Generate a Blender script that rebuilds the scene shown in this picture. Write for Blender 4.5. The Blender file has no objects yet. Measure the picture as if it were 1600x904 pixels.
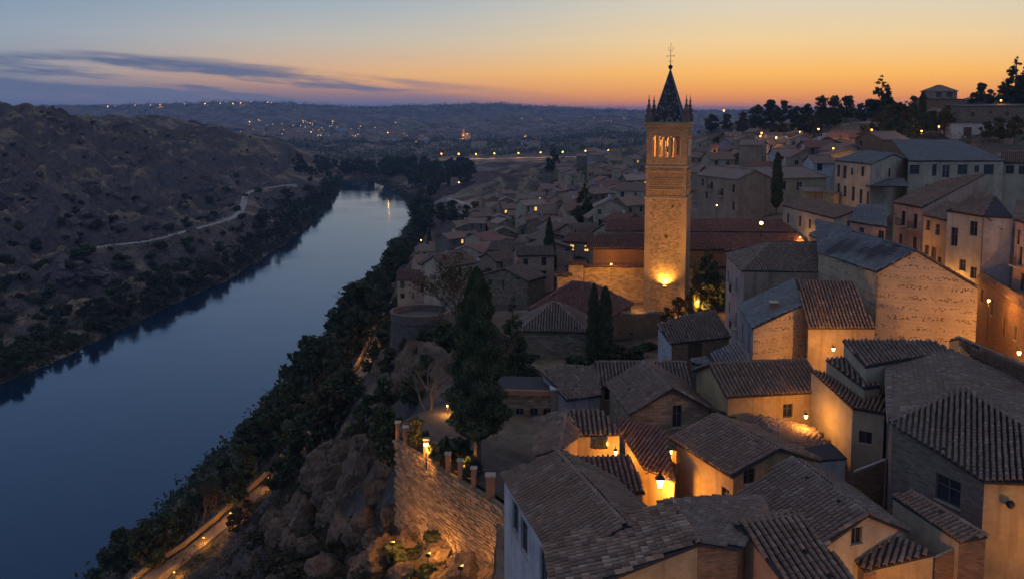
import bpy, bmesh, math, random
import numpy as np
from mathutils import Vector, Matrix, noise as mnoise

random.seed(7)
rng = np.random.default_rng(7)
SC = bpy.context.scene
COL = SC.collection
R = math.radians

# ------------------------------------------------------------------ camera
F, HZ, PITCH, CAMZ = 1450.0, 172.0, R(6.0), 90.0
PY0 = HZ + F * math.tan(PITCH)
cd = bpy.data.cameras.new('camera'); cam = bpy.data.objects.new('camera', cd); COL.objects.link(cam)
cd.sensor_width = 36.0; cd.lens = F / 1600 * 36.0
cd.shift_y = -(452 - PY0) / 1600
cd.clip_start = 0.5; cd.clip_end = 60000
cam.location = (0, 0, CAMZ); cam.rotation_euler = (math.pi / 2 - PITCH, 0, 0)
SC.camera = cam

# ------------------------------------------------------------------ world: dusk sky
SUN_AZ = R(19)            # to the right of the view direction (+Y)
world = bpy.data.worlds.new('World'); SC.world = world; world.use_nodes = True
def sky_world():
    nt = world.node_tree; N = nt.nodes; L = nt.links
    for n in list(N): N.remove(n)
    def math_n(op, a, b=None, c=None, clamp=False):
        n = N.new('ShaderNodeMath'); n.operation = op; n.use_clamp = clamp
        for i, v in enumerate((a, b, c)):
            if v is None: continue
            if isinstance(v, (int, float)): n.inputs[i].default_value = v
            else: L.new(v, n.inputs[i])
        return n.outputs[0]
    def ramp(fac, stops):
        n = N.new('ShaderNodeValToRGB'); cr = n.color_ramp
        cr.interpolation = 'B_SPLINE' if False else 'LINEAR'
        while len(cr.elements) < len(stops): cr.elements.new(0.5)
        for e, (p, c) in zip(cr.elements, stops):
            e.position = p; e.color = (*[s2l(x) for x in c], 1)
        L.new(fac, n.inputs[0]); return n.outputs[0]
    def s2l(v):
        v /= 255.0
        return v / 12.92 if v <= 0.04045 else ((v + 0.055) / 1.055) ** 2.4
    def mix(f, a, b, bt='MIX'):
        n = N.new('ShaderNodeMix'); n.data_type = 'RGBA'; n.blend_type = bt
        if isinstance(f, (int, float)): n.inputs[0].default_value = f
        else: L.new(f, n.inputs[0])
        for i, v in ((6, a), (7, b)):
            if isinstance(v, tuple): n.inputs[i].default_value = v
            else: L.new(v, n.inputs[i])
        return n.outputs[2]
    tc = N.new('ShaderNodeTexCoord')
    nv = N.new('ShaderNodeVectorMath'); nv.operation = 'NORMALIZE'; L.new(tc.outputs['Generated'], nv.inputs[0])
    sp = N.new('ShaderNodeSeparateXYZ'); L.new(nv.outputs[0], sp.inputs[0])
    x, y, z = sp.outputs
    elev = math_n('MULTIPLY', math_n('ARCSINE', z), 180 / math.pi)          # degrees
    az = math_n('MULTIPLY', math_n('ARCTAN2', x, y), 180 / math.pi)        # degrees right of +Y
    daz = math_n('ABSOLUTE', math_n('WRAP', math_n('SUBTRACT', az, math.degrees(SUN_AZ)), -180.0, 180.0))
    # elevation mapped so that the low sky gets most of the ramp:  e/(e+12)
    ec = math_n('MAXIMUM', elev, 0.0)
    t = math_n('DIVIDE', ec, math_n('ADD', ec, 10.0))
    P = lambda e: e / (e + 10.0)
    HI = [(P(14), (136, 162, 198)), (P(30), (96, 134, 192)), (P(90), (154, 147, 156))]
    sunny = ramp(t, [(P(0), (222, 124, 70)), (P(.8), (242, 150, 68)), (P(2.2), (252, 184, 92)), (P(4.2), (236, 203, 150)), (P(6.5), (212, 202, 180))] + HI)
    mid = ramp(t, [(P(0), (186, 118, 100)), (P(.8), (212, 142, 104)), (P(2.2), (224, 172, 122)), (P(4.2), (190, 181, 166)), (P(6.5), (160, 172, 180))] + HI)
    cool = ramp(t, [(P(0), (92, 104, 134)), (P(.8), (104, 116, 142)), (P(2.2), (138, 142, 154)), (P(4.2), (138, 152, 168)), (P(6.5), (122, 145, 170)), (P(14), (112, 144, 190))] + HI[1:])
    def mr(v, a, b):
        n = N.new('ShaderNodeMapRange'); n.interpolation_type = 'SMOOTHSTEP'
        L.new(v, n.inputs[0]); n.inputs[1].default_value = a; n.inputs[2].default_value = b
        return n.outputs[0]
    f1 = mr(daz, 4.0, 30.0); f2 = mr(daz, 24.0, 52.0)
    base = mix(f2, mix(f1, sunny, mid), cool)
    # stratus streaks low in the west, thinning out towards the glow
    def noise(sx, sy, sc, det, rough, off=0.0, tilt=0.0):
        cb = N.new('ShaderNodeCombineXYZ')
        L.new(math_n('MULTIPLY', az, sx), cb.inputs[0])
        L.new(math_n('MULTIPLY', math_n('ADD', elev, math_n('MULTIPLY', az, tilt)), sy), cb.inputs[1]); cb.inputs[2].default_value = off
        n = N.new('ShaderNodeTexNoise'); n.inputs['Scale'].default_value = sc; n.inputs['Detail'].default_value = det
        n.inputs['Roughness'].default_value = rough; L.new(cb.outputs[0], n.inputs['Vector']); return n.outputs[0]
    n1 = noise(0.10, 1.0, 1.0, 7.0, 0.62, 3.1, .07)
    n2 = noise(0.035, 0.5, 1.4, 5.0, 0.55, 8.4, .07)
    # band heights follow the azimuth: high on the left, sinking to the right
    left = mr(math_n('MULTIPLY', az, -1.0), -12.0, 24.0)                   # 0 at the glow, 1 far left
    top = math_n('MULTIPLY_ADD', left, 2.6, 0.35)                          # upper limit of the bank, degrees
    bank = mr(math_n('SUBTRACT', math_n('ADD', top, math_n('MULTIPLY', math_n('SUBTRACT', n2, 0.5), 2.4)), elev), -0.35, 0.55)
    hole = mr(math_n('ADD', math_n('MULTIPLY', n1, 0.7), math_n('MULTIPLY', n2, 0.35)), 0.44, 0.60)
    lowfade = mr(elev, 2.4, 0.2)
    bankf = math_n('MULTIPLY', bank, math_n('MAXIMUM', hole, math_n('MULTIPLY', lowfade, 0.92)))
    bankf = math_n('MULTIPLY', bankf, math_n('MULTIPLY', mr(left, 0.02, 0.5), 0.92))
    cloudc = mix(mr(elev, 0.0, 3.0), (s2l(92), s2l(104), s2l(134), 1), (s2l(80), s2l(97), s2l(130), 1))
    base = mix(bankf, base, cloudc)
    n3 = noise(0.06, 1.6, 1.1, 6.0, 0.6, 15.0, .055)
    wisp = math_n('MULTIPLY', mr(n3, 0.60, 0.72), math_n('MULTIPLY', mr(left, 0.3, 0.8), math_n('MULTIPLY', mr(elev, 1.6, 2.4), mr(elev, 4.2, 3.0))))
    base = mix(math_n('MULTIPLY', wisp, .7), base, (s2l(84), s2l(96), s2l(128), 1))
    n4 = noise(0.02, 0.25, 1.0, 4.0, 0.6, 31.0)
    base = mix(0.10, base, mix(n4, (.25, .25, .28, 1), (1, 1, 1, 1)), 'OVERLAY')
    # physically based sky joins in: the glow of a sun just under the horizon
    sk = N.new('ShaderNodeTexSky'); sk.sky_type = 'NISHITA'; sk.sun_disc = False
    sk.sun_elevation = R(-1.5); sk.sun_rotation = SUN_AZ; sk.altitude = 500
    skm = mix(1.0, sk.outputs[0], (.004, .004, .004, 1), 'MULTIPLY')
    base = mix(1.0, base, skm, 'ADD')
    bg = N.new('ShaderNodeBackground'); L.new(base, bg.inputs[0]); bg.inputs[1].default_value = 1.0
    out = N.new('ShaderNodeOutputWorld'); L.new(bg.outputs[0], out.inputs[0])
sky_world()

# last light from below the horizon: soft and weak
sd = bpy.data.lights.new('sun', 'SUN'); sun = bpy.data.objects.new('sun', sd); COL.objects.link(sun)
sd.energy = 0.10; sd.angle = R(25); sd.color = (1.0, 0.62, 0.36)
el = R(7)
sun.rotation_euler = Vector((-math.sin(SUN_AZ) * math.cos(el), -math.cos(SUN_AZ) * math.cos(el), -math.sin(el))).to_track_quat('-Z', 'Y').to_euler()

SC.view_settings.view_transform = 'Standard'; SC.view_settings.look = 'None'
SC.view_settings.exposure = 0.12; SC.view_settings.gamma = 1.0; SC.view_settings.use_curve_mapping = False
SC.render.engine = 'CYCLES'
cy = SC.cycles
cy.use_denoising = True
try: cy.denoiser = 'OPENIMAGEDENOISE'
except Exception: pass
SC.render.filter_size = 1.15
cy.max_bounces = 5; cy.diffuse_bounces = 3; cy.glossy_bounces = 3; cy.transmission_bounces = 3; cy.volume_bounces = 0
cy.transparent_max_bounces = 6
cy.sample_clamp_indirect = 4.0
cy.caustics_reflective = False; cy.caustics_refractive = False

# ------------------------------------------------------------------ pixel -> place
def ray(px, py):
    a, b = (px - 800) / F, (PY0 - py) / F
    c, s = math.cos(PITCH), math.sin(PITCH)
    return Vector((a, c + b * s, -s + b * c))
def W(px, py, h):                     # the point seen at a pixel that lies h metres below the camera
    r = ray(px, py); t = h / -r.z
    return Vector((r.x * t, r.y * t, CAMZ - h))
def Wd(px, py, d):                    # the point seen at a pixel d metres ahead
    r = ray(px, py); t = d / r.y
    return Vector((r.x * t, d, CAMZ + r.z * t))

# ------------------------------------------------------------------ objects
def link(o, parent=None):
    COL.objects.link(o)
    if parent is not None: o.parent = parent
    return o
def tag(o, label=None, cat=None, group=None, kind=None):
    if label: o['label'] = label
    if cat: o['category'] = cat
    if group: o['group'] = group
    if kind: o['kind'] = kind
    return o
def root(name, loc, label, cat, group=None, rz=0):
    o = bpy.data.objects.new(name, None); o.empty_display_size = .5; link(o); o.location = loc; o.rotation_euler.z = rz
    return tag(o, label, cat, group)
def base_loc(o):
    v = Vector(o.location)
    while o.parent: o = o.parent; v += o.location
    return v
def mesh(name, verts, faces, mat, parent=None, uvs=None, local=False, smooth=False):
    """one mesh object; verts in world space unless local, parents carry no rotation then"""
    me = bpy.data.meshes.new(name)
    off = Vector((0, 0, 0)) if (local or parent is None) else base_loc(parent)
    if isinstance(verts, np.ndarray):
        vv = verts - np.array(off)[None]
        me.from_pydata(vv.tolist(), [], faces if not isinstance(faces, np.ndarray) else faces.tolist())
    else:
        me.from_pydata([(v[0] - off[0], v[1] - off[1], v[2] - off[2]) for v in verts], [], faces)
    if uvs is not None:
        ul = me.uv_layers.new(name='UVMap')
        ul.data.foreach_set('uv', np.array(uvs, dtype=np.float32).ravel())
    if smooth: me.shade_smooth()
    if mat is not None: me.materials.append(mat)
    return link(bpy.data.objects.new(name, me), parent)

class MB:
    """gathers shapes for one mesh"""
    def __init__(s): s.v = []; s.f = []
    def add(s, vs, fs):
        o = len(s.v); s.v += [tuple(v) for v in vs]; s.f += [tuple(i + o for i in f) for f in fs]; return s
    def box(s, x0, x1, y0, y1, z0, z1, M=None):
        vs = [(x, y, z) for z in (z0, z1) for x, y in ((x0, y0), (x1, y0), (x1, y1), (x0, y1))]
        if M is not None: vs = [M @ Vector(v) for v in vs]
        return s.add(vs, [(3, 2, 1, 0), (4, 5, 6, 7), (0, 1, 5, 4), (1, 2, 6, 5), (2, 3, 7, 6), (3, 0, 4, 7)])
    def tube(s, pts, rad, n=6, cap=True):
        pts = [Vector(p) for p in pts]; rad = rad if isinstance(rad, (list, tuple)) else [rad] * len(pts)
        rings = []
        for i, p in enumerate(pts):
            d = (pts[min(i + 1, len(pts) - 1)] - pts[max(i - 1, 0)]).normalized()
            a = d.cross(Vector((0, 0, 1)) if abs(d.z) < .9 else Vector((1, 0, 0))).normalized(); b = d.cross(a)
            rings.append([p + (a * math.cos(2 * math.pi * k / n) + b * math.sin(2 * math.pi * k / n)) * rad[i] for k in range(n)])
        vs = [v for r_ in rings for v in r_]; fs = []
        for i in range(len(pts) - 1):
            for k in range(n):
                fs.append((i * n + k, i * n + (k + 1) % n, (i + 1) * n + (k + 1) % n, (i + 1) * n + k))
        if cap: fs += [tuple(range(n - 1, -1, -1)), tuple(len(vs) - n + k for k in range(n))]
        return s.add(vs, fs)
    def lathe(s, prof, n=10, M=None):
        vs = []; fs = []
        for r_, z in prof:
            vs += [(r_ * math.cos(2 * math.pi * k / n), r_ * math.sin(2 * math.pi * k / n), z) for k in range(n)]
        for i in range(len(prof) - 1):
            for k in range(n):
                fs.append((i * n + k, i * n + (k + 1) % n, (i + 1) * n + (k + 1) % n, (i + 1) * n + k))
        if M is not None: vs = [M @ Vector(v) for v in vs]
        return s.add(vs, fs)
    def build(s, name, mat, parent=None, local=False, smooth=False):
        return mesh(name, s.v, s.f, mat, parent, local=local, smooth=smooth)

# ------------------------------------------------------------------ materials
def s2l(v):
    v /= 255.0
    return v / 12.92 if v <= 0.04045 else ((v + 0.055) / 1.055) ** 2.4
class NT:
    def __init__(s, name, rough=.9, spec=.25):
        s.m = bpy.data.materials.new(name); s.m.use_nodes = True
        s.N = s.m.node_tree.nodes; s.L = s.m.node_tree.links
        s.b = s.N['Principled BSDF']; s.b.inputs['Roughness'].default_value = rough
        s.b.inputs['Specular IOR Level'].default_value = spec
    def n(s, t, **kw):
        x = s.N.new(t)
        for k, v in kw.items():
            if k in x.inputs.keys():
                if hasattr(v, 'is_linked') or isinstance(v, bpy.types.NodeSocket): s.L.new(v, x.inputs[k])
                else: x.inputs[k].default_value = v
            else: setattr(x, k, v)
        return x
    def coord(s, which='Object', scale=(1, 1, 1), rot=(0, 0, 0)):
        tc = s.N.new('ShaderNodeTexCoord'); mp = s.N.new('ShaderNodeMapping')
        mp.inputs['Scale'].default_value = scale; mp.inputs['Rotation'].default_value = rot
        s.L.new(tc.outputs[which], mp.inputs[0]); return mp.outputs[0]
    def noise(s, v, scale, det=5, rough=.6, dist=0.0):
        x = s.N.new('ShaderNodeTexNoise'); x.inputs['Scale'].default_value = scale; x.inputs['Detail'].default_value = det
        x.inputs['Roughness'].default_value = rough; x.inputs['Distortion'].default_value = dist
        s.L.new(v, x.inputs['Vector']); return x.outputs[0]
    def voro(s, v, scale, feat='F1', out='Distance', rand=1.0):
        x = s.N.new('ShaderNodeTexVoronoi'); x.feature = feat; x.inputs['Scale'].default_value = scale
        x.inputs['Randomness'].default_value = rand
        s.L.new(v, x.inputs['Vector']); return x.outputs[out]
    def ramp(s, f, stops):
        x = s.N.new('ShaderNodeValToRGB'); cr = x.color_ramp
        while len(cr.elements) < len(stops): cr.elements.new(.5)
        for e, (p, c) in zip(cr.elements, stops):
            e.position = p; e.color = (*c, 1) if len(c) == 3 else c
        s.L.new(f, x.inputs[0]); return x.outputs[0]
    def mr(s, f, a, b, c=0., d=1.):
        x = s.N.new('ShaderNodeMapRange'); s.L.new(f, x.inputs[0])
        for i, v in enumerate((a, b, c, d)): x.inputs[i + 1].default_value = v
        return x.outputs[0]
    def mix(s, f, a, b, bt='MIX'):
        x = s.N.new('ShaderNodeMix'); x.data_type = 'RGBA'; x.blend_type = bt
        for i, v in ((0, f), (6, a), (7, b)):
            if isinstance(v, (int, float)): x.inputs[i].default_value = v
            elif isinstance(v, tuple): x.inputs[i].default_value = (*v, 1) if len(v) == 3 else v
            else: s.L.new(v, x.inputs[i])
        return x.outputs[2]
    def mth(s, op, a, b=0.):
        x = s.N.new('ShaderNodeMath'); x.operation = op
        for i, v in enumerate((a, b)):
            if isinstance(v, (int, float)): x.inputs[i].default_value = v
            else: s.L.new(v, x.inputs[i])
        return x.outputs[0]
    def bump(s, h, strength=.5, dist=.05, prev=None):
        x = s.N.new('ShaderNodeBump'); x.inputs['Strength'].default_value = strength; x.inputs['Distance'].default_value = dist
        s.L.new(h, x.inputs['Height'])
        if prev is not None: s.L.new(prev, x.inputs['Normal'])
        return x.outputs[0]
    def done(s, col=None, normal=None, rough=None):
        if col is not None:
            if isinstance(col, tuple): s.b.inputs['Base Color'].default_value = (*col, 1)
            else: s.L.new(col, s.b.inputs['Base Color'])
        if normal is not None: s.L.new(normal, s.b.inputs['Normal'])
        if rough is not None: s.L.new(rough, s.b.inputs['Roughness'])
        return s.m

def sc(c, k): return tuple(min(1, x * k) for x in c)
def m_plaster(name, c, stain=.5):
    t = NT(name, .95, .15); v = t.coord('Object')
    n1 = t.noise(v, .35, 6, .65); n2 = t.noise(v, 2.5, 6, .7)
    vz = t.coord('Object', (1.6, 1.6, .12)); n3 = t.noise(vz, 1.0, 5, .6)
    n5 = t.noise(v, 9.0, 4, .7)
    col = t.ramp(n1, [(.3, sc(c, .58)), (.5, sc(c, .95)), (.72, sc(c, 1.18))])
    col = t.mix(t.mr(n2, .45, .70, 0, .75 * stain), col, sc((c[0] * .8, c[1] * .78, c[2] * .72), .8))
    col = t.mix(t.mr(n3, .52, .75, 0, .85 * stain), col, sc((c[0], c[1] * .92, c[2] * .9), .42))
    col = t.mix(t.mr(n5, .5, .8, 0, .3), col, sc(c, .6))
    return t.done(col, t.bump(t.noise(v, 6, 7, .7), .35, .05))
def m_masonry(name, c, mortar, sx=.9, sy=.28, dark=.45, rubble=False, rows=None):
    """coursed stone or brick from wall coordinates in metres (UV)"""
    t = NT(name, .95, .15); v = t.coord('UV')
    ob = t.coord('Object')
    wob = t.n('ShaderNodeVectorMath', operation='MULTIPLY_ADD')
    nz = t.N.new('ShaderNodeTexNoise'); nz.inputs['Scale'].default_value = 1.3; nz.inputs['Detail'].default_value = 3
    t.L.new(v, nz.inputs['Vector']); t.L.new(nz.outputs['Color'], wob.inputs[0]); wob.inputs[1].default_value = (.18, .10, 0); t.L.new(v, wob.inputs[2])
    br = t.N.new('ShaderNodeTexBrick'); t.L.new(wob.outputs[0], br.inputs['Vector'])
    br.inputs['Scale'].default_value = 1; br.inputs['Brick Width'].default_value = sx; br.inputs['Row Height'].default_value = sy
    br.inputs['Mortar Size'].default_value = .018; br.inputs['Mortar Smooth'].default_value = .4; br.inputs['Bias'].default_value = -.1
    br.inputs['Color1'].default_value = (*sc(c, 1.15), 1); br.inputs['Color2'].default_value = (*sc(c, dark), 1); br.inputs['Mortar'].default_value = (*mortar, 1)
    n1 = t.noise(ob, .45, 6, .65); n2 = t.noise(ob, 4, 6, .7)
    col = t.mix(t.mr(n1, .35, .7, 0, .6), br.outputs[0], sc(c, .55))
    col = t.mix(t.mr(n2, .5, .75, 0, .5), col, sc(mortar, 1.05))
    h = br.outputs['Fac']
    nb = t.bump(t.mth('SUBTRACT', 1.0, h), .6, .04); nb = t.bump(t.noise(ob, 7, 6, .7), .5, .05, nb)
    return t.done(col, nb)
def m_putlog(name, c):
    """warm rammed rubble panels between courses, with rows of dark stones and holes"""
    t = NT(name, .95, .12); v = t.coord('UV'); ob = t.coord('Object')
    n1 = t.noise(ob, .5, 6, .65); n2 = t.noise(ob, 3, 7, .7)
    col = t.ramp(n1, [(.3, sc(c, .75)), (.55, c), (.75, sc(c, 1.15))])
    col = t.mix(t.mr(n2, .5, .8, 0, .5), col, sc(c, .6))
    sep = t.N.new('ShaderNodeSeparateXYZ'); t.L.new(v, sep.inputs[0])
    ph = t.mth('FRACT', t.mth('MULTIPLY', sep.outputs[1], 1 / 1.05))
    band = t.mth('MULTIPLY', t.mr(ph, .30, .40), t.mr(ph, .85, .75))
    line = t.mr(t.mth('ABSOLUTE', t.mth('SUBTRACT', ph, .06)), .03, .07, 1, 0)
    vo = t.voro(t.coord('UV', (4.2, 5.2, 1)), 1.0, rand=.9)
    spots = t.mth('MULTIPLY', t.mr(vo, .28, .42, 1, 0), band)
    patch = t.mr(t.noise(t.coord('UV', (.35, .8, 1)), 1.0, 3, .6),  .36, .50)
    spots = t.mth('MULTIPLY', spots, patch)
    col = t.mix(t.mth('MULTIPLY', line, .35), col, sc(c, .6))
    col = t.mix(t.mth('MULTIPLY', spots, .9), col, sc(c, .16))
    nb = t.bump(t.mth('SUBTRACT', 1.0, spots), .8, .08); nb = t.bump(t.noise(ob, 6, 6, .7), .5, .05, nb)
    return t.done(col, nb)
def m_tile(name, stops):
    t = NT(name, .92, .12)
    oi = t.N.new('ShaderNodeObjectInfo'); ge = t.N.new('ShaderNodeNewGeometry')
    f = t.mth('FRACT', t.mth('ADD', ge.outputs['Random Per Island'], t.mth('MULTIPLY', oi.outputs['Random'], 7.31)))
    col = t.ramp(f, stops)
    p = ge.outputs['Position']
    n1 = t.noise(p, .33, 5, .6); n2 = t.noise(p, 7, 5, .7)
    a = stops[len(stops) // 2][1]
    col = t.mix(t.mr(n1, .42, .68, 0, .45), col, sc(a, .6))
    col = t.mix(t.mr(n2, .48, .75, 0, .5), col, (a[0] * .42, a[1] * .46, a[2] * .48))     # lichen and soot
    col = t.mix(t.mr(t.noise(p, 1.3, 6, .75), .56, .70, 0, .6), col, (.25, .21, .165))
    col = t.mix(t.mr(t.noise(p, .9, 6, .7), .60, .72, 0, .65), col, (.055, .042, .036))
    return t.done(col, t.bump(t.noise(p, 22, 4, .7), .5, .02))
def m_flat(name, c, rough=.8, metal=0., spec=.3, var=.25, scale=6):
    t = NT(name, rough, spec); t.b.inputs['Metallic'].default_value = metal
    v = t.coord('Object'); n = t.noise(v, scale, 5, .65)
    return t.done(t.ramp(n, [(.3, sc(c, 1 - var)), (.7, sc(c, 1 + var))]), t.bump(n, .2, .02))
def m_glass(name, c=(.02, .022, .028)):
    t = NT(name, .12, .5); v = t.coord('Object'); n = t.noise(v, 1.2, 3, .5)
    return t.done(t.ramp(n, [(.35, sc(c, .6)), (.65, sc(c, 1.6))]), t.bump(n, .05, .02))
def m_emit(name, c, s):
    t = NT(name); t.b.inputs['Emission Color'].default_value = (*c, 1); t.b.inputs['Emission Strength'].default_value = s
    t.b.inputs['Base Color'].default_value = (*c, 1); return t.m
def m_leaf(name, c, c2):
    t = NT(name, .75, .2); ge = t.N.new('ShaderNodeNewGeometry'); oi = t.N.new('ShaderNodeObjectInfo')
    f = t.mth('FRACT', t.mth('ADD', ge.outputs['Random Per Island'], oi.outputs['Random']))
    col = t.ramp(f, [(0, sc(c, .6)), (.5, c), (1, c2)])
    n = t.noise(ge.outputs['Position'], .5, 4, .6)
    col = t.mix(t.mr(n, .45, .7, 0, .5), col, c2)
    col = t.mix(t.mr(oi.outputs['Random'], .0, 1., 0, .35), col, (c2[0] * .8, c2[1] * .6, c2[2] * .5))
    tr = t.N.new('ShaderNodeBsdfTranslucent'); t.L.new(col, tr.inputs[0])
    mx = t.N.new('ShaderNodeMixShader'); mx.inputs[0].default_value = .25
    t.done(col); out = t.N['Material Output']
    t.L.new(t.b.outputs[0], mx.inputs[1]); t.L.new(tr.outputs[0], mx.inputs[2]); t.L.new(mx.outputs[0], out.inputs[0])
    return t.m

M = {}
M['ochre'] = m_plaster('plaster_ochre', (.48, .31, .15), .8)
M['sand'] = m_plaster('plaster_sand', (.40, .295, .185))
M['cream'] = m_plaster('plaster_cream', (.43, .335, .225), .7)
M['pink'] = m_plaster('plaster_pink', (.46, .27, .18), .6)
M['white'] = m_plaster('plaster_white', (.47, .42, .39), .8)
M['greyp'] = m_plaster('plaster_grey', (.30, .26, .24), .9)
M['brown'] = m_plaster('plaster_brown', (.32, .22, .145), .8)
M['brick'] = m_masonry('brick_wall', (.33, .165, .085), (.20, .14, .095), .36, .12, .5)
M['brickgrey'] = m_masonry('weathered_brick', (.25, .18, .135), (.13, .10, .08), .5, .14, .5)
M['stone'] = m_masonry('coursed_rubble', (.36, .25, .15), (.17, .12, .08), .8, .30, .42)
M['stonedk'] = m_masonry('dark_rubble', (.27, .19, .12), (.13, .095, .065), .7, .26, .42)
M['tower'] = m_masonry('tower_rubble', (.44, .285, .14), (.24, .16, .09), .42, .2, .38)
M['towerb'] = m_masonry('tower_brick', (.41, .265, .135), (.27, .18, .10), .45, .13, .55)
M['putlog'] = m_putlog('putlog_plaster', (.47, .32, .19))
M['tile'] = m_tile('clay_tile', [(0, (.195, .112, .074)), (.4, (.23, .134, .088)), (.85, (.26, .158, .105)), (1, (.33, .215, .15))])
M['tilegrey'] = m_tile('grey_clay_tile', [(0, (.18, .112, .080)), (.4, (.215, .14, .10)), (.85, (.24, .162, .12)), (1, (.32, .235, .18))])
M['tilered'] = m_tile('red_clay_tile', [(0, (.19, .083, .056)), (.4, (.22, .10, .068)), (.85, (.25, .12, .082)), (1, (.29, .155, .108))])
M['tilewarm'] = m_tile('mottled_clay_tile', [(0, (.13, .082, .06)), (.3, (.20, .117, .076)), (.6, (.27, .158, .10)), (.85, (.35, .215, .14)), (1, (.44, .305, .205))])
M['tileblue'] = m_tile('pale_grey_tile', [(0, (.175, .16, .145)), (.5, (.205, .19, .172)), (1, (.26, .24, .22))])
M['slab'] = m_flat('roof_bedding', (.045, .037, .033), .95, var=.35, scale=3)
M['wood'] = m_flat('old_wood', (.085, .05, .03), .8, var=.4)
M['woodgreen'] = m_flat('green_shutter', (.05, .085, .045), .7, var=.3)
M['iron'] = m_flat('dark_iron', (.03, .03, .032), .55, .6, var=.3)
M['zinc'] = m_flat('zinc_pipe', (.16, .15, .145), .5, .5, var=.3)
M['glass'] = m_glass('window_glass')
M['frame'] = m_flat('window_frame', (.12, .10, .085), .7)
M['framew'] = m_flat('pale_frame', (.38, .36, .34), .7)
M['trim'] = m_flat('stone_trim', (.40, .32, .22), .9, var=.3, scale=4)
M['lampglass'] = m_emit('lamp_glass', (1, .5, .12), 9)
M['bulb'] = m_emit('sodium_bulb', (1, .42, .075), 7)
M['bulbw'] = m_emit('pale_bulb', (1, .72, .42), 2.2)
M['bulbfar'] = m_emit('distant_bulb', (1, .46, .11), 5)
M['litpane'] = m_emit('lit_pane', (1, .55, .16), 1.3)
M['leafdk'] = m_leaf('leaf_dark', (.040, .058, .028), (.07, .088, .036))
M['leaf'] = m_leaf('leaf_green', (.052, .072, .030), (.105, .11, .042))
M['leafyel'] = m_leaf('leaf_dry', (.07, .062, .02), (.13, .09, .03))
M['cypress'] = m_leaf('cypress_needles', (.05, .070, .030), (.10, .112, .045))
M['scrub'] = m_leaf('scrub_leaf', (.038, .036, .016), (.085, .062, .028))
M['bark'] = m_flat('bark', (.10, .075, .055), .95, var=.4, scale=8)
M['barkpale'] = m_flat('pale_bark', (.13, .092, .06), .95, var=.3, scale=8)
# ------------------------------------------------------------------ terrain
def vnoise(x, y, seed=0):
    xi = np.floor(x).astype(np.int64); yi = np.floor(y).astype(np.int64); xf = x - xi; yf = y - yi
    def hsh(a, b):
        n = (a * 374761393 + b * 668265263 + seed * 974634777) & 0xffffffff
        n = ((n ^ (n >> 13)) * 1274126177) & 0xffffffff
        return ((n ^ (n >> 16)) & 0xffff) / 65535.0
    u = xf * xf * (3 - 2 * xf); v = yf * yf * (3 - 2 * yf)
    return (hsh(xi, yi) * (1 - u) + hsh(xi + 1, yi) * u) * (1 - v) + (hsh(xi, yi + 1) * (1 - u) + hsh(xi + 1, yi + 1) * u) * v
def fbm(x, y, oct=5, seed=0, ridged=False):
    s = 0; a = .5; t = 0
    for i in range(oct):
        n = vnoise(x * 2 ** i + 17.3 * i, y * 2 ** i - 9.1 * i, seed + i)
        if ridged: n = 1 - np.abs(2 * n - 1)
        s = s + n * a; t += a; a *= .5
    return s / t

CTRL = []
def cp(px, py, d=None, h=None):
    p = Wd(px, py, d) if d is not None else W(px, py, h); CTRL.append((p.x, p.y, p.z))
def cx(x, y, z): CTRL.append((x, y, z))
# far bank hill: shore to crest
for px, py, d in ((-500, 150, 600), (-300, 152, 640), (-120, 156, 680), (0, 160, 700), (60, 163, 730), (110, 168, 780), (200, 180, 880), (300, 197, 980), (400, 217, 1050), (480, 252, 1090),
                  (0, 390, 430), (0, 280, 560), (0, 215, 640), (-250, 330, 480), (-250, 230, 580), (-500, 300, 480), (120, 393, 450), (230, 377, 480), (320, 354, 560), (370, 337, 640), (385, 302, 740), (430, 292, 800), (460, 287, 850),
                  (120, 300, 580), (120, 230, 700), (250, 300, 640), (250, 250, 780), (340, 290, 760), (340, 250, 880), (420, 262, 940), (100, 470, 385), (230, 440, 440), (330, 400, 520), (420, 335, 720)):
    cp(px, py, d)
# behind the crest the land stays lower than the line of sight
for px, d, z in ((-300, 1000, 80), (0, 1050, 78), (150, 1250, 74), (300, 1350, 60), (430, 1350, 40)): 
    p = Wd(px, 172, d); cx(p.x, p.y, z)
# bed of the river (kept low, the channel is cut afterwards)
for y in (120, 180, 250, 350, 480, 620, 780, 950): cx(-116, y, 0)
for y in (180, 250, 350, 480, 620, 780): cx(-164, y, 3)
for y in (120, 180, 250, 350, 480, 620, 780, 950): cx(-66, y, 4)
# near cliff and the path along it
for px, py, h in ((250, 900, 78), (300, 860, 75.5), (350, 820, 73.5), (440, 735, 68.5), (500, 660, 65), (560, 590, 61), (600, 510, 58), (640, 450, 55)): cp(px, py, h=h)
for px, py, d in ((500, 870, 104), (500, 740, 122), (580, 690, 118), (400, 850, 140), (350, 904, 141), (450, 770, 146), (540, 640, 158), (600, 590, 165), (620, 540, 178), (580, 800, 92), (590, 870, 84), (650, 560, 140)): cp(px, py, d)
cx(-30, 40, 38); cx(-45, 60, 24); cx(-70, 60, 8); cx(-25, 20, 46); cx(-55, 90, 20); cx(-14, 62, 47); cx(-12, 75, 50); cx(-10, 45, 50); cx(-6, 55, 53); cx(-7, 66, 54)
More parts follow.
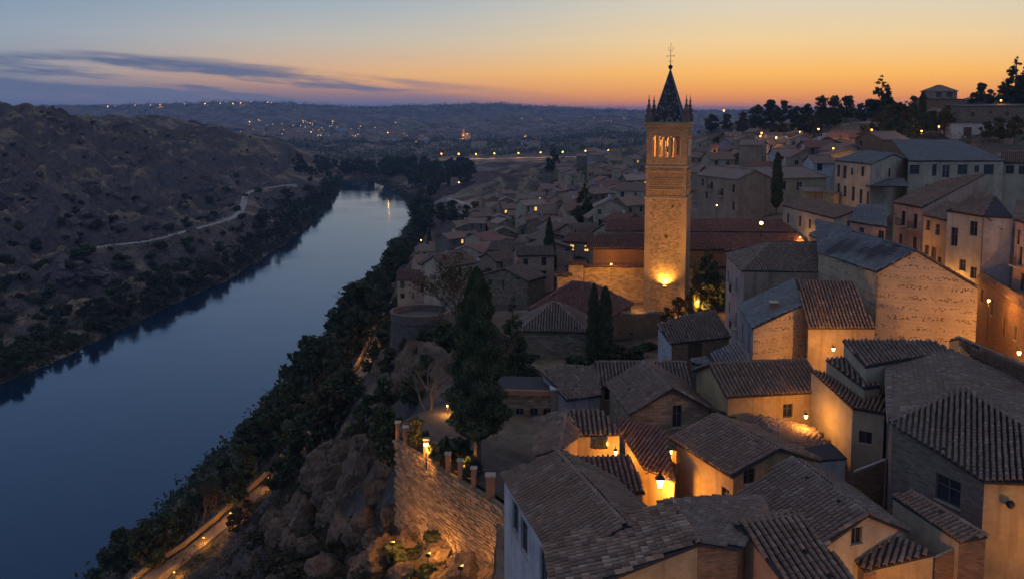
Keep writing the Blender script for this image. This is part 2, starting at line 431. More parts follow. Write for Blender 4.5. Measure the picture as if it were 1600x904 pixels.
# town plateau
for x, y, h in ((-8, 92, 31), (-3, 80, 31), (2, 76, 31), (3, 62, 31), (3, 50, 31), (8, 40, 31), (20, 30, 30.5), (14, 66, 30.6), (30, 45, 30.5), (10, 100, 31), (0, 110, 31), (24, 145, 32), (18, 130, 31.5), (40, 160, 31), (50, 90, 29), (30, 70, 30),
                (60, 60, 28), (75, 80, 26.5), (40, 120, 29), (65, 120, 26), (80, 140, 24), (60, 165, 24), (100, 100, 22), (2, 125, 32.5), (-8, 108, 32.5), (-12, 120, 34), (5, 150, 34), (30, 185, 30)): cx(x, y, CAMZ - h)
# shelf with the round lookout
for px, py, h in ((620, 500, 35), (660, 490, 34.5), (700, 495, 34)): cp(px, py, h=h)
# quarter on the slope towards the river
for px, py, d in ((960, 290, 480), (870, 350, 350), (760, 400, 300), (700, 440, 280), (660, 455, 275), (830, 430, 250), (900, 420, 215), (850, 480, 180), (900, 310, 450), (800, 330, 470), (740, 350, 450), (690, 385, 400), (650, 400, 430), (760, 460, 220), (720, 470, 205),
                  (960, 330, 380), (940, 270, 600), (720, 320, 600), (670, 320, 700), (760, 290, 760), (850, 285, 640), (900, 262, 820), (840, 265, 850)): cp(px, py, d)
# right-hand hill
for px, py, d in ((1600, 335, 190), (1450, 335, 190), (1320, 340, 190), (1750, 330, 190), (1540, 235, 290), (1500, 195, 370), (1600, 170, 390), (1750, 150, 400), (1900, 140, 400), (1700, 240, 280), (1380, 195, 420), (1250, 198, 520), (1180, 205, 600), (1100, 215, 700), (1120, 245, 480), (1200, 262, 330), (1300, 240, 330), (1400, 232, 330), (1150, 330, 215), (1250, 330, 205), (1250, 225, 420), (1350, 215, 390), (1450, 225, 330),
                  (1040, 235, 800), (1150, 285, 280), (1080, 270, 420), (1000, 255, 720)): cp(px, py, d)
for px, d, z in ((1250, 800, 60), (1400, 700, 66), (1600, 650, 76), (1800, 650, 84), (1120, 1000, 45), (1000, 1200, 28)):
    p = Wd(px, 172, d); cx(p.x, p.y, z)
# dam road and the valley behind it
for px, py, d in ((690, 249, 1330), (760, 249, 1330), (840, 249, 1330), (920, 247, 1330), (985, 244, 1330), (560, 272, 1400), (500, 262, 1500), (450, 262, 1500), (620, 268, 1280), (640, 290, 900), (660, 268, 1150), (780, 268, 1150), (900, 262, 1150), (1050, 236, 1330), (1150, 225, 1330)): cp(px, py, d)
for px, py, d in ((-300, 190, 3000), (0, 195, 2600), (250, 215, 2300), (450, 228, 2200), (600, 232, 2100), (750, 228, 2100), (900, 226, 2000), (450, 208, 3000), (650, 210, 2900), (850, 205, 3000), (980, 200, 2900), (1100, 200, 2800),
                  (300, 190, 4200), (500, 188, 4300), (700, 190, 4300), (900, 188, 4300), (1100, 186, 4200), (1300, 185, 3800), (1600, 185, 3600), (-200, 175, 4500),
                  (-400, 163, 6000), (0, 168, 6000), (170, 166, 5600), (330, 163, 5400), (430, 163, 5300), (520, 168, 5500), (600, 170, 5600), (680, 167, 5600), (740, 165, 5500), (830, 168, 5600), (900, 173, 5800), (1000, 175, 6000), (1100, 174, 6200), (1250, 173, 6500), (1500, 172, 6500), (1900, 170, 6500)): cp(px, py, d)
for px in (-900, -300, 0, 300, 600, 900, 1200, 1500, 2200):
    for d in (9000, 16000):
        p = Wd(px, 172, d); cx(p.x, p.y, 40)
CT = np.array(CTRL)
def uv_(x, y):
    y = np.maximum(y, 18.0)
    return np.arctan2(x, y) * 1.5, np.log(y)
_cu, _cv = uv_(CT[:, 0], CT[:, 1])
def _phi(r): return r
_n = len(CT)
_A = np.zeros((_n + 3, _n + 3)); _D = np.hypot(_cu[:, None] - _cu[None], _cv[:, None] - _cv[None])
_A[:_n, :_n] = -_phi(_D) ; _A[:_n, :_n] += -np.eye(_n) * .004
_A[:_n, _n] = 1; _A[:_n, _n + 1] = _cu; _A[:_n, _n + 2] = _cv; _A[_n:, :_n] = _A[:_n, _n:].T
_w = np.linalg.solve(_A, np.concatenate([CT[:, 2], np.zeros(3)]))
XL = ([0, 180, 300, 400, 500, 620, 730, 900, 1050, 1180, 1300], [-168, -172, -168, -160, -152, -154, -162, -178, -196, -216, -250])
XR = ([0, 120, 180, 300, 480, 620, 780, 900, 1000, 1100, 1170, 1230], [-86, -82, -79, -75, -74, -78, -83, -100, -122, -148, -172, -215])
def shore(x, y):          # distance outside the water (negative in the channel)
    l = np.interp(y, *XL); r_ = np.interp(y, *XR)
    wob = (fbm(x * 0 + y * .06, y * 0, 3, 51) - .5) * 6
    wob2 = (fbm(x * 0 + y * .07, y * 0 + 40, 3, 52) - .5) * 6
    d = np.maximum(l + wob - x, x - r_ - wob2)
    return np.where(y > 1215, np.maximum(d, (y - 1215)), d)
def plateau(x, y):        # 1 where the town is built up (no rough relief)
    a = np.clip((x + 9) / 8, 0, 1) * np.clip((210 - y) / 50, 0, 1)
    b = np.clip((x + .28 * y) / 14, 0, 1) * np.clip((y - 60) / 40, 0, 1) * np.clip((210 - y) / 40, 0, 1)
    return np.maximum(a, b)
HROAD = [Wd(px, py, d) for px, py, d in ((118, 393, 448), (170, 384, 465), (230, 377, 480), (275, 366, 515), (320, 354, 560), (350, 346, 600), (372, 336, 640), (380, 320, 690), (385, 304, 740), (404, 296, 770), (430, 292, 800), (460, 287, 850))]
VROAD = [Wd(px, py, d) for px, py, d in ((655, 301, 760), (690, 308, 700), (722, 318, 620), (745, 327, 560), (757, 338, 505))]
PATH = [W(px, py, h) for px, py, h in ((215, 935, 79.5), (250, 900, 78), (300, 860, 75.5), (350, 820, 73.5), (440, 735, 68.5), (500, 660, 65), (560, 588, 61), (578, 560, 60), (600, 510, 58), (622, 470, 56), (640, 447, 55), (650, 425, 55))]
def bed(x, y, z, line, r0, r1):          # level the ground along a road
    L = np.array([p[:] for p in line]); k = (x > L[:, 0].min() - r1) & (x < L[:, 0].max() + r1) & (y > L[:, 1].min() - r1) & (y < L[:, 1].max() + r1)
    if not k.any(): return z
    xs, ys = x[k], y[k]; best = np.full(len(xs), 1e9); bz = np.zeros(len(xs))
    for a, b in zip(L[:-1], L[1:]):
        d = b - a; t = np.clip(((xs - a[0]) * d[0] + (ys - a[1]) * d[1]) / (d[0] ** 2 + d[1] ** 2), 0, 1); q = np.hypot(xs - a[0] - t * d[0], ys - a[1] - t * d[1]); m = q < best
        best = np.where(m, q, best); bz = np.where(m, a[2] + t * d[2], bz)
    f = np.clip((r1 - best) / (r1 - r0), 0, 1); f = f * f * (3 - 2 * f); z = z.copy(); z[k] = z[k] * (1 - f) + bz * f; return z
def terr(x, y, rough=True):
    x = np.atleast_1d(np.asarray(x, float)); y = np.atleast_1d(np.asarray(y, float))
    z = np.empty_like(x)
    for i in range(0, len(x), 40000):
        u, v = uv_(x[i:i + 40000], y[i:i + 40000])
        Dm = np.hypot(u[:, None] - _cu[None], v[:, None] - _cv[None])
        z[i:i + 40000] = -_phi(Dm) @ _w[:_n] + _w[_n] + _w[_n + 1] * u + _w[_n + 2] * v
    pl = plateau(x, y); amp = 1 - pl
    if rough:
        d = np.hypot(x, y); s = np.clip(d / 420, .2, 3.0)
        near = np.clip((420 - d) / 200, 0, 1) * np.clip((-4 - x) / 10, 0, 1)
        amp = amp * (1 - .95 * np.exp(-((y - 1325) / 150) ** 2) * (x > -190))
        z = z + amp * (fbm(x / 90 + 3, y / 90, 5, 3, True) - .6) * 15 * np.clip(s, .35, 2.2)
        z = z + amp * (fbm(x / 22, y / 22, 4, 9, True) - .6) * 6.0 * np.clip(s, .6, 1.3)
        lh = np.clip((-175 - x) / 40, 0, 1) * np.clip((1200 - y) / 200, 0, 1)
        rdg = fbm((x + .5 * y) / 60, (y - .3 * x) / 34, 5, 31, True); z = z + lh * np.clip(rdg - .62, 0, 1) * 34 - lh * 25 + lh * (fbm(x / 11, y / 11, 4, 37, True) - .55) * 8 + lh * np.clip(fbm(x / 26, y / 18, 4, 43, True) - .66, 0, 1) * 24
        z = z + amp * near * (fbm(x / 7, y / 7, 4, 13, True) - .55) * 4.2
        z = z + amp * near * (fbm(x / 2.2, y / 2.2, 3, 17, True) - .5) * 1.1
        far = np.clip((d - 1300) / 2500, 0, 1)
        z = z + far * (fbm(x / 520, y / 620, 5, 23, True) - .6) * 90 * np.clip((6200 - d) / 2500, .25, 1)
    xe = np.interp(y, [30, 46, 58, 71.5, 88, 93], [4, 2, -1.6, -1.2, -11.4, -15.0])       # foot of the terrace and house walls
    so_ = xe - x
    z = np.where((y < 93) & (so_ > 0), np.minimum(z, 52.5 - .8 * so_ + (fbm(x / 5, y / 5, 4, 77, True) - .5) * 5), z)
    z = bed(x, y, z, HROAD, 5, 22); z = bed(x, y, z, VROAD, 6, 25); z = bed(x, y, z, PATH, 3.2, 9)
    sd_ = shore(x, y)
    zz = np.where(sd_ > 0, np.maximum(np.minimum(z, .35 + sd_ * np.where(y > 950, .25, .75)), .25 + .02 * sd_), np.maximum(-4, .25 + sd_ * .6))
    k = (y < 1320)
    return np.where(k, np.where(sd_ < 70, zz, np.maximum(z, 1.5)), np.maximum(z, 3))
def m_ground():
    t = NT('hillside', .97, .1); v = t.coord('Object'); ge = t.N.new('ShaderNodeNewGeometry')
    sep = t.N.new('ShaderNodeSeparateXYZ'); t.L.new(ge.outputs['Normal'], sep.inputs[0])
    n1 = t.noise(v, .018, 8, .62, .6); n2 = t.noise(v, .11, 8, .66, .4); n3 = t.noise(v, .9, 6, .7)
    col = t.ramp(n1, [(.30, (.045, .036, .028)), (.42, (.078, .058, .043)), (.50, (.12, .086, .058)), (.57, (.30, .21, .125)), (.63, (.10, .074, .052)), (.8, (.06, .047, .034))])
    rock = t.ramp(n2, [(.3, (.055, .043, .038)), (.5, (.12, .092, .078)), (.7, (.19, .142, .118))])
    steep = t.mr(t.mth('ADD', sep.outputs[2], t.mth('MULTIPLY', t.mth('SUBTRACT', n2, .5), .5)), .66, .88, 1, 0)
    col = t.mix(steep, col, rock)
    col = t.mix(t.mr(n2, .56, .66, 0, .85), col, (.034, .036, .022))
    col = t.mix(t.mr(n3, .52, .70, 0, .6), col, (.045, .04, .028))
    vo = t.voro(v, .28, 'DISTANCE_TO_EDGE'); col = t.mix(t.mth('MULTIPLY', t.mr(vo, .0, .06, .5, 0), steep), col, (.03, .025, .022))
    nb = t.bump(n2, 1.0, 2.5); nb = t.bump(n3, .9, .5, nb); nb = t.bump(t.noise(v, 5, 5, .7), .5, .1, nb)
    return t.done(col, nb)
M['ground'] = m_ground()
GRID = {}
def build_ground():
    nu, nd = 700, 840
    us = np.tan(np.linspace(-.93, .93, nu)); ds = np.concatenate([np.geomspace(14, 420, 390), np.geomspace(421, 1260, 320), np.geomspace(1268, 22000, nd - 710)])
    X = us[None, :] * ds[:, None]; Y = np.repeat(ds[:, None], nu, 1)
    Z = terr(X.ravel(), Y.ravel()); GRID['z'] = Z.reshape(nd, nu); GRID['d'] = ds; GRID['n'] = nu
    V = np.stack([X.ravel(), Y.ravel(), Z], 1)
    i = np.arange(nd - 1)[:, None] * nu + np.arange(nu - 1)[None]
    Fc = np.stack([i, i + 1, i + nu + 1, i + nu], -1).reshape(-1, 4)
    me = bpy.data.meshes.new('ground'); me.vertices.add(len(V)); me.vertices.foreach_set('co', V.ravel())
    me.loops.add(len(Fc) * 4); me.loops.foreach_set('vertex_index', Fc.ravel().astype(np.int32))
    me.polygons.add(len(Fc)); me.polygons.foreach_set('loop_start', np.arange(0, len(Fc) * 4, 4, dtype=np.int32))
    me.update(calc_edges=True); me.shade_smooth(); me.materials.append(M['ground'])
    tag(link(bpy.data.objects.new('ground', me)), 'rocky dusk hillsides and gorge slopes', kind='structure')
build_ground()
def terr_fast(x, y):                     # height read off the built ground sheet
    x = np.atleast_1d(np.asarray(x, float)); y = np.atleast_1d(np.asarray(y, float)); nu, ds, Z = GRID['n'], GRID['d'], GRID['z']
    fi = np.clip((np.arctan2(x, np.maximum(y, 1)) + .93) / 1.86 * (nu - 1), 0, nu - 1.001); i = fi.astype(int); fu = fi - i
    fj = np.clip(np.interp(y, ds, np.arange(len(ds))), 0, len(ds) - 1.001); j = fj.astype(int); fv = fj - j
    return (Z[j, i] * (1 - fu) + Z[j, i + 1] * fu) * (1 - fv) + (Z[j + 1, i] * (1 - fu) + Z[j + 1, i + 1] * fu) * fv
def tz(x, y): return float(terr_fast([x], [y])[0])
def hit(px, py, d0=30, d1=12000):        # where the line of sight through a pixel meets the ground
    r = ray(px, py); ds = np.geomspace(d0, d1, 900)
    t = ds / r.y; xs = r.x * t; zs = CAMZ + r.z * t
    g = terr_fast(xs, ds); w_ = np.where(zs <= g)[0]
    if len(w_) == 0: return None
    i = w_[0]
    if i == 0: return Vector((xs[0], ds[0], g[0]))
    a = (zs[i - 1] - g[i - 1]); b = (zs[i] - g[i]); k = a / (a - b)
    x = xs[i - 1] + (xs[i] - xs[i - 1]) * k; y = ds[i - 1] + (ds[i] - ds[i - 1]) * k
    return Vector((x, y, float(terr_fast([x], [y])[0])))


def m_water():
    t = NT('river_water', .10, .5); v = t.coord('Object')
    t.b.inputs['IOR'].default_value = 1.33
    n1 = t.noise(t.coord('Object', (1, .55, 1)), .9, 5, .65); n2 = t.noise(v, .05, 4, .6)
    nb = t.bump(n1, .10, .10); nb = t.bump(n2, .15, .5, nb)
    return t.done((.006, .018, .036), nb, t.mr(t.noise(v, .02, 4, .6), .35, .7, .05, .16))
M['water'] = m_water()
tag(mesh('river', [(-900, 20, 0), (60, 20, 0), (60, 1330, 0), (-900, 1330, 0)], [(0, 1, 2, 3)], M['water']), 'calm dark blue river between the banks', kind='structure')

# ------------------------------------------------------------------ roads
def strip(name, pts, wd, mat, lift=.12, step=4, flat=True, kind='structure', cut=0.):
    """ribbon over the ground along a smooth line"""
    P = [Vector(p) for p in pts]; line = []
    for i in range(len(P) - 1):
        p0, p1, p2, p3 = P[max(i - 1, 0)], P[i], P[i + 1], P[min(i + 2, len(P) - 1)]
        k = max(2, int((p2 - p1).length / step))
        for j in range(k):
            t = j / k
            line.append(.5 * ((2 * p1) + (p2 - p0) * t + (2 * p0 - 5 * p1 + 4 * p2 - p3) * t * t + (3 * p1 - p0 - 3 * p2 + p3) * t ** 3))
    line.append(P[-1])
    vs, fs = [], []
    zz = np.array([max(tz(p.x + a, p.y + b) for a, b in ((0, 0), (wd * .4, 0), (-wd * .4, 0))) for p in line])
    kk = min(9, len(zz) // 2 * 2 - 1); zz = np.maximum(np.convolve(np.pad(zz, kk // 2, mode='edge'), np.ones(kk) / kk, 'valid'), zz - .9)
    for i, p in enumerate(line):
        d = line[min(i + 1, len(line) - 1)] - line[max(i - 1, 0)]; d.z = 0; d.normalize(); s = Vector((d.y, -d.x, 0))
        p.z = zz[i] + lift
        for k in (-1, 1): vs.append(p + s * k * wd / 2)
        for k in (-1, 1): vs.append(p + s * k * (wd / 2 + .8) - Vector((0, 0, 2.5)))
    for i in range(len(line) - 1):
        a, b = i * 4, i * 4 + 4
        fs += [(a, a + 1, b + 1, b), (a + 1, a + 3, b + 3, b + 1), (a + 2, a, b, b + 2)]
    o = mesh(name, vs, fs, mat); tag(o, kind=kind); return o, line
M['dirt'] = m_flat('dirt_road', (.30, .25, .20), .95, var=.25, scale=.6)
M['asphalt'] = m_flat('asphalt', (.10, .09, .085), .9, var=.3, scale=1.5)
M['paving'] = m_flat('path_paving', (.22, .155, .10), .9, var=.3, scale=1.5)
road_o, _ = strip('hill_road', HROAD, 4.5, M['dirt'], .25)
road_o['label'] = 'pale dirt road winding across the far bank hillside'
path_o, PATHL = strip('river_path', PATH, 2.6, M['paving'], .3, 3)
path_o['label'] = 'lamplit stone path down the cliff to the river'
o_, _ = strip('village_road', VROAD, 5, M['dirt'], .4); o_['label'] = 'pale road climbing from the river trees'
# ------------------------------------------------------------------ plants
def quads(C, size, out=None, seed=0, flat=.0, asp=.62):
    """one small leaf face at every centre, randomly turned, partly facing out"""
    g = np.random.default_rng(seed); n = len(C)
    d = g.normal(size=(n, 3))
    if out is not None: d = d * .75 + out * .9
    d /= np.linalg.norm(d, axis=1, keepdims=True) + 1e-9
    a = np.cross(d, g.normal(size=(n, 3))); a /= np.linalg.norm(a, axis=1, keepdims=True) + 1e-9
    b = np.cross(d, a); s = (size * g.uniform(.6, 1.35, n))[:, None]
    V = np.stack([C - a * s, C - b * s * asp, C + a * s * 1.1, C + b * s * asp], 1).reshape(-1, 3)
    return V, np.arange(n * 4).reshape(-1, 4)
def fast_mesh(name, V, Fc, mat):
    me = bpy.data.meshes.new(name); V = np.asarray(V, np.float32); Fc = np.asarray(Fc, np.int32); k = Fc.shape[1]
    me.vertices.add(len(V)); me.vertices.foreach_set('co', V.ravel()); me.loops.add(Fc.size); me.loops.foreach_set('vertex_index', Fc.ravel())
    me.polygons.add(len(Fc)); me.polygons.foreach_set('loop_start', np.arange(0, Fc.size, k, dtype=np.int32)); me.update(calc_edges=True)
    if mat: me.materials.append(mat)
    return me
def clump_cloud(centers, radii, n, seed):
    g = np.random.default_rng(seed); k = len(centers); w = radii ** 2; idx = g.choice(k, n, p=w / w.sum())
    d = g.normal(size=(n, 3)); d /= np.linalg.norm(d, axis=1, keepdims=True)
    r_ = radii[idx] * g.uniform(.25, 1.0, n) ** .45
    return centers[idx] + d * r_[:, None] * np.array([1, 1, .8]), d
def limb_tubes(mb, top, spread, n, seed, r0, z0, z1):
    g = random.Random(seed)
    for i in range(n):
        a = g.uniform(0, 6.28); z = g.uniform(z0, z1); e = Vector((math.cos(a) * spread * g.uniform(.5, .9), math.sin(a) * spread * g.uniform(.5, .9), z + g.uniform(.15, .4) * top))
        s = Vector((0, 0, z)); m = s.lerp(e, .5) + Vector((0, 0, .06 * top))
        mb.tube([s, m, e], [r0 * .5, r0 * .32, r0 * .1], 5, False)
def broad(name, seed, n=900, size=.55, tall=10., rad=4.2, mat='leaf', trunk=.22, k=26, low=.22):
    g = np.random.default_rng(seed)
    th = g.uniform(0, 2 * np.pi, k); zz = g.uniform(low, .92, k); prof = np.sin(np.clip((zz - low + .12) / (1.05 - low), 0, 1) * np.pi) ** .7
    rr = rad * prof * np.sqrt(g.uniform(.05, 1, k)) * .82
    C = np.stack([np.cos(th) * rr, np.sin(th) * rr, zz * tall], 1); Rd = g.uniform(.16, .34, k) * rad
    P, d = clump_cloud(C, Rd, n, seed + 1); V, Fc = quads(P, np.full(n, size), d, seed + 2)
    crown = fast_mesh('crown', V, Fc, M[mat])
    mb = MB(); mb.tube([(0, 0, -1.0), (0.1, 0, tall * .3), (.15, .1, tall * .55), (0, .1, tall * .8)], [trunk * 1.3, trunk, trunk * .6, trunk * .15], 7)
    limb_tubes(mb, tall, rad, 9, seed, trunk, tall * .25, tall * .6)
    o = mb.build('trunk', M['bark'], None, True); me = o.data; bpy.data.objects.remove(o)
    return {'crown': crown, 'trunk': me, 'h': tall}
def column(name, seed, n=1500, size=.3, tall=10., rad=1.1, mat='cypress', trunk=.14, bottom=.03, power=.75, ragged=.16, tip=1.0):
    g = np.random.default_rng(seed); t = g.uniform(0, 1, n) ** .8; th = g.uniform(0, 2 * np.pi, n)
    lob = 1 + ragged * (np.sin(th * 3 + t * 17) * .5 + np.sin(th * 5 - t * 31 + 1) * .5 + np.sin(t * 53 + th * 2) * .5)
    prof = np.minimum(1, (t / .12 + .25)) * (1 - t ** (1.6 * tip)) ** power
    rr = rad * prof * lob * g.uniform(.45, 1.05, n) ** .4
    P = np.stack([np.cos(th) * rr, np.sin(th) * rr, (bottom + (1 - bottom) * t) * tall], 1)
    d = np.stack([np.cos(th), np.sin(th), np.full(n, .9)], 1); V, Fc = quads(P, np.full(n, size) * (1.1 - .5 * t), d * .8, seed + 2, asp=.4)
    crown = fast_mesh('crown', V, Fc, M[mat])
    mb = MB(); mb.tube([(0, 0, -1.0), (0, 0, tall * .4), (0, 0, tall * .9)], [trunk * 1.2, trunk * .8, trunk * .15], 7)
    o = mb.build('trunk', M['bark'], None, True); me = o.data; bpy.data.objects.remove(o)
    return {'crown': crown, 'trunk': me, 'h': tall}
def layered(name, seed, n=1400, size=.4, tall=10., rad=2.6, mat='leafdk', trunk=.18, tiers=13, bottom=.18):
    g = np.random.default_rng(seed); C = []; Rd = []
    for i in range(tiers):
        t = i / (tiers - 1); R_ = rad * (1 - t) ** .8 + .15
        for j in range(max(1, int(7 * (1 - t) + 1))):
            a = g.uniform(0, 6.28); q = R_ * g.uniform(.35, .95); C.append((math.cos(a) * q, math.sin(a) * q, tall * (bottom + (.97 - bottom) * t) - q * .12)); Rd.append(.10 * tall * (1 - t * .7) * g.uniform(.6, 1.1))
    P, d = clump_cloud(np.array(C), np.array(Rd), n, seed + 1); V, Fc = quads(P, np.full(n, size), d, seed + 2, asp=.4)
    crown = fast_mesh('crown', V, Fc, M[mat])
    mb = MB(); mb.tube([(0, 0, -1.0), (0, 0, tall * .5), (0, 0, tall * .95)], [trunk * 1.2, trunk * .7, trunk * .1], 7); limb_tubes(mb, tall, rad, 8, seed, trunk * .8, tall * .2, tall * .5)
    o = mb.build('trunk', M['bark'], None, True); me = o.data; bpy.data.objects.remove(o)
    return {'crown': crown, 'trunk': me, 'h': tall}
def bush(name, seed, n=320, size=.22, mat='scrub'):
    g = np.random.default_rng(seed); k = 9; th = g.uniform(0, 6.28, k); q = g.uniform(0, .75, k)
    C = np.stack([np.cos(th) * q, np.sin(th) * q, g.uniform(.25, .95, k)], 1); P, d = clump_cloud(C, g.uniform(.28, .5, k), n, seed + 1)
    P[:, 2] = np.maximum(P[:, 2], -.1); V, Fc = quads(P, np.full(n, size), d, seed + 2)
    mb = MB()
    for i in range(4):
        a = i * 1.6; mb.tube([(0, 0, -.4), (math.cos(a) * .3, math.sin(a) * .3, .8)], [.06, .02], 5, False)
    o = mb.build('stem', M['bark'], None, True); me = o.data; bpy.data.objects.remove(o)
    return {'crown': fast_mesh('foliage', V, Fc, M[mat]), 'trunk': me, 'h': 1.4}
def bare(name, seed, tall=8., mat='barkpale', depth=6, r0=.2, leafmat=None):
    g = random.Random(seed); mb = MB(); tips = []
    def grow(p, d, ln, r_, k):
        e = p + d * ln; m = p.lerp(e, .5) + Vector((g.uniform(-1, 1), g.uniform(-1, 1), g.uniform(-.3, .6))) * ln * .08
        mb.tube([p, m, e], [r_, r_ * .82, r_ * .66], 5 if k < 3 else 3, False); tips.append(e)
        if k >= depth: return
        for j in range(2 if k > 0 else 4):
            nd = (d + Vector((g.uniform(-1, 1), g.uniform(-1, 1), g.uniform(-.25, .75))) * .75).normalized(); grow(e if j < 2 else p.lerp(e, g.uniform(.5, .9)), nd, ln * g.uniform(.62, .86), r_ * .62, k + 1)
    grow(Vector((0, 0, -.8)), Vector((.05, 0, 1)), tall * .3, r0, 0)
    o = mb.build('trunk', M[mat], None, True); me = o.data; bpy.data.objects.remove(o)
    cr = None
    if leafmat:
        T = np.array([t[:] for t in tips[8:]]); P = np.repeat(T, 5, 0) + np.random.default_rng(seed).normal(size=(len(T) * 5, 3)) * .22
        V, Fc = quads(P, np.full(len(P), .12), None, seed); cr = fast_mesh('foliage', V, Fc, M[leafmat])
    return {'crown': cr, 'trunk': me, 'h': tall}

BR = [broad('broad', 11 + i * 7, 1500, .42, 10, r_, 'leafdk' if i % 2 else 'leaf', k=30) for i, r_ in enumerate((4.0, 4.6, 3.4, 5.0))]
FARBR = [broad('broad', 91 + i * 7, 380, .85, 10, r_, 'leafdk', k=18) for i, r_ in enumerate((4.2, 5.0, 3.6))]
DRY = [broad('broad', 61 + i * 7, 1300, .36, 10, 3.8, 'leafyel', k=30) for i in range(2)]
CYP = [column('cypress', 5 + i, 5200, .26, 10, 1.12, 'cypress') for i in range(2)]
FIR = [layered('fir', 31 + i, 2600, .38, 10, 2.8) for i in range(2)]
BUSH = [bush('bush', 41 + i, 340, .24, ('scrub', 'leafdk', 'leaf')[i % 3]) for i in range(6)]
BARE = [bare('bare', 3 + i, 8.) for i in range(2)]
BARELEAF = [bare('bare', 23 + i, 8., depth=6, leafmat='leafyel') for i in range(2)]

def plant(name, proto, loc, height, label, cat, group=None, rz=None, wide=1.0, crown_mat=None):
    o = bpy.data.objects.new(name, None); o.empty_display_size = .3; link(o); o.location = loc; s = height / proto['h']; o.scale = (s * wide, s * wide, s)
    o.rotation_euler.z = random.uniform(0, 6.28) if rz is None else rz; tag(o, label, cat, group)
    tr = bpy.data.objects.new('stem' if cat in ('bush', 'shrub') else 'trunk', proto['trunk']); link(tr, o)
    if proto['crown']:
        c = bpy.data.objects.new('foliage' if cat in ('bush', 'shrub') else 'crown', proto['crown']); link(c, o)
    return o
def ground_plant(name, proto, px, py, height, label, cat, group=None, d0=30, **k):
    p = hit(px, py, d0)
    if p is None: return
    plant(name, proto, p, height, label, cat, group, **k)

def size_word(h, a, b): return 'low' if h < a else 'tall' if h > b else 'middling'
def bank_zone(y): return 'opposite the town cliff' if y < 400 else 'along the straight reach' if y < 600 else 'on the middle reach' if y < 850 else 'close to the river bend'
def path_zone(px, py): return 'by the lowest path lamps' if py > 790 else 'below the retaining wall' if py > 680 else 'by the lit bend' if py > 560 else 'under the round lookout' if py > 460 else 'beside the quarter'
# trees along the far bank
ys = np.geomspace(285, 1190, 190)
for i, y in enumerate(ys):
    y += random.uniform(-8, 8); x = float(np.interp(y, *XL)) - abs(random.gauss(3, 11)); hgt = random.uniform(3.5, 8.5) * (1 + .25 * (y > 600))
    plant('bank_tree', (BR if y < 520 else FARBR)[i % 3], (x, y, tz(x, y) - .3), hgt, f'{size_word(hgt, 4.8, 7.2)} leafy tree at the far water edge {bank_zone(y)}', 'tree', 'trees along the far river bank', wide=random.uniform(.9, 1.4))
# trees between the path and the near shore
NB = 'trees between the river path and the water'
nb = [(-78, 158, 7), (-76, 164, 9), (-73, 168, 8), (-70, 172, 10), (-76, 176, 6), (-68, 182, 7)]
for (px, py, ht, kind) in ((190, 900, 9, 1), (235, 895, 10, 0), (262, 868, 8, 2), (215, 880, 7, 1), (310, 812, 9, 0), (328, 800, 8, 1), (352, 775, 9, 2), (383, 762, 9, 0), (405, 735, 13, 1), (450, 700, 14, 0), (415, 700, 11, 2), (455, 655, 13, 0), (490, 650, 17, 3), (522, 606, 13, 0), (545, 560, 14, 1), (560, 545, 17, 3), (548, 530, 15, 0), (575, 520, 16, 1), (596, 480, 15, 0), (580, 478, 13, 3), (604, 455, 14, 1), (612, 440, 15, 2), (622, 425, 14, 0), (630, 412, 13, 1), (640, 398, 13, 2), (618, 408, 13, 3), (650, 385, 13, 0), (655, 372, 14, 1), (662, 362, 12, 2), (530, 580, 12, 1), (372, 790, 7, 0), (290, 838, 6, 1), (566, 500, 11, 0)):
    ground_plant('cliff_tree', BR[kind], px, py, ht, f'{size_word(ht, 9, 13.5)} dark tree between river path and water {path_zone(px, py)}', 'tree', NB, 90, wide=random.uniform(.85, 1.15))
for (px, py, ht) in ((318, 828, 9), (340, 812, 8), (222, 898, 9)):
    ground_plant('bare_path_tree', BARELEAF[px % 2], px, py, ht, 'thin half-bare tree standing beside the lower river path', 'tree', 'half-bare trees by the lower path', 90)
# belt at the head of the river
for i in range(70):
    px, py = random.uniform(600, 735), random.uniform(266, 296)
    if px < 640: py = random.uniform(266, 277)
    p = hit(px, py, 500)
    if p: plant('river_tree', FARBR[i % 3], p, random.uniform(11, 22), 'dark rounded tree in the grove at the river bend', 'tree', 'grove at the river bend')
for i in range(60):
    px, py = random.uniform(462, 650), random.uniform(262, 279); p = hit(px, py, 900)
    if p: plant('river_tree', FARBR[i % 3], p, random.uniform(11, 20), 'dark rounded tree in the grove at the river bend', 'tree', 'grove at the river bend')
for px, py, ht in ((655, 372, 20), (668, 350, 20), (660, 330, 20), (672, 312, 18), (690, 350, 14), (708, 352, 15), (728, 350, 11), (742, 348, 12), (655, 345, 18), (680, 300, 18), (700, 292, 16)):
    ground_plant('bank_oak', BR[px % 4], px, py, ht, 'full dark tree on the near bank below the quarter', 'tree', 'trees on the bank below the quarter', 300)
# scattered scrub on the far hill
k = 0
for i in range(900):
    if k >= 170: break
    px, py = random.uniform(-10, 520), random.uniform(165, 600); p = hit(px, py, 250)
    if p is None or p.y > 1250 or p.x > -150 or p.z < 1: continue
    low = p.z < 26
    if not low and random.random() < .72: continue
    k += 1; bh = random.uniform(1.8, 4.4) * (1.2 if low else .7); plant('hillside_bush', BUSH[i % 6], p - Vector((0, 0, .3)), bh, f"{size_word(bh, 2.6, 4.0)} dark bush {'under' if low else 'above'} the hill road {bank_zone(p.y)}", 'bush', 'bushes on the far hillside', wide=random.uniform(1, 1.5))
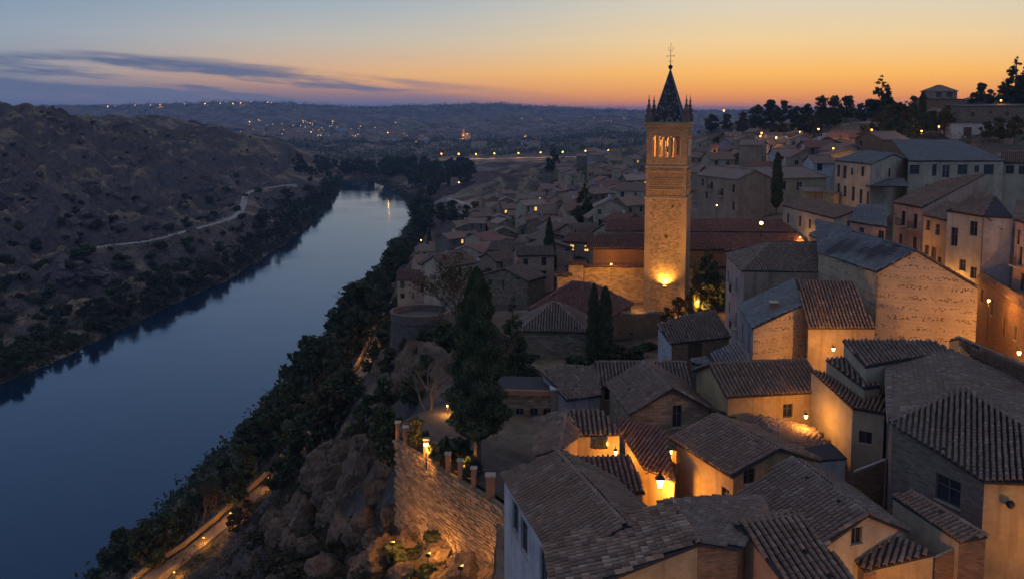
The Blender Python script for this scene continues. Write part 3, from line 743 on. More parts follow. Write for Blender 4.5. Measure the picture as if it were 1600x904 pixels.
# scrub and herbs too many to count, merged
def scatter(name, label, regions, n, proto_n, smin, smax, mat, seed, d0, cond=None):
    g = np.random.default_rng(seed); Vs = []; N_ = 0
    pts = []
    while len(pts) < n and N_ < n * 3:
        N_ += 1; (x0, x1, y0, y1) = regions[g.integers(len(regions))]
        pts.append((g.uniform(x0, x1), g.uniform(y0, y1)))
    A = np.array(pts); ln = A[:, 1]
    x = A[:, 0]; y = A[:, 1]
    z = terr_fast(x, y); ok = (shore(x, y) > 1)
    if cond is not None: ok &= cond(x, y, z)
    x, y, z = x[ok], y[ok], z[ok]
    for i in range(len(x)):
        s = g.uniform(smin, smax); P = g.normal(size=(proto_n, 3)) * np.array([.42, .42, .3]) * s; P[:, 2] = np.abs(P[:, 2]) + .05 * s
        Vs.append(np.array([x[i], y[i], z[i]]) + P)
    P = np.concatenate(Vs); V, Fc = quads(P, np.repeat(g.uniform(.5, 1.2, len(x)) * (smin + smax) * .075, proto_n), None, seed + 1)
    o = link(bpy.data.objects.new(name, fast_mesh(name, V, Fc, M[mat]))); tag(o, label, None, None, 'stuff'); return o
scatter('scrub', 'low scrub and dry herbs over the far hillside', [(-420, -165, 290, 700), (-300, -160, 290, 520), (-420, -180, 700, 1000)], 7500, 12, 1.0, 3.2, 'scrub', 5, 200)
scatter('cliff_scrub', 'dry grass and low scrub on the near cliff', [(-70, -8, 70, 200), (-40, -8, 60, 140), (-30, -9, 70, 120)], 5200, 18, .5, 1.8, 'scrub', 6, 40, lambda x, y, z: (z < 58) & (plateau(x, y) < .6))
scatter('cliff_herbs', 'yellowed herbs and dry grass among the cliff rocks', [(-70, -8, 70, 200), (-30, -8, 60, 120)], 3200, 18, .5, 1.5, 'leafyel', 8, 40, lambda x, y, z: (z < 58) & (plateau(x, y) < .6))
scatter('valley_woods', 'dark woods and hedges across the distant valley', [(-900, 900, 1450, 4200), (-700, 300, 1450, 2400)], 3200, 12, 8, 22, 'leafdk', 9, 900)
scatter('ridge_woods', 'low trees along the distant skyline', [(-2200, 2600, 4600, 5800)], 2200, 10, 12, 34, 'leafdk', 10, 900)
scatter('hill_undergrowth', 'dark undergrowth on the hill above the town', [(90, 320, 230, 620), (60, 300, 260, 520), (-20, 60, 280, 700)], 1700, 16, 1.5, 4.2, 'leafdk', 12, 100)
def shore_scatter(name, label, side, n, smin, smax, mat, seed, wd):
    g = np.random.default_rng(seed); y = g.uniform(150 if side > 0 else 280, 1210, n); X_ = XR if side > 0 else XL
    x = np.interp(y, *X_) + side * (np.abs(g.normal(0, wd, n)) - 2); z = terr_fast(x, y); ok = z > .1; x, y, z = x[ok], y[ok], z[ok]; k = 14
    s_ = g.uniform(smin, smax, len(x)); Pn = g.normal(size=(len(x), k, 3)) * np.array([.5, .5, .3]) * s_[:, None, None]; Pn[..., 2] = np.abs(Pn[..., 2])
    Q = (np.stack([x, y, z], 1)[:, None] + Pn).reshape(-1, 3); V, Fc = quads(Q, np.repeat(s_ * .22, k), None, seed)
    tag(link(bpy.data.objects.new(name, fast_mesh(name, V, Fc, M[mat]))), label, None, None, 'stuff')
shore_scatter('bank_reeds', 'reeds and low bushes lining the far bank', -1, 4200, 1.0, 3.0, 'leafdk', 21, 9)
shore_scatter('shore_reeds', 'reeds and low bushes lining the near shore', 1, 3200, 1.0, 2.8, 'leafdk', 22, 7)
# bushes on the near cliff
for i in range(140):
    px, py = random.uniform(380, 690), random.uniform(560, 900); p = hit(px, py, 60)
    if p is None or p.z > 60 or plateau(np.array([p.x]), np.array([p.y]))[0] > .5: continue
    bh = random.uniform(.8, 2.4); plant('cliff_bush', BUSH[i % 6], p - Vector((0, 0, .2)), bh, f'{size_word(bh, 1.3, 1.9)} scrubby bush clinging to the near cliff {path_zone(px, py)}', 'bush', 'bushes on the near cliff', wide=random.uniform(1, 1.5))

UP = 'trees on the uphill side of the river path'
for i, (px, py, ht) in enumerate(((372, 836, 5), (440, 770, 6), (468, 742, 7), (492, 715, 8), (512, 688, 9), (521, 672, 8), (530, 655, 8), (538, 642, 7), (546, 630, 6), (585, 590, 6), (598, 565, 7), (606, 545, 7), (612, 530, 8), (618, 515, 8), (625, 500, 7), (632, 490, 7), (630, 530, 6), (622, 560, 6))):
    ground_plant('uphill_tree', BR[i % 4] if i % 4 else DRY[0], px, py, ht, f'{size_word(ht, 6, 7.5)} leafy tree uphill of the path {path_zone(px, py)}', 'tree', UP, 80, wide=1.15)
# ------------------------------------------------------------------ houses
def tile_mesh(L=.50, r0=.128, r1=.108, segs=5):
    vs = []; fs = []
    for k, (r_, x, lift) in enumerate(((r1, 0, .0), (r0, L, .035))):
        for j in range(segs + 1):
            a = math.pi * j / segs; vs.append((math.cos(a) * r_, x, math.sin(a) * r_ * 1.45 + lift))
    n = segs + 1
    for j in range(segs): fs.append((j, j + 1, n + j + 1, n + j))
    # rim at the lower end so the tile has a thickness
    for j in range(n):
        a = math.pi * j / segs; vs.append((math.cos(a) * r0 * .78, L - .002, math.sin(a) * r0 * .8 * .78 + .030))
    for j in range(segs): fs.append((n + j, n + j + 1, 2 * n + j + 1, 2 * n + j))
    return np.array(vs), fs
PITCH_T = .35
TV, TF = tile_mesh(); TVm, TFm = tile_mesh(segs=3)
TILE_OBJS = [0]
def plane_of(P):
    n = Vector((0, 0, 0))
    for i in range(len(P)):
        a, b = P[i], P[(i + 1) % len(P)]; n += a.cross(b)
    n.normalize()
    return n if n.z > 0 else -n
def tiles_on(P, house, roofo, mat, level, pitch=PITCH_T, expo=.40, keep=0):
    """barrel tiles in columns down the slope of the planar polygon P"""
    n = plane_of(P); g = Vector((0, 0, -1)) - n * (-n.z); 
    if g.length < 1e-3: g = Vector((0, -1, 0)) - n * -n.y
    g.normalize(); e = g.cross(n); o = P[0]
    Q = [((p - o).dot(e), (p - o).dot(g)) for p in P]
    a0, a1 = min(q[0] for q in Q), max(q[0] for q in Q)
    place = []
    nc = max(1, int((a1 - a0) / pitch)); pt = (a1 - a0) / nc
    for c in range(nc):
        a = a0 + (c + .5) * pt; cr = []
        for i in range(len(Q)):
            (x0, y0), (x1, y1) = Q[i], Q[(i + 1) % len(Q)]
            if (x0 <= a < x1) or (x1 <= a < x0): cr.append(y0 + (y1 - y0) * (a - x0) / (x1 - x0))
        cr.sort()
        for i in range(0, len(cr) - 1, 2):
            b = cr[i + 1] + .07
            jit = random.uniform(-.03, .03)
            while b - .30 > cr[i]:
                st = b - .50
                place.append((a + random.uniform(-.012, .012), max(st, cr[i] - .04) + jit, random.uniform(-.05, .05), random.uniform(-.008, .012)))
                b -= expo
    ph_ = [random.uniform(0, 6.28) for _ in range(4)]
    place = [(q[0], q[1], q[2] * .9, q[3] + .035 * math.sin(q[0] * .8 + ph_[0]) + .03 * math.sin(q[1] * 1.1 + ph_[1]) + .02 * math.sin(q[0] * 2.3 + q[1] + ph_[2]) + .03) for q in place if random.random() > .004]
    random.shuffle(place)
    E = np.array(e); G = np.array(g); Nn = np.array(n); O = np.array(o)
    if level == 0 and keep:
        place.sort(key=lambda q: (o + e * q[0] + g * q[1]).y)       # the ones that show largest
        objs, rest = place[:keep], place[keep:]
        me = bpy.data.meshes.new('tile'); me.from_pydata(TV.tolist(), [], TF); me.materials.append(mat)
        off = base_loc(roofo)
        for a, b, rot, dz in objs:
            c, s = math.cos(rot), math.sin(rot); ee = e * c + g * s; gg = g * c - e * s
            pos = o + e * a + g * b + n * (.02 + dz) - off
            t = bpy.data.objects.new('tile', me); link(t, roofo)
            t.matrix_basis = Matrix(((ee.x, gg.x, n.x, pos.x), (ee.y, gg.y, n.y, pos.y), (ee.z, gg.z, n.z, pos.z), (0, 0, 0, 1)))
            TILE_OBJS[0] += 1
    else: rest = place
    if rest:
        tv, tf = (TV, TF) if level == 0 else (TVm, TFm)
        pl = np.array(rest); c, s = np.cos(pl[:, 2]), np.sin(pl[:, 2])
        ee = c[:, None] * E + s[:, None] * G; gg = c[:, None] * G - s[:, None] * E
        pos = O + pl[:, :1] * E + pl[:, 1:2] * G + (.02 + pl[:, 3:4]) * Nn
        V = pos[:, None] + tv[None, :, :1] * ee[:, None] + tv[None, :, 1:2] * gg[:, None] + tv[None, :, 2:3] * Nn
        Fc = (np.array(tf)[None] + (np.arange(len(pl)) * len(tv))[:, None, None]).reshape(-1, 4)
        off = np.array(base_loc(roofo))
        me = fast_mesh('tile_courses', V.reshape(-1, 3) - off, Fc, mat)
        tag(link(bpy.data.objects.new('tile_courses', me), roofo), kind='stuff')
def cap_line(a, b, roofo, mat, r_=.16, step=.40, lift=.06):
    mbv = []; fcs = []; d = (b - a); L = d.length; n = max(1, int(L / step)); d.normalize()
    up = Vector((0, 0, 1)); s = d.cross(up).normalized(); up = s.cross(d).normalized(); 
    if up.z < 0: up = -up
    for i in range(n):
        p = a + d * (L * i / n) + up * (lift + random.uniform(-.015, .015)); k = len(mbv)
        for (x, rr, lf) in ((-.03, r_, .03), (L / n + .05, r_ * .86, .0)):
            for j in range(6):
                t = math.pi * j / 5; mbv.append(p + d * x + s * math.cos(t) * rr + up * (math.sin(t) * rr * .85 + lf - .05))
        for j in range(5): fcs.append((k + j, k + j + 1, k + 6 + j + 1, k + 6 + j))
    o = mesh('ridge_cap', mbv, fcs, mat, roofo); o['kind'] = 'stuff'; return o

class House:
    def __init__(s, name, label, base, wall='sand', tile='tile', cat='house', group=None, level=1, at=None):
        s.name, s.label, s.base, s.cat, s.group = name, label, base, cat, group
        s.wm, s.tm, s.level = wall, tile, level; s.P = {}; s.root = None; s.walls_ = []; s.keep = 0; s.segs = {}
    def pt(self, **kw):
        for k, v in kw.items(): self.P[k] = v if isinstance(v, Vector) else W(*v)
        return self
    def off(s, k, ref, dx=0, dy=0, dz=0): s.P[k] = s.P[ref] + Vector((dx, dy, dz)); return s
    def on(s, k, px, py, a, b, c):           # pixel on the plane through three known points
        A, B, C = s.P[a], s.P[b], s.P[c]; n = (B - A).cross(C - A); r = ray(px, py); o = Vector((0, 0, CAMZ))
        t = (A - o).dot(n) / r.dot(n); s.P[k] = o + r * t; return s
    def vert(s, k, px, py, a, b):           # pixel on the upright plane through two known points
        A, B = s.P[a], s.P[b]; n = Vector((B.y - A.y, A.x - B.x, 0)); r = ray(px, py); o = Vector((0, 0, CAMZ))
        s.P[k] = o + r * ((A - o).dot(n) / r.dot(n)); return s
    def start(s):
        if s.root is None:
            c = sum(s.P.values(), Vector((0, 0, 0))) / len(s.P); s.c = c
            s.root = root(s.name, (c.x, c.y, CAMZ - s.base), s.label, s.cat, s.group)
    def roof(s, keys, level=None, mat=None, keep=0, thick=.14, over=.0, tiles=True, caps=()):
        s.start(); level = s.level if level is None else level; mat = M[mat or s.tm]
        P = [s.P[k] for k in keys.split()]; n = plane_of(P)
        k = len(P); vs = [p for p in P] + [p - Vector((0, 0, thick)) for p in P]
        a = sum((P[i].x * P[(i + 1) % k].y - P[(i + 1) % k].x * P[i].y) for i in range(k))
        top = tuple(range(k)) if a > 0 else tuple(range(k - 1, -1, -1)); bot = tuple(k + i for i in reversed(top))
        fs = [top, bot] + [(i, k + i, k + (i + 1) % k, (i + 1) % k) for i in range(k)]
        ro = mesh('roof', vs, fs, M['slab'] if (tiles and level < 2) else mat, s.root)
        if tiles and level < 2: tiles_on(P, s, ro, mat, level, keep=keep)
        for c in caps: 
            a_, b_ = c.split('-'); cap_line(s.P[a_], s.P[b_], ro, mat)
        s.last = ro; return s
    def wall(s, keys, mat=None, inset=.25, wins=(), base=None, thick=True, name='wall'):
        """wins: (segment, px, py, width, height, style) - the opening seen at that pixel"""
        s.start(); ks = keys.split(); zb = CAMZ - (s.base if base is None else base) - 1.2
        P = []
        for k in ks:
            p = s.P[k].copy(); d = Vector((s.c.x - p.x, s.c.y - p.y, 0)); d.normalize(); P.append(p + d * inset - Vector((0, 0, .12)))
        vs, fs, uv = [], [], []; run = 0
        for i in range(len(P) - 1):
            a, b = P[i], P[i + 1]; h = Vector((b.x - a.x, b.y - a.y, 0)); L = h.length
            if L < .05: continue
            h /= L; nrm = Vector((h.y, -h.x, 0))
            mid = (a + b) / 2
            if nrm.dot(Vector((mid.x - s.c.x, mid.y - s.c.y, 0))) < 0: nrm = -nrm
            zt = lambda x: a.z + (b.z - a.z) * x / L
            ops = []
            for w in wins:
                if w[0] != i: continue
                if w[1] == 'L': w = (i, 0, 0, w[4], w[5], w[6], w[2], a.z - w[3])
                r = ray(w[1], w[2]); o = Vector((0, 0, CAMZ)); den = r.dot(nrm)
                if abs(den) < 1e-5: continue
                q = o + r * ((a - o).dot(nrm) / den); x = (q - a).dot(h); z = q.z
                if len(w) > 6: x, z = w[6], w[7]
                x0, x1 = max(.15, x - w[3] / 2), min(L - .15, x + w[3] / 2); z1 = min(z + w[4] / 2, min(zt(x0), zt(x1)) - .1); z0 = max(z - w[4] / 2, zb + .1)
                if x1 - x0 < .2 or z1 - z0 < .2: continue
                if any(not (x1 < q_[0] or x0 > q_[1]) and not (z1 < q_[2] or z0 > q_[3]) for q_ in ops): continue
                ops.append((x0, x1, z0, z1, w[5] if len(w) > 5 else 'window'))
            xs = sorted({0., L} | {q for o_ in ops for q in o_[:2]})
            def quad(p4, u4):
                k = len(vs); vs.extend(p4); fs.append((k, k + 1, k + 2, k + 3)); uv.extend(u4)
            pt = lambda x, z, d=0.: a + h * x + Vector((0, 0, z - a.z)) - nrm * d
            for j in range(len(xs) - 1):
                x0, x1 = xs[j], xs[j + 1]; xm = (x0 + x1) / 2
                cut = sorted((o_[2], o_[3]) for o_ in ops if o_[0] < xm < o_[1]); lo = zb
                for c0, c1 in cut + [(None, None)]:
                    t0, t1 = (zt(x0), zt(x1)) if c0 is None else (c0, c0)
                    quad([pt(x0, lo), pt(x1, lo), pt(x1, t1), pt(x0, t0)], [(run + x0, lo), (run + x1, lo), (run + x1, t1), (run + x0, t0)]); lo = c1
            for x0, x1, z0, z1, st in ops:
                D = .22
                for (A_, B_) in (((x0, z0), (x1, z0)), ((x1, z0), (x1, z1)), ((x1, z1), (x0, z1)), ((x0, z1), (x0, z0))):
                    quad([pt(*A_), pt(*B_), pt(*B_, D), pt(*A_, D)], [(run + A_[0], A_[1]), (run + B_[0], B_[1]), (run + B_[0], B_[1] + .2), (run + A_[0], A_[1] + .2)])
                s.window(pt, x0, x1, z0, z1, st, D)
            run += L
        o = mesh(name, vs, fs, M[mat or s.wm], s.root, uvs=uv); s.lastwall = o
        return s
    def window(s, pt, x0, x1, z0, z1, st, D):
        def slab(mb, a0, a1, b0, b1, d0, d1):
            v = [pt(x, z, d) for d in (d0, d1) for x, z in ((a0, b0), (a1, b0), (a1, b1), (a0, b1))]
            mb.add(v, [(0, 1, 2, 3), (7, 6, 5, 4), (0, 4, 5, 1), (1, 5, 6, 2), (2, 6, 7, 3), (3, 7, 4, 0)])
        f = MB(); w = .05 if st != 'door' else .07; dn, df = D - .09, D - .03
        slab(f, x0, x0 + w, z0, z1, dn, df); slab(f, x1 - w, x1, z0, z1, dn, df); slab(f, x0 + w, x1 - w, z1 - w, z1, dn, df); slab(f, x0 + w, x1 - w, z0, z0 + w, dn, df)
        if st in ('window', 'lit', 'pale'):
            xm = (x0 + x1) / 2; slab(f, xm - .03, xm + .03, z0 + w, z1 - w, dn, df)
            if z1 - z0 > 1.0:
                zm = z0 + (z1 - z0) * .62; slab(f, x0 + w, xm - .03, zm - .02, zm + .02, dn + .01, df); slab(f, xm + .03, x1 - w, zm - .02, zm + .02, dn + .01, df)
        if st == 'louver':
            pass
        nm = {'door': 'door', 'shutter': 'shuttered_window', 'louver': 'shuttered_window'}.get(st, 'window')
        fo = f.build(nm, M['wood' if st in ('door', 'shutter', 'louver') else ('framew' if st == 'pale' else 'frame')], s.root)
        p = MB(); slab(p, x0, x1, z0, z1, D - .03, D)
        p.build('leaf' if st in ('door', 'shutter') else 'pane', M['wood' if st == 'door' else 'woodgreen' if st == 'shutter' else 'litpane' if st == 'lit' else 'glass'], fo)
        if st in ('window', 'pale', 'lit') and (z1 - z0) < 2.4:
            si = MB(); slab(si, x0 - .08, x1 + .08, z0 - .09, z0 - .005, -.08, .05); si.build('sill', M['trim'], fo)
        if st == 'balcony':
            b = MB(); slab(b, x0 - .35, x1 + .35, z0 - .16, z0 - .02, -.75, -.003); fl = b.build('balcony_floor', M['trim'], s.root)
            r_ = MB(); n = 12
            for i in range(n + 1):
                x = x0 - .32 + (x1 - x0 + .64) * i / n; slab(r_, x - .012, x + .012, z0 - .02, z0 + .95, -.72, -.70)
            slab(r_, x0 - .34, x1 + .34, z0 + .95, z0 + .99, -.735, -.69)
            for x in (x0 - .33, x1 + .33): slab(r_, x - .02, x + .02, z0 + .95, z0 + .99, -.69, -.003)
            o = r_.build('railing', M['iron'], fl)
    def chimney(s, px, py, k3, w=.55, hgt=1.2, mat='brick'):
        s.on('_ch', px, py, *k3.split()); p = s.P.pop('_ch'); mb = MB()
        mb.box(p.x - w / 2, p.x + w / 2, p.y - w / 2, p.y + w / 2, p.z - .5, p.z + hgt); c = mb.build('chimney', M[mat], s.root)
        m2 = MB(); m2.box(p.x - w / 2 - .07, p.x + w / 2 + .07, p.y - w / 2 - .07, p.y + w / 2 + .07, p.z + hgt + .003, p.z + hgt + .1); m2.build('chimney_cap', M['trim'], c); return s
    def pipe(s, keys, dz=0, r_=.06):
        pts = [s.P[k] + Vector((0, -.08, dz - .2)) for k in keys.split()]; e = pts[-1].copy(); e.z = CAMZ - s.base
        mb = MB(); mb.tube(pts + [e], r_, 6); mb.build('drainpipe', M['zinc'], s.root); return s

def box_house(name, label, A, B, he, width, rise, base, ridge='AB', wall='sand', tile='tile', level=1, keep=0, wins=(), cat='house', group=None, hip=0., over=.35, caps=True, matcap=None, start=True, flip=1):
    """rectangular house: A and B are the pixels of two eave corners, he metres below the camera; it runs `width` away from the viewer"""
    h = House(name, label, base, wall, tile, cat, group, level)
    a, b = (W(*A, he) if len(A) == 2 else A), (W(*B, he) if len(B) == 2 else B)
    return finish_box(h, a, b, width * flip, rise, ridge, hip, over, level, keep, wins, caps)
def finish_box(h, a, b, width, rise, ridge, hip, over, level, keep, wins, caps):
    u = (b - a); u.z = 0; L = u.length; u.normalize(); v = Vector((-u.y, u.x, 0))
    if v.y < 0: v = -v
    if width < 0: v = -v; width = -width
    c, d = b + v * width, a + v * width
    up = Vector((0, 0, rise))
    dn = Vector((0, 0, -over * (rise / (width / 2 if ridge == 'AB' else L / 2))))
    if ridge == 'AB':
        k = min(hip * width / 2, L * .48)
        r1, r2 = a + v * width / 2 + up + u * k, b + v * width / 2 + up - u * k
        ox = u * over
        h.pt(a=a, b=b, c=c, d=d, r=a + v * width / 2 + up if not hip else a.copy(), s=b + v * width / 2 + up if not hip else b.copy())
        e = dict(A=a - v * over - ox + dn, B=b - v * over + ox + dn, C=c + v * over + ox + dn, D=d + v * over - ox + dn, R=r1 - (ox if not hip else Vector()), S=r2 + (ox if not hip else Vector()))
        h.pt(**e)
        h.roof('A B S R', keep=keep, caps=['R-S'] if caps else ()); h.roof('C D R S')
        if hip:
            h.roof('B C S', caps=['S-B', 'S-C'] if caps else ()); h.roof('D A R', caps=['R-A', 'R-D'] if caps else ()); h.wall('a b c d a', inset=.0, wins=wins)
        else: h.wall('a b s c d r a', inset=.0, wins=wins)
    elif ridge == 'BC':
        ox = v * over
        k = hip * L / 2
        r1, r2 = (a + b) / 2 + up + v * k, (c + d) / 2 + up - v * k
        h.pt(a=a, b=b, c=c, d=d, r=(a + b) / 2 + up, s=(c + d) / 2 + up)
        h.pt(A=a - u * over - ox + dn, B=b + u * over - ox + dn, C=c + u * over + ox + dn, D=d - u * over + ox + dn, R=r1 - (ox if not hip else Vector()), S=r2 + (ox if not hip else Vector()))
        h.roof('D A R S', keep=keep // 2, caps=['R-S'] if caps else ()); h.roof('B C S R', keep=keep // 2)
        if hip: h.roof('A B R', caps=['R-A', 'R-B'] if caps else ()); h.roof('C D S'); h.wall('a b c d a', inset=0, wins=wins)
        else: h.wall('a r b c s d a', inset=.0, wins=wins)
    elif ridge == 'shed':      # low at AB, high at the far side
        h.pt(a=a, b=b, c=c + up, d=d + up); e = u * over
        k = over * rise / width
        h.pt(A=a - v * over - e - Vector((0, 0, k)), B=b - v * over + e - Vector((0, 0, k)), C=c + up + v * over + e + Vector((0, 0, k)), D=d + up + v * over - e + Vector((0, 0, k)))
        h.roof('A B C D', keep=keep); h.wall('a b c d a', inset=0, wins=wins)
    return h
# ================================================================== the near houses
# --- house with the white wall over the cliff
h = House('white_walled_house', 'house with pale whitewashed wall and three tall windows at the cliff edge', 31, 'white', 'tile', level=0)
h.pt(a=(784, 742, 23.2), b=(878, 895, 23.2), r=(871, 704, 21.5), s=(976, 819, 21.5))
v = h.P['r'] - h.P['a']; h.P['c'] = h.P['s'] + Vector((v.x, v.y, -v.z)) ; h.P['d'] = h.P['r'] + Vector((v.x, v.y, -v.z))
h.roof('a b s r', keep=300, caps=['r-s']); h.roof('c d r s')
h.wall('r a b s c d r', wins=[(1, 805, 808, 1.5, 1.9, 'window'), (1, 819, 838, 1.5, 2.0, 'window'), (1, 849, 890, 1.5, 2.2, 'window')])
# --- gable house with the mottled orange roof, brick and yellow front
h = House('mottled_roof_house', 'house with mottled orange tiles and brick strip beside ochre gable', 31, 'ochre', 'tilewarm', level=0)
h.pt(r=(1050, 780, 21.2), s=(1092, 849, 21.2), e=(866, 938, 22.9), q=(1158, 857, 21.7))
h.on('f', 1026, 797, 'r', 's', 'e')
v = h.P['e'] - h.P['s']; h.P['d'] = h.P['r'] + v * .98
h.off('t', 'r', *(h.P['q'] - h.P['s']))
h.on('t', 1186, 777, 'r', 's', 'q'); h.on('w', 1199, 800, 'r', 's', 'q')
h.roof('e s r d', keep=300, caps=['r-s']); h.roof('r s q w t', mat='tilegrey', level=1)
h.wall('e s', inset=.2); h.wall('s q w', mat='brick', inset=.2); h.wall('w t r d e', inset=.3)
pp = h.P['s'] + Vector((-.9, .05, -.5)); mb = MB(); mb.tube([pp, pp - Vector((0, 0, 8))], .07, 6); mb.build('drainpipe', M['zinc'], h.root)
# --- lamplit house above the lantern alley
WC = [(0, 1133, 775, .9, 1.2, 'window'), (1, 1171, 739, .95, 1.5, 'window')]
h = box_house('lamplit_house', 'ochre house with bright lamplit blank wall above the lantern alley', (1057, 684), (1146, 738), 24.4, 6.8, 1.25, 31, 'AB', 'ochre', 'tile', 0, 300, WC)
# --- grey ribbed roof beside it
h = House('ribbed_roof_house', 'low house under a steep ribbed dark roof with pale verge', 31, 'cream', 'tilegrey', level=0)
h.pt(r=(1237, 715, 23.0), s=(1356, 804, 23.0), a=(1157, 770, 24.9)); h.off('b', 'a', *(h.P['s'] - h.P['r']))
v = h.P['r'] - h.P['a']; h.P['d'] = h.P['r'] + Vector((v.x, v.y, -v.z)) * .8; h.P['c'] = h.P['s'] + Vector((v.x, v.y, -v.z)) * .8
h.roof('a b s r', keep=300, caps=['r-s']); h.roof('c d r s'); h.wall('r a b s c d r', wins=[(2, 1340, 836, .9, 1.0, 'window')])
# --- steep ribbed roof at the bottom edge
h = House('mauve_walled_house', 'house with mauve plaster flank under wide brown barrel tile roof', 31, 'pink', 'tile', level=0)
h.pt(r=(1156, 818, 21.3), s=(1250, 803, 21.3), a=(1216, 898, 22.6))
v = h.P['a'] - h.P['r']; h.P['a'] = h.P['r'] + v * 1.5; h.P['b'] = h.P['s'] + v * 1.5
h.P['d'] = h.P['r'] + Vector((-v.x, -v.y, v.z)) * .45; h.P['c'] = h.P['s'] + Vector((-v.x, -v.y, v.z)) * .45
h.roof('a b s r', keep=300, caps=['r-s']); h.roof('c d r s'); h.wall('b c s b a r d c', inset=.2)
# --- low blue-grey lean-to and the walled yard beside it
h = House('lean_to', 'low lean-to with blue-grey tiles against a stained parapet', 31, 'ochre', 'tilegrey', level=0, cat='lean-to')
h.pt(a=(1303, 845, 25.4), b=(1390, 832, 24.7), d=(1352, 890, 26.0)); h.on('c', 1463, 864, 'a', 'b', 'd')
h.roof('a d c b', keep=160); h.wall('a d c b', inset=.15)
h = House('parapet_house', 'stained plaster parapet with narrow tiled coping and lit ochre brick end', 31, 'sand', 'tile', level=0, cat='wall')
h.pt(a=(1394, 775, 24.3), b=(1500, 845, 24.3), r=(1424, 767, 23.9), s=(1543, 837, 23.9))
h.roof('a b s r', keep=120, caps=['r-s']); h.wall('r a b', inset=.1); h.wall('b s r', 'brick', inset=.1)
h = House('yard_wall', 'ochre brick yard wall with sloping top below the parapet', 31, 'brick', 'tile', cat='wall')
h.pt(a=(1350, 893, 26.1), b=(1462, 867, 25.4), c=(1502, 848, 24.6)); h.off('e', 'a', .3, .35, 0); h.off('f', 'b', .3, .35, 0); h.off('g', 'c', .3, .3, 0)
h.start(); h.wall('a b c', 'brick', inset=0); h.wall('g f e', 'brick', inset=0)
vs = [h.P[k] - Vector((0, 0, .1)) for k in 'abcgfe']; mesh('coping', vs + [p - Vector((0, 0, .15)) for p in vs], [(0, 1, 4, 5), (1, 2, 3, 4), (0, 6, 7, 1), (1, 7, 8, 2)], M['trim'], h.root)
# --- big grey hipped house on the right edge
h = House('grey_hipped_house', 'large house with grey hipped tile roof and weathered brick wall with deep window', 30, 'brickgrey', 'tilegrey', level=0)
h.pt(e=(1538, 752, 22.4), f=(1660, 757, 22.4), p=(1506, 609, 20.0))
h.on('a', 1390, 658, 'e', 'f', 'p'); h.on('g', 1680, 712, 'e', 'f', 'p')
h.pt(l=(1384, 561, 20.9)); h.on('q', 1489, 551, 'l', 'a', 'p')
h.pt(k=(1680, 640, 21.4)); h.on('m', 1600, 596, 'p', 'q', 'k') ; h.on('n', 1690, 716, 'p', 'q', 'k')
h.P['g'] = h.P['n']
h.roof('e f g p a', keep=300, caps=['p-a', 'p-g']); h.roof('a p q l', caps=['p-q'], level=0, keep=220); h.roof('p n k m q', level=0, keep=150)
h.wall('l a e', inset=.25, wins=[(1, 1481, 766, 1.9, 1.7, 'window')]); h.wall('e f', 'ochre', inset=.25); h.wall('q l', inset=.25); h.wall('q m k', inset=.25)
gp = h.P['l']; mb = MB(); mb.tube([h.P['l'] + Vector((-.1, 0, -.1)), h.P['a'] + Vector((-.1, 0, -.1)), h.P['a'] + Vector((-.1, .05, -6))], .09, 6); mb.build('gutter', M['zinc'], h.root)
pf = h.P['e'].lerp(h.P['f'], .34) + Vector((0, -.15, -1.3)); mb = MB(); mb.lathe([(.0, -.22), (.2, -.2), (.26, 0), (.18, .16), (.0, .2)], 12, Matrix.Translation(pf) @ Matrix.Rotation(1.4, 4, 'X')); mb.build('wall_fixture', M['iron'], h.root)
# --- stepped small houses behind it
h = House('tall_ochre_house', 'narrow tall ochre house with small tiled lean-to roof and dark recess', 31, 'sand', 'tile', level=0)
h.pt(a=(1266, 577, 22.4), b=(1332, 637, 23.6), c=(1384, 646, 23.6), d=(1382, 612, 22.6)); h.on('d', 1380, 604, 'a', 'b', 'c')
h.roof('a b c d', keep=120); h.wall('d a b c', inset=.15, wins=[(2, 1352, 683, 1.0, 1.0, 'window')])
h = House('chequer_roof_house', 'small pale roof of chequered tiles stepping down beside the tall ochre house', 31, 'sand', 'tilegrey', level=0)
h.pt(a=(1290, 561, 21.2), b=(1350, 606, 22.2), d=(1326, 556, 21.0)); h.on('c', 1376, 603, 'a', 'b', 'd'); h.on('d', 1330, 556, 'a', 'b', 'c')
h.roof('a b c d', keep=100); h.wall('d a b c', inset=.1)
h = House('ridge_step_house', 'stepped roof house with bluish highlights below the lit gable', 31, 'cream', 'tilegrey', level=0)
h.pt(a=(1316, 531, 19.6), b=(1352, 573, 20.6), d=(1455, 532, 19.6)); h.on('c', 1490, 548, 'a', 'b', 'd')
h.roof('a b c d', keep=160); h.wall('d a b c', inset=.15)
h = House('long_side_roof_house', 'low house with long plain tile roof and lit ochre flank behind the grey hipped house', 29, 'ochre', 'tile', level=1)
h.pt(a=(1520, 556, 20.4), r=(1498, 527, 19.4), s=(1660, 596, 19.4)); h.on('b', 1660, 625, 'a', 'r', 's')
h.off('c', 's', .6, 3, -1); h.off('d', 'r', .6, 3, -1)
h.roof('a b s r', caps=['r-s']); h.roof('c d r s'); h.wall('r a b', inset=.15); h.wall('d r', inset=.1)
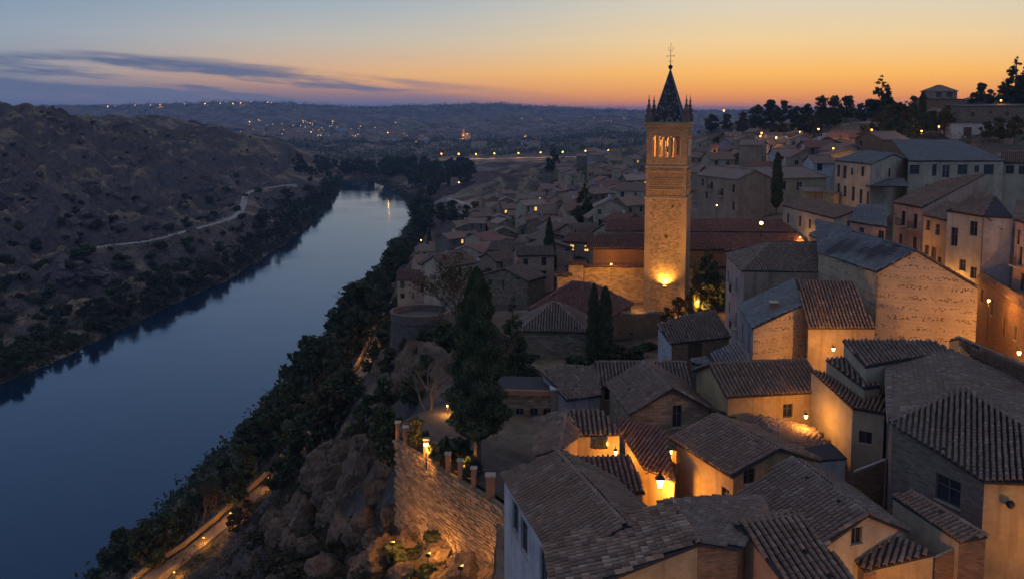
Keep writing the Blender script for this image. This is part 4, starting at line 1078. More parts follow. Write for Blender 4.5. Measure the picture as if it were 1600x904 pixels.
# little shed with pale doors
h = House('rooftop_shed', 'small grey metal shed with pale side panels on a rooftop', 28.6, 'white', 'tilegrey', cat='shed')
h.pt(a=(1258, 698, 25.2), b=(1284, 718, 25.4), c=(1323, 715, 25.4), d=(1300, 692, 25.2))
h.roof('a b c d', tiles=False, level=2, mat='slab'); h.wall('d a b c d', inset=.08, wins=[(1, 1264, 728, .9, 1.6, 'door')])
h = House('shed_block', 'plain plastered block under the rooftop shed', 31, 'greyp', 'tilegrey', cat='house')
h.pt(a=(1250, 745, 28.4), b=(1290, 775, 28.4), c=(1345, 762, 28.4), d=(1300, 735, 28.4)); h.roof('a b c d', tiles=False, level=2, mat='slab'); h.wall('a b c d a', inset=.05)
h = House('brick_side_wall', 'red brick wall with sloping coping beside the grey hipped house', 31, 'brick', 'tile', cat='wall')
h.pt(a=(1333, 737, 26.2), b=(1388, 716, 25.4)); h.off('c', 'a', .35, .5, 0); h.off('d', 'b', .35, .5, 0)
h.roof('a b d c', tiles=False, level=2, mat='greyp'); h.wall('a b d c a', inset=.05)
# --- cluster on the alley: hipped roof, lit window house, roof over the lantern wall
h = House('fan_roof_house', 'house with fan-shaped hipped roof and pale hip lines beside the lit window', 31, 'ochre', 'tile', level=0)
h.pt(p=(885, 641, 23.4), a=(836, 655, 24.6), b=(836, 711, 25.0), c=(872, 700, 25.2), d=(905, 680, 24.8))
h.pt(q=(940, 640, 23.4)); h.on('e', 972, 678, 'p', 'q', 'd')
h.on('c', 874, 702, 'p', 'a', 'b')
h.roof('p a b c', caps=['p-c'], keep=70); h.roof('p c d', caps=['p-d'], keep=60); h.roof('p d e q', keep=110)
h.wall('a b c d', inset=.15); h.wall('d e', inset=.2, wins=[(0, 938, 690, 1.1, .95, 'window'), ]); h.wall('e q p a', inset=.2)
h = House('alley_yellow_house', 'bright yellow lamplit house front with green shutter under red-brown roof', 31, 'ochre', 'tilered', level=0)
h.pt(a=(925, 771, 26.4), b=(1008, 769, 26.4), r=(884, 713, 25.2)); h.on('s', 985, 712, 'a', 'b', 'r')
h.roof('a b s r', keep=240); h.off('c', 's', .4, 1.0, 0); h.off('d', 'r', .4, 1.0, 0); h.wall('d a b c', inset=.2, wins=[(1, 948, 785, .9, 1.3, 'shutter')])
h = House('wine_roof_house', 'house with long wine-red tile roof running down to the wall lantern', 31, 'ochre', 'tilered', level=0)
h.pt(r=(962, 652, 24.3), s=(1048, 690, 24.6), a=(1005, 730, 26.2)); h.on('b', 1055, 748, 'r', 's', 'a'); h.on('m', 974, 682, 'r', 's', 'a'); h.on('s', 1040, 668, 'r', 'm', 'a'); h.on('b', 1056, 752, 'r', 'm', 'a')
h.roof('m a b s r', keep=220); h.wall('m a b s', inset=.2)
# small lit terrace beside the lamplit house
h = House('lit_terrace', 'small yellow walled terrace beside the lamplit house', 31, 'ochre', 'tile', cat='terrace')
h.pt(a=(1037, 706, 26.0), b=(1056, 722, 26.0)); h.off('c', 'b', 1.0, .8, 0); h.off('d', 'a', 1.0, .8, 0); h.start(); h.wall('d a b c d', inset=.02)
# --- gable house with the dark attic window
WD = [(0, 1054, 650, 1.3, 2.0, 'window'), (1, 1054, 650, 1.3, 2.0, 'window')]
h = box_house('attic_window_house', 'stone gable house with one dark attic window facing the alley roofs', (988, 642), (1108, 637), 26.0, 8.5, 1.9, 31.5, 'BC', 'stone', 'tilegrey', 1, 0, WD)
h = House('plain_court_house', 'low plain house with wide flat grey roof below the cypresses', 31, 'greyp', 'tilegrey', level=1)
h.pt(a=(884, 625, 27.4), b=(940, 617, 27.4), c=(935, 572, 26.4)); h.on('d', 846, 580, 'a', 'b', 'c'); h.on('e', 870, 570, 'a', 'b', 'c')
h.roof('a b c e d'); h.wall('d a b', inset=.2)
h = box_house('court_range', 'low range with ribbed roof stretching below the brick church yard wall', (940, 600), (1076, 600), 27.2, 6.5, 1.4, 31.5, 'AB', 'brown', 'tilegrey', 1, 0, [(0, 952, 615, .9, 1.2, 'window')])
# block of the terrace garden with coping
WT = [(0, 774, 644, .8, 1.0, 'window'), (0, 812, 645, .8, 1.0, 'window'), (0, 834, 645, .8, 1.0, 'window'), (0, 855, 646, .8, 1.0, 'window')]
h = House('garden_block', 'long rubble building with brick coping and small dark windows behind the terrace garden', 32, 'stonedk', 'tile', cat='building')
h.pt(a=(757, 609, 27.3), b=(868, 612, 27.3)); h.off('c', 'b', .5, 5, 0); h.off('d', 'a', .5, 5, 0)
h.roof('a b c d', tiles=False, level=2, mat='slab'); h.wall('a b c d a', inset=.1, wins=WT)
mb = MB(); A_, B_ = h.P['a'], h.P['b']
n_ = 34
for i in range(n_):
    p = A_.lerp(B_, (i + .5) / n_); mb.box(p.x - .1, p.x + .1, p.y - .14, p.y + .2, p.z - .38, p.z + .10)
h_o = mb.build('brick_coping', M['brick'], h.root); h_o['kind'] = 'stuff'
mb = MB(); mb.box(B_.x - .45, B_.x + .5, B_.y - .2, B_.y + .9, B_.z - 3, B_.z + .2); mb.build('corner_pier', M['stonedk'], h.root)
mb = MB(); mb.box(B_.x - .55, B_.x + .6, B_.y - .3, B_.y + 1.0, B_.z + .203, B_.z + .35); mb.build('pier_cap', M['white'], h.root)
# --- lower ochre house with ribbed roof
WE = [(0, 1231, 641, .9, 1.2, 'lit'), (3, 1125, 630, .9, 1.2, 'window')]
h = box_house('lit_corner_house', 'long ochre house with lit wall and little window under ribbed roof', (1138, 615), (1285, 607), 24.2, 7.5, 1.6, 30.5, 'AB', 'ochre', 'tile', 1, 0, [(0, 1231, 641, .9, 1.2, 'window')])
h = House('low_dark_gable', 'low dark gabled roof tucked below the lit corner house', 31, 'greyp', 'tilegrey', level=1)
h.pt(r=(1188, 649, 26.0), a=(1150, 664, 26.6), b=(1210, 730, 27.6), c=(1265, 690, 26.8)); h.on('s', 1236, 706, 'r', 'a', 'b')
h.on('c', 1262, 692, 'r', 's', 'b') ; h.off('c', 'r', 4.2, -1.2, -.7); h.off('e', 's', 4.0, -1.2, -.7)
h.roof('a b s r', caps=['r-s']); h.roof('r s e c'); h.wall('r a b s e', inset=.1)
# --- brick house with boarded window and slate-blue lean-to
h = House('boarded_window_house', 'red brick house with boarded window and two-step weathered roof', 31.5, 'brick', 'tilegrey', level=1)
h.pt(a=(1048, 537, 25.4), b=(1142, 526, 25.2), d=(1026, 507, 23.8)); h.on('c', 1118, 484, 'a', 'b', 'd'); h.on('e', 1080, 489, 'a', 'b', 'd')
h.roof('a b c e d'); h.wall('a b', inset=.2, wins=[(0, 1086, 548, 1.7, 1.8, 'door')]); h.wall('d a', 'white', inset=.2)
h.wall('b c e d', inset=.2)
h = House('blue_lean_to', 'lean-to with smooth slate-blue roof beside the putlog gable', 31, 'greyp', 'tileblue', level=1, cat='lean-to')
h.pt(a=(1118, 581, 24.8), b=(1178, 580, 24.8), d=(1109, 553, 24.0)); h.on('c', 1152, 532, 'a', 'b', 'd'); h.on('e', 1170, 560, 'a', 'b', 'd')
h.roof('a b e c d'); h.wall('d a b c', inset=.15)
h = House('small_court_block', 'small grey court block with tiny blue roof under the brick house', 31.5, 'greyp', 'tileblue', level=1, cat='house')
h.pt(a=(1080, 566, 26.0), b=(1115, 575, 26.4), d=(1078, 560, 25.9)); h.on('c', 1102, 556, 'a', 'b', 'd'); h.roof('a b c d'); h.off('f', 'b', 1, 1.4, 0); h.wall('d a b f', inset=.1)
# --- the big lamplit building
h = House('lamplit_gable_building', 'big building with wide lamplit gable of rubble rows and hipped ribbed roof', 30, 'putlog', 'tilegrey', level=1, cat='building')
h.pt(a=(1370, 425, 16.6), r=(1431, 391, 14.15)); h.vert('z', 1530, 450, 'a', 'r')
d_ = Vector((-.10, 1, 0)).normalized()
h.off('e', 'a', -1.5, 14, 0); h.off('s', 'r', -1.6, 26, 0); h.off('y', 'z', -1.2, 24, 0)
h.roof('a e s r', caps=['r-s'], mat='tileblue'); h.roof('z r s y', mat='tilegrey'); h.wall('e a r z y', inset=.12)
# main block
h.pt(f=(1159, 423, 19.0), g=(1334, 425, 19.0)); h.pt(t=(1200, 381, 17.0), u=(1350, 381, 17.0), k=(1133, 397, 19.0))
h.roof('f g u t', caps=['t-u', 't-f']); h.roof('k f t', mat='tilegrey', caps=['t-k']); h.off('k2', 'k', 14, 3, 0); h.roof('k2 k t u')
h.wall('k f', 'greyp', inset=.25, wins=[(0, 1138, 432, .9, 1.5, 'window'), (0, 1150, 445, .9, 1.8, 'balcony'), (0, 1140, 480, .9, 1.4, 'window'), (0, 1150, 500, .9, 2.0, 'balcony')]); h.wall('f g', 'brown', inset=.25); h.wall('k2 k', inset=.25)
# lower wing in front
h.pt(l=(1153, 478, 21.8), m=(1176, 513, 21.8), n=(1261, 473, 19.8), o=(1241, 436, 19.8))
h.on('o', 1241, 437, 'l', 'm', 'n')
h.roof('l m n o', mat='tileblue', caps=['n-o']); h.pt(p=(1262, 512, 21.8)); h.pt(q=(1367, 512, 21.8)); h.on('w', 1331, 439, 'n', 'p', 'q'); h.on('v', 1243, 437, 'n', 'p', 'q')
h.roof('p q w v', mat='tilegrey'); h.wall('l m', 'greyp', inset=.1, wins=[(0, 1160, 520, .8, 2.2, 'window'), (0, 1170, 535, .8, 2.2, 'window')]); h.wall('m n p', inset=.1); h.wall('p q', 'brown', inset=.2)
h.chimney(1209, 484, 'l m n', .8, .8)
h.pipe('a', -.2, .09)
# far hipped roofs of the same block
h = House('hip_end_roof', 'weathered pale roof end rising behind the ribbed main block', 28, 'sand', 'tileblue', level=1, cat='house')
h.pt(a=(1264, 367, 17.2), b=(1298, 381, 17.4), t=(1308, 349, 15.8)); h.on('c', 1333, 357, 'a', 'b', 't'); h.off('d', 'a', 5, 8, 0); h.pt(e=(1352, 372, 17.4))
h.roof('a b c t'); h.roof('c b e'); h.wall('d a b e', inset=.2)
# ================================================================== the bell tower
TD = 146.0
def tower():
    c = Wd(1038.5, 487, TD); base_z = c.z
    zz = lambda py: Wd(1038.5, py, TD - 3.0).z
    ang = R(-16.4); ca, sa = math.cos(ang), math.sin(ang); Wt = 6.35; hw = Wt / 2
    ctr = Vector((c.x + .25, TD, base_z))
    rt = root('bell_tower', ctr, 'tall floodlit stone and brick bell tower with arcaded belfry and pointed roof', 'tower')
    def T(x, y, z): return Vector((ctr.x + x * ca - y * sa, ctr.y + x * sa + y * ca, z))
    Mt = Matrix.Translation((ctr.x, ctr.y, 0)) @ Matrix.Rotation(ang, 4, 'Z')
    z_a, z_b, z_c = zz(311), zz(262), zz(200)
    holes = [(0.15, zz(369), .42, .55), (1.05, zz(322), .32, .4)]
    # shaft: corner brick quoins left plain, middle panel of rubble
    def shaft(z0, z1, w, name, mat, ops=()):
        vs, fs, uv = [], [], []
        for s_ in range(4):
            Rm = Matrix.Rotation(math.pi / 2 * s_, 4, 'Z')
            def P(x, z, d=0): return Mt @ (Rm @ Vector((x, -w + d, z)))
            xs = sorted({-w, w} | ({q for o in ops for q in (o[0] - o[2] / 2, o[0] + o[2] / 2)} if s_ == 0 else set()))
            for j in range(len(xs) - 1):
                a, b = xs[j], xs[j + 1]; lo = z0
                cut = sorted((o[1] - o[3] / 2, o[1] + o[3] / 2) for o in ops if s_ == 0 and o[0] - o[2] / 2 < (a + b) / 2 < o[0] + o[2] / 2)
                for c0, c1 in cut + [(z1, None)]:
                    k = len(vs); vs += [P(a, lo), P(b, lo), P(b, c0), P(a, c0)]; fs.append((k, k + 1, k + 2, k + 3)); uv += [(a + s_ * 8, lo), (b + s_ * 8, lo), (b + s_ * 8, c0), (a + s_ * 8, c0)]; lo = c1
            if s_ == 0:
                for o in ops:
                    x0, x1, c0, c1 = o[0] - o[2] / 2, o[0] + o[2] / 2, o[1] - o[3] / 2, o[1] + o[3] / 2
                    for A_, B_ in (((x0, c0), (x1, c0)), ((x1, c0), (x1, c1)), ((x1, c1), (x0, c1)), ((x0, c1), (x0, c0))):
                        k = len(vs); vs += [P(*A_), P(*B_), P(*B_, .6), P(*A_, .6)]; fs.append((k, k + 1, k + 2, k + 3)); uv += [(0, 0), (1, 0), (1, .5), (0, .5)]
                    k = len(vs); vs += [P(x0, c0, .6), P(x1, c0, .6), P(x1, c1, .6), P(x0, c1, .6)]; fs.append((k, k + 1, k + 2, k + 3)); uv += [(0, 0)] * 4
        return mesh(name, vs, fs, M[mat], rt, uvs=uv)
    shaft(base_z - 2, z_a, hw, 'shaft', 'tower', holes)
    # quoins: brick strips up the corners, a hair proud
    q = MB()
    for sx in (-1, 1):
        for sy in (-1, 1):
            z = base_z - 2; i = 0
            while z < z_a - .3:
                l1, l2 = ((1.05, .75), (.75, 1.05))[i % 2]; hgt = min(.62, z_a - .02 - z)
                x0, x1 = sorted((sx * (hw + .03), sx * (hw - l1))); y0, y1 = sorted((sy * (hw + .03), sy * (hw - l2))); q.box(x0, x1, y0, y1, z, z + hgt - .03, Mt); z += .62; i += 1
    tag(q.build('quoins', M['towerb'], rt), kind='stuff')
    def ring(z, w, hgt, name, mat='towerb'):
        mb = MB(); mb.box(-w, w, -w, w, z, z + hgt, Mt); return mb.build(name, M[mat], rt)
    ring(z_a, hw + .16, .22, 'string_course'); ring(z_a + .223, hw + .05, .12, 'string_course')
    w2 = hw - .08
    shaft(z_a + .34, z_b, w2, 'relief_storey', 'towerb')
    # rows of little blind arches and lozenge work, each block standing proud
    rb = MB()
    for s_ in range(4):
        Rm = Mt @ Matrix.Rotation(math.pi / 2 * s_, 4, 'Z'); H = z_b - z_a - .34
        for (f0, f1, n, kind) in ((.08, .27, 9, 0), (.34, .60, 12, 1), (.66, .90, 11, 0)):
            z0, z1 = z_a + .34 + H * f0, z_a + .34 + H * f1; wd = (w2 * 2 - 1.5) / n
            for i in range(n):
                x = -w2 + .75 + wd * i
                if kind == 0:
                    rb.box(x + .02, x + wd * .3, -w2 - .20, -w2 - .002, z0, z1 - (z1 - z0) * .3, Rm)
                    rb.box(x + .02, x + wd * .98, -w2 - .24, -w2 - .002, z1 - (z1 - z0) * .28, z1 - .02, Rm)
                else:
                    for j in range(3):
                        zz0 = z0 + (z1 - z0) * j / 3; xo = x + (wd * .5 if j % 2 else 0); rb.box(xo, xo + wd * .42, -w2 - .18, -w2 - .002, zz0 + .03, zz0 + (z1 - z0) / 3 - .1, Rm)
        for z in (z_a + .36, z_a + .34 + H * .29, z_a + .34 + H * .615, z_a + .34 + H * .93): rb.box(-w2 + .5, w2 - .5, -w2 - .14, -w2 - .002, z, z + .1, Rm)
    tag(rb.build('blind_arches', M['towerb'], rt), kind='stuff')
    ring(z_b, hw + .12, .2, 'string_course'); ring(z_b + .203, hw + .02, .1, 'string_course')
    # belfry: five horseshoe openings on every side
    z0, z1 = z_b + .31, z_c; w3 = hw - .06; zs, zt = zz(245), zz(213)
    n = 5; span = 4.3; bay = span / n; D = .75
    for s_ in range(4):
        Rm = Mt @ Matrix.Rotation(math.pi / 2 * s_, 4, 'Z'); vs, fs, uv = [], [], []
        P = lambda x, z, d=0: Rm @ Vector((x, -w3 + d, z))
        def poly(pts):
            k = len(vs); vs.extend(P(*p) for p in pts); fs.append(tuple(range(k, k + len(pts)))); uv.extend((p[0] + 9 * s_, p[1]) for p in pts)
        poly([(-w3, z0), (w3, z0), (w3, zs), (-w3, zs)]); poly([(-w3, zt + .35), (w3, zt + .35), (w3, z1), (-w3, z1)])
        poly([(-w3, zs), (-span / 2, zs), (-span / 2, zt + .35), (-w3, zt + .35)]); poly([(span / 2, zs), (w3, zs), (w3, zt + .35), (span / 2, zt + .35)])
        for i in range(n):
            xc = -span / 2 + bay * (i + .5); hwid = bay * .23; rr = bay * .40; zc_ = zt - rr
            out = [(xc - hwid, zs), (xc - hwid, zc_ - math.sqrt(rr * rr - hwid * hwid))] + [(xc - rr * math.cos(t), zc_ + rr * math.sin(t)) for t in np.linspace(-.75, math.pi / 2, 9)[1:]]
            Lp = [(xc - bay / 2, zs)] + out + [(xc, zt + .35), (xc - bay / 2, zt + .35)]; poly(Lp)
            mir = lambda p: (2 * xc - p[0], p[1]); poly([mir(p) for p in reversed(Lp)])
            full = out + [mir(p) for p in reversed(out[:-1])]
            for j in range(len(full) - 1):
                a, b = full[j], full[j + 1]; k = len(vs); vs.extend([P(*a), P(*b), P(*b, D), P(*a, D)]); fs.append((k, k + 1, k + 2, k + 3)); uv.extend([(0, a[1]), (0, b[1]), (D, b[1]), (D, a[1])])
            k = len(vs); a, b = full[0], full[-1]; vs.extend([P(*b), P(*a), P(*a, D), P(*b, D)]); fs.append((k, k + 1, k + 2, k + 3)); uv.extend([(0, 0)] * 4)
        bw = mesh('belfry_wall', vs, fs, M['towerb'], rt, uvs=uv)
        cb = MB()
        for i in range(n + 1):
            x = -span / 2 + bay * i; cb.lathe([(.13, zs), (.13, zs + .15), (.085, zs + .2), (.085, zt - .75), (.14, zt - .65), (.14, zt - .52)], 8, Rm @ Matrix.Translation((x, -w3 - .05, 0)))
        tag(cb.build('colonnettes', M['trim'], bw), kind='stuff')
        ab = MB()
        for i in range(n):
            xc = -span / 2 + bay * (i + .5); r0 = bay * .42
            for t in np.linspace(-.5, math.pi + .5, 12): ab.box(-.05, .05, -.06, -.002, r0, r0 + .12, Rm @ Matrix.Translation((xc, -w3, zt - bay * .40)) @ Matrix.Rotation(t - math.pi / 2, 4, 'Y'))
        tag(ab.build('arch_voussoirs', M['towerb'], bw), kind='stuff')
    mb = MB(); mb.box(-w3 + .1, w3 - .1, -w3 + .1, w3 - .1, z0 - .1, z0 + .35, Mt); mb.build('belfry_floor', M['towerb'], rt)
    mb = MB(); mb.lathe([(.0, 0), (.62, .0), (.56, .15), (.42, .7), (.3, .95), (.0, 1.05)], 14, Matrix.Translation((ctr.x, ctr.y, zs + .6))); mb.build('bell', M['iron'], rt, smooth=True)
    lt = bpy.data.lights.new('belfry_light', 'POINT'); lt.energy = 3000; lt.color = (1, .46, .08); lt.shadow_soft_size = .3; lo = bpy.data.objects.new('belfry_light', lt); link(lo, rt); lo.location = (0, 0, zs + .5 - ctr.z + 1.6)
    # cornice
    for i, (w, hgt) in enumerate(((.08, .14), (.26, .16), (.44, .2), (.58, .14))): ring(z_c + (0, .143, .306, .509)[i], hw + w, hgt, 'cornice', 'towerb')
    br_ = MB()
    for s_ in range(4):
        Rm = Mt @ Matrix.Rotation(math.pi / 2 * s_, 4, 'Z')
        for i in range(17): br_.box(-hw + .05 + i * .385, -hw + .2 + i * .385, -hw - .42, -hw - .10, z_c + .15, z_c + .30, Rm)
    tag(br_.build('corbels', M['trim'], rt), kind='stuff')
    zr = z_c + .66
    # roof: four faces of fish-scale slates
    apex = zz(106); rw = hw - .82; mb = MB()
    mb.box(-hw - .1, hw + .1, -hw - .1, hw + .1, zr, zr + .25, Mt); mb.build('parapet_base', M['towerb'], rt)
    zr += .253; pv = [Mt @ Vector((x, y, zr)) for x, y in ((-rw, -rw), (rw, -rw), (rw, rw), (-rw, rw))] + [Mt @ Vector((0, 0, apex))]
    ro = mesh('roof', pv, [(0, 1, 4), (1, 2, 4), (2, 3, 4), (3, 0, 4)], M['slab'], rt)
    sl = MB(); rows = 26
    for s_ in range(4):
        Rm = Mt @ Matrix.Rotation(math.pi / 2 * s_, 4, 'Z')
        for r_ in range(rows):
            t = r_ / rows; half = rw * (1 - t); z = zr + (apex - zr) * t; nn = max(1, int(half * 2 / .26)); wd = half * 2 / nn; dz = (apex - zr) / rows
            for i in range(nn):
                x0 = -half + wd * i; y = -half - .03; y2 = -rw * (1 - min(1, (r_ + 1.15) / rows)) - .004; zt_ = z + dz * 1.15
                sx = (x0 + wd / 2) * .06 / max(half, .1) if False else 0
                k_ = (half - (rw / rows)) / max(half, .01); sl.add([Rm @ Vector(p) for p in ((x0 + .01, y, z + .09), (x0 + wd / 2, y - .01, z), (x0 + wd - .01, y, z + .09), ((x0 + wd - .01) * k_, y2, zt_), ((x0 + .01) * k_, y2, zt_))], [(0, 1, 2, 3, 4)])
    so = sl.build('slates', M['slate'], ro); so['kind'] = 'stuff'
    hp_ = MB()
    for i in range(4): hp_.tube([pv[i], pv[4]], [.09, .05], 6)
    hp_.build('hip_roll', M['zinc'], ro)
    # finial: ball, shaft, cross and crescent arms
    fi = MB(); a = Vector((ctr.x, ctr.y, apex)); zb_ = zz(103); ztp = zz(64)
    fi.lathe([(.05, -.2), (.18, 0), (.3, .12), (.36, .3), (.3, .5), (.14, .6), (.06, .64)], 12, Matrix.Translation((a.x, a.y, apex - .05)))
    fi.tube([a, Vector((a.x, a.y, ztp))], [.06, .025], 6)
    def px_(x, z): return Vector((a.x + x * ca, a.y + x * sa, z))
    zcx = zz(86); fi.tube([px_(-.58, zcx), px_(.58, zcx)], .035, 5)
    for sx in (-1, 1):
        fi.tube([px_(sx * .5, zcx + .16), px_(sx * .66, zcx), px_(sx * .5, zcx - .16)], .03, 5)
        zq = zz(76); fi.tube([px_(0, zq - .25), px_(sx * .28, zq - .1), px_(sx * .4, zq + .2), px_(sx * .34, zq + .42)], .028, 5)
        zq = zz(95); fi.tube([px_(0, zq + .12), px_(sx * .22, zq), px_(sx * .34, zq + .14)], .026, 5)
    fo = fi.build('weathervane', M['iron'], rt)
    # pinnacles on the corners
    for sx in (-1, 1):
        for sy in (-1, 1):
            p = MB(); Mx = Mt @ Matrix.Translation((sx * (hw - .32), sy * (hw - .32), zr)); Mx = Mx @ Matrix.Diagonal((1.15, 1.15, 1.05, 1)); p.box(-.42, .42, -.42, .42, 0, .95, Mx)
            p.lathe([(.5, .953), (.5, 1.08), (.3, 1.15), (.34, 1.5), (.42, 1.7), (.3, 1.95), (.2, 2.1), (.26, 2.35), (.14, 2.6), (.1, 2.9), (.16, 3.05), (.06, 3.3), (.03, 3.9), (.0, 4.0)], 8, Mx); p.build('pinnacle', M['pinn'], rt)
    # floodlight on the front
    fl = Mt @ Vector((0.1, -hw - .35, zz(447))); mb = MB(); mb.box(-.28, .28, -.2, .16, -.16, .12, Matrix.Translation(fl)); mb.tube([fl + Vector((0, .3, -.2)), fl], .05, 6)
    fx = mb.build('floodlight', M['iron'], rt); mb = MB(); mb.box(-.22, .22, -.14, .12, .122, .16, Matrix.Translation(fl)); mb.build('lamp_glass', M['lampglass'], fx)
    sp = bpy.data.lights.new('floodlight_beam', 'SPOT'); sp.energy = 2600; sp.color = (1, .5, .09); sp.spot_size = R(150); sp.spot_blend = .9; sp.shadow_soft_size = .12
    so_ = bpy.data.objects.new('floodlight_beam', sp); link(so_, rt); so_.location = fl + Vector((0, -.25, .35)) - ctr; so_.rotation_euler = Vector((.05, .33, .94)).to_track_quat('-Z', 'Y').to_euler()
    # plinth box at the foot
    pb = W(1034, 489, CAMZ - base_z - .4)
    return ctr, Mt, base_z
M['slate'] = m_tile('roof_slates', [(0, (.03, .029, .031)), (.5, (.055, .052, .054)), (.8, (.10, .092, .09)), (1, (.26, .235, .21))])
M['pinn'] = m_flat('weathered_pinnacle', (.13, .095, .07), .95, var=.4, scale=3)
TC, TM, TB = tower()

# ================================================================== the church behind it
h = House('church', 'long brick church with stepped tile roofs behind the bell tower', 33, 'brick', 'tilered', level=1, cat='church')
D1, D2, D3 = 157., 164., 173.
def dp(px, py, d): return Wd(px, py, d)
h.pt(a=dp(913, 388, D1), b=dp(1264, 394, D1), c=dp(1250, 365, D2), d=dp(934, 366, D2))
h.pt(e=dp(945, 361, D2 + .6), f=dp(1246, 365, D2 + .6), g=dp(1216, 343, D3), k=dp(953, 343, D3))
h.roof('a b c d'); h.roof('e f g k', caps=['k-g'])
h.off('a1', 'a', 1.5, .4, -.1); h.off('b1', 'b', -.3, .4, -.1)
h.wall('a1 b1', 'brick', inset=.05, name='wall'); h.off('c1', 'a1', .6, 14, 0); h.wall('c1 a1', 'brick', inset=0)
h.pt(l=dp(871, 431, D1 - 2), m=dp(1264, 431, D1 - 2)); h.off('l0', 'l', 0, 0, 0)
h.pt(n=dp(889, 418, D1 - 2), o=dp(1006, 417, D1 - 2)); 
# stepped flank wall with tiled copings
def cop(px0, py0, px1, py1, d, wdt=1.2):
    a, b = dp(px0, py0, d), dp(px1, py1, d); mb = MB(); mb.box(0, 1, 0, 1, 0, 1)
    q = House('x', 'x', 33); P_ = [a + Vector((-.3, -.3, 0)), b + Vector((.3, -.3, 0)), b + Vector((.3, wdt, .35)), a + Vector((-.3, wdt, .35))]
    ro = mesh('coping_roof', P_ + [p - Vector((0, 0, .12)) for p in P_], [(0, 1, 2, 3), (7, 6, 5, 4), (0, 4, 5, 1), (1, 5, 6, 2), (2, 6, 7, 3), (3, 7, 4, 0)], M['slab'], h.root)
    tiles_on(P_, h, ro, M['tilered'], 1)
for (x0, x1, yt, dd) in ((871, 889, 431, D1 - 2.0), (889.3, 912, 413, D1 - 2.0), (912.3, 1264, 417, D1 - 1.2)):
    a, b = dp(x0, yt, dd), dp(x1, yt, dd); k = 'w%d' % x0; h.P[k + 'a'] = a; h.P[k + 'b'] = b; h.off(k + 'c', k + 'b', 0, 3.0, 0); h.off(k + 'd', k + 'a', 0, 3.0, 0)
    h.wall(f'{k}d {k}a {k}b {k}c', 'stone', inset=0)
cop(868, 430, 892, 430, D1 - 2.2); cop(888, 412, 914, 412, D1 - 2.2); cop(912, 416, 1264, 417, D1 - 1.6, .6)
pl_ = MB()
for i in range(36):
    x = h.P['a1'].x + .4 + i * .33
    if x < h.P['a1'].x + 12: pl_.box(x, x + .16, D1 + .05, D1 + .22, dp(900, 416, D1).z + .2, h.P['a'].z - .3)
tag(pl_.build('brick_ribs', M['brick'], h.root), kind='stuff')
# lamp on the church roof edge
# ---- chapter house with two hipped roofs
h = box_house('chapter_house', 'stone chapter house with hipped tile roof and dark doorway beside two cypresses', (814, 513), (915, 515), 27.4, 8.5, 2.6, 32.5, 'AB', 'stonedk', 'tilegrey', 1, 0, [(0, 835, 568, 1.5, 2.4, 'door')], cat='building', hip=.9)
h = box_house('chapter_wing', 'reddish hipped wing rising behind the chapter house', (829, 480), (952, 492), 27.5, 9.5, 3.2, 33, 'AB', 'stonedk', 'tilered', 1, 0, [], cat='building', hip=.95)
# church yard wall
h = House('churchyard_wall', 'long brick churchyard wall with rough top behind the two cypresses', 32, 'stonedk', 'tile', cat='wall')
h.pt(a=(900, 492, 28.0), b=(1032, 488, 28.0)); h.off('c', 'b', 0, .5, 0); h.off('d', 'a', 0, .5, 0); h.start(); h.wall('d a b c d', 'brick', inset=0)
mb = MB(); A_, B_ = h.P['a'], h.P['b']
for i in range(48):
    p = A_.lerp(B_, (i + .5) / 48); hg = random.uniform(.05, .3); mb.box(p.x - .12, p.x + .1, p.y - .05, p.y + .55, p.z - .1, p.z + hg)
tag(mb.build('coping_stones', M['stone'], h.root), kind='stuff')
# ================================================================== houses up the right-hand street and hill
def auto_wins(L, H, n, rows, st=('window',), w=.9, hh=1.25, seg=0, top=1.3, step=2.8):
    out = []
    for r_ in range(rows):
        for i in range(n):
            out.append((seg, 'L', L * (i + .5) / n + random.uniform(-.25, .25), top + r_ * step, w, hh * random.choice((1, 1, 1.35)), random.choice(st)))
    return out
# house with two balconies
h = House('balcony_house', 'pink plastered house with two balcony doors on the lit street', 27, 'pink', 'tile', level=1)
h.pt(a=(1395, 316, 13.2), b=(1440, 325, 13.4), c=(1540, 272, 10.4)); h.on('d', 1470, 283, 'a', 'b', 'c')
h.roof('a b c d'); h.wall('d a b c', inset=.3, wins=[(1, 1411, 341, .9, 2.1, 'balcony'), (1, 1430, 346, .9, 2.1, 'balcony'), (1, 1407, 373, .8, 1.4, 'window'), (1, 1429, 380, .9, 1.8, 'door'), (1, 1418, 400, .8, 1.2, 'window')])
h = House('blue_roof_annex', 'lower annex with small bluish roof next to the balcony house', 27, 'pink', 'tileblue', level=1)
h.pt(a=(1327, 346, 14.9), b=(1385, 355, 15.1), c=(1384, 322, 13.2)); h.on('d', 1340, 322, 'a', 'b', 'c')
h.roof('a b c d'); h.wall('d a b c', inset=.25, wins=[(1, 1376, 368, .9, 1.3, 'window'), (1, 1346, 362, .8, 1.1, 'window')])
h = House('narrow_stained_house', 'narrow stained house with mossy roof between balcony house and cream house', 27, 'brown', 'tile', level=1)
h.pt(a=(1441, 336, 13.6), b=(1480, 345, 13.8), c=(1530, 318, 12.2)); h.on('d', 1478, 316, 'a', 'b', 'c')
h.roof('a b c d'); h.wall('d a b c', inset=.2, wins=[(1, 1450, 352, .8, 1.3, 'window'), (1, 1465, 359, .8, 1.4, 'window'), (1, 1459, 397, .9, 1.8, 'door'), (1, 1448, 390, .8, 1.2, 'window'), (1, 1468, 408, .7, 1.1, 'window')])
h = House('cream_corner_house', 'cream house with dark windows and bluish blank side wall', 25, 'cream', 'tile', level=1)
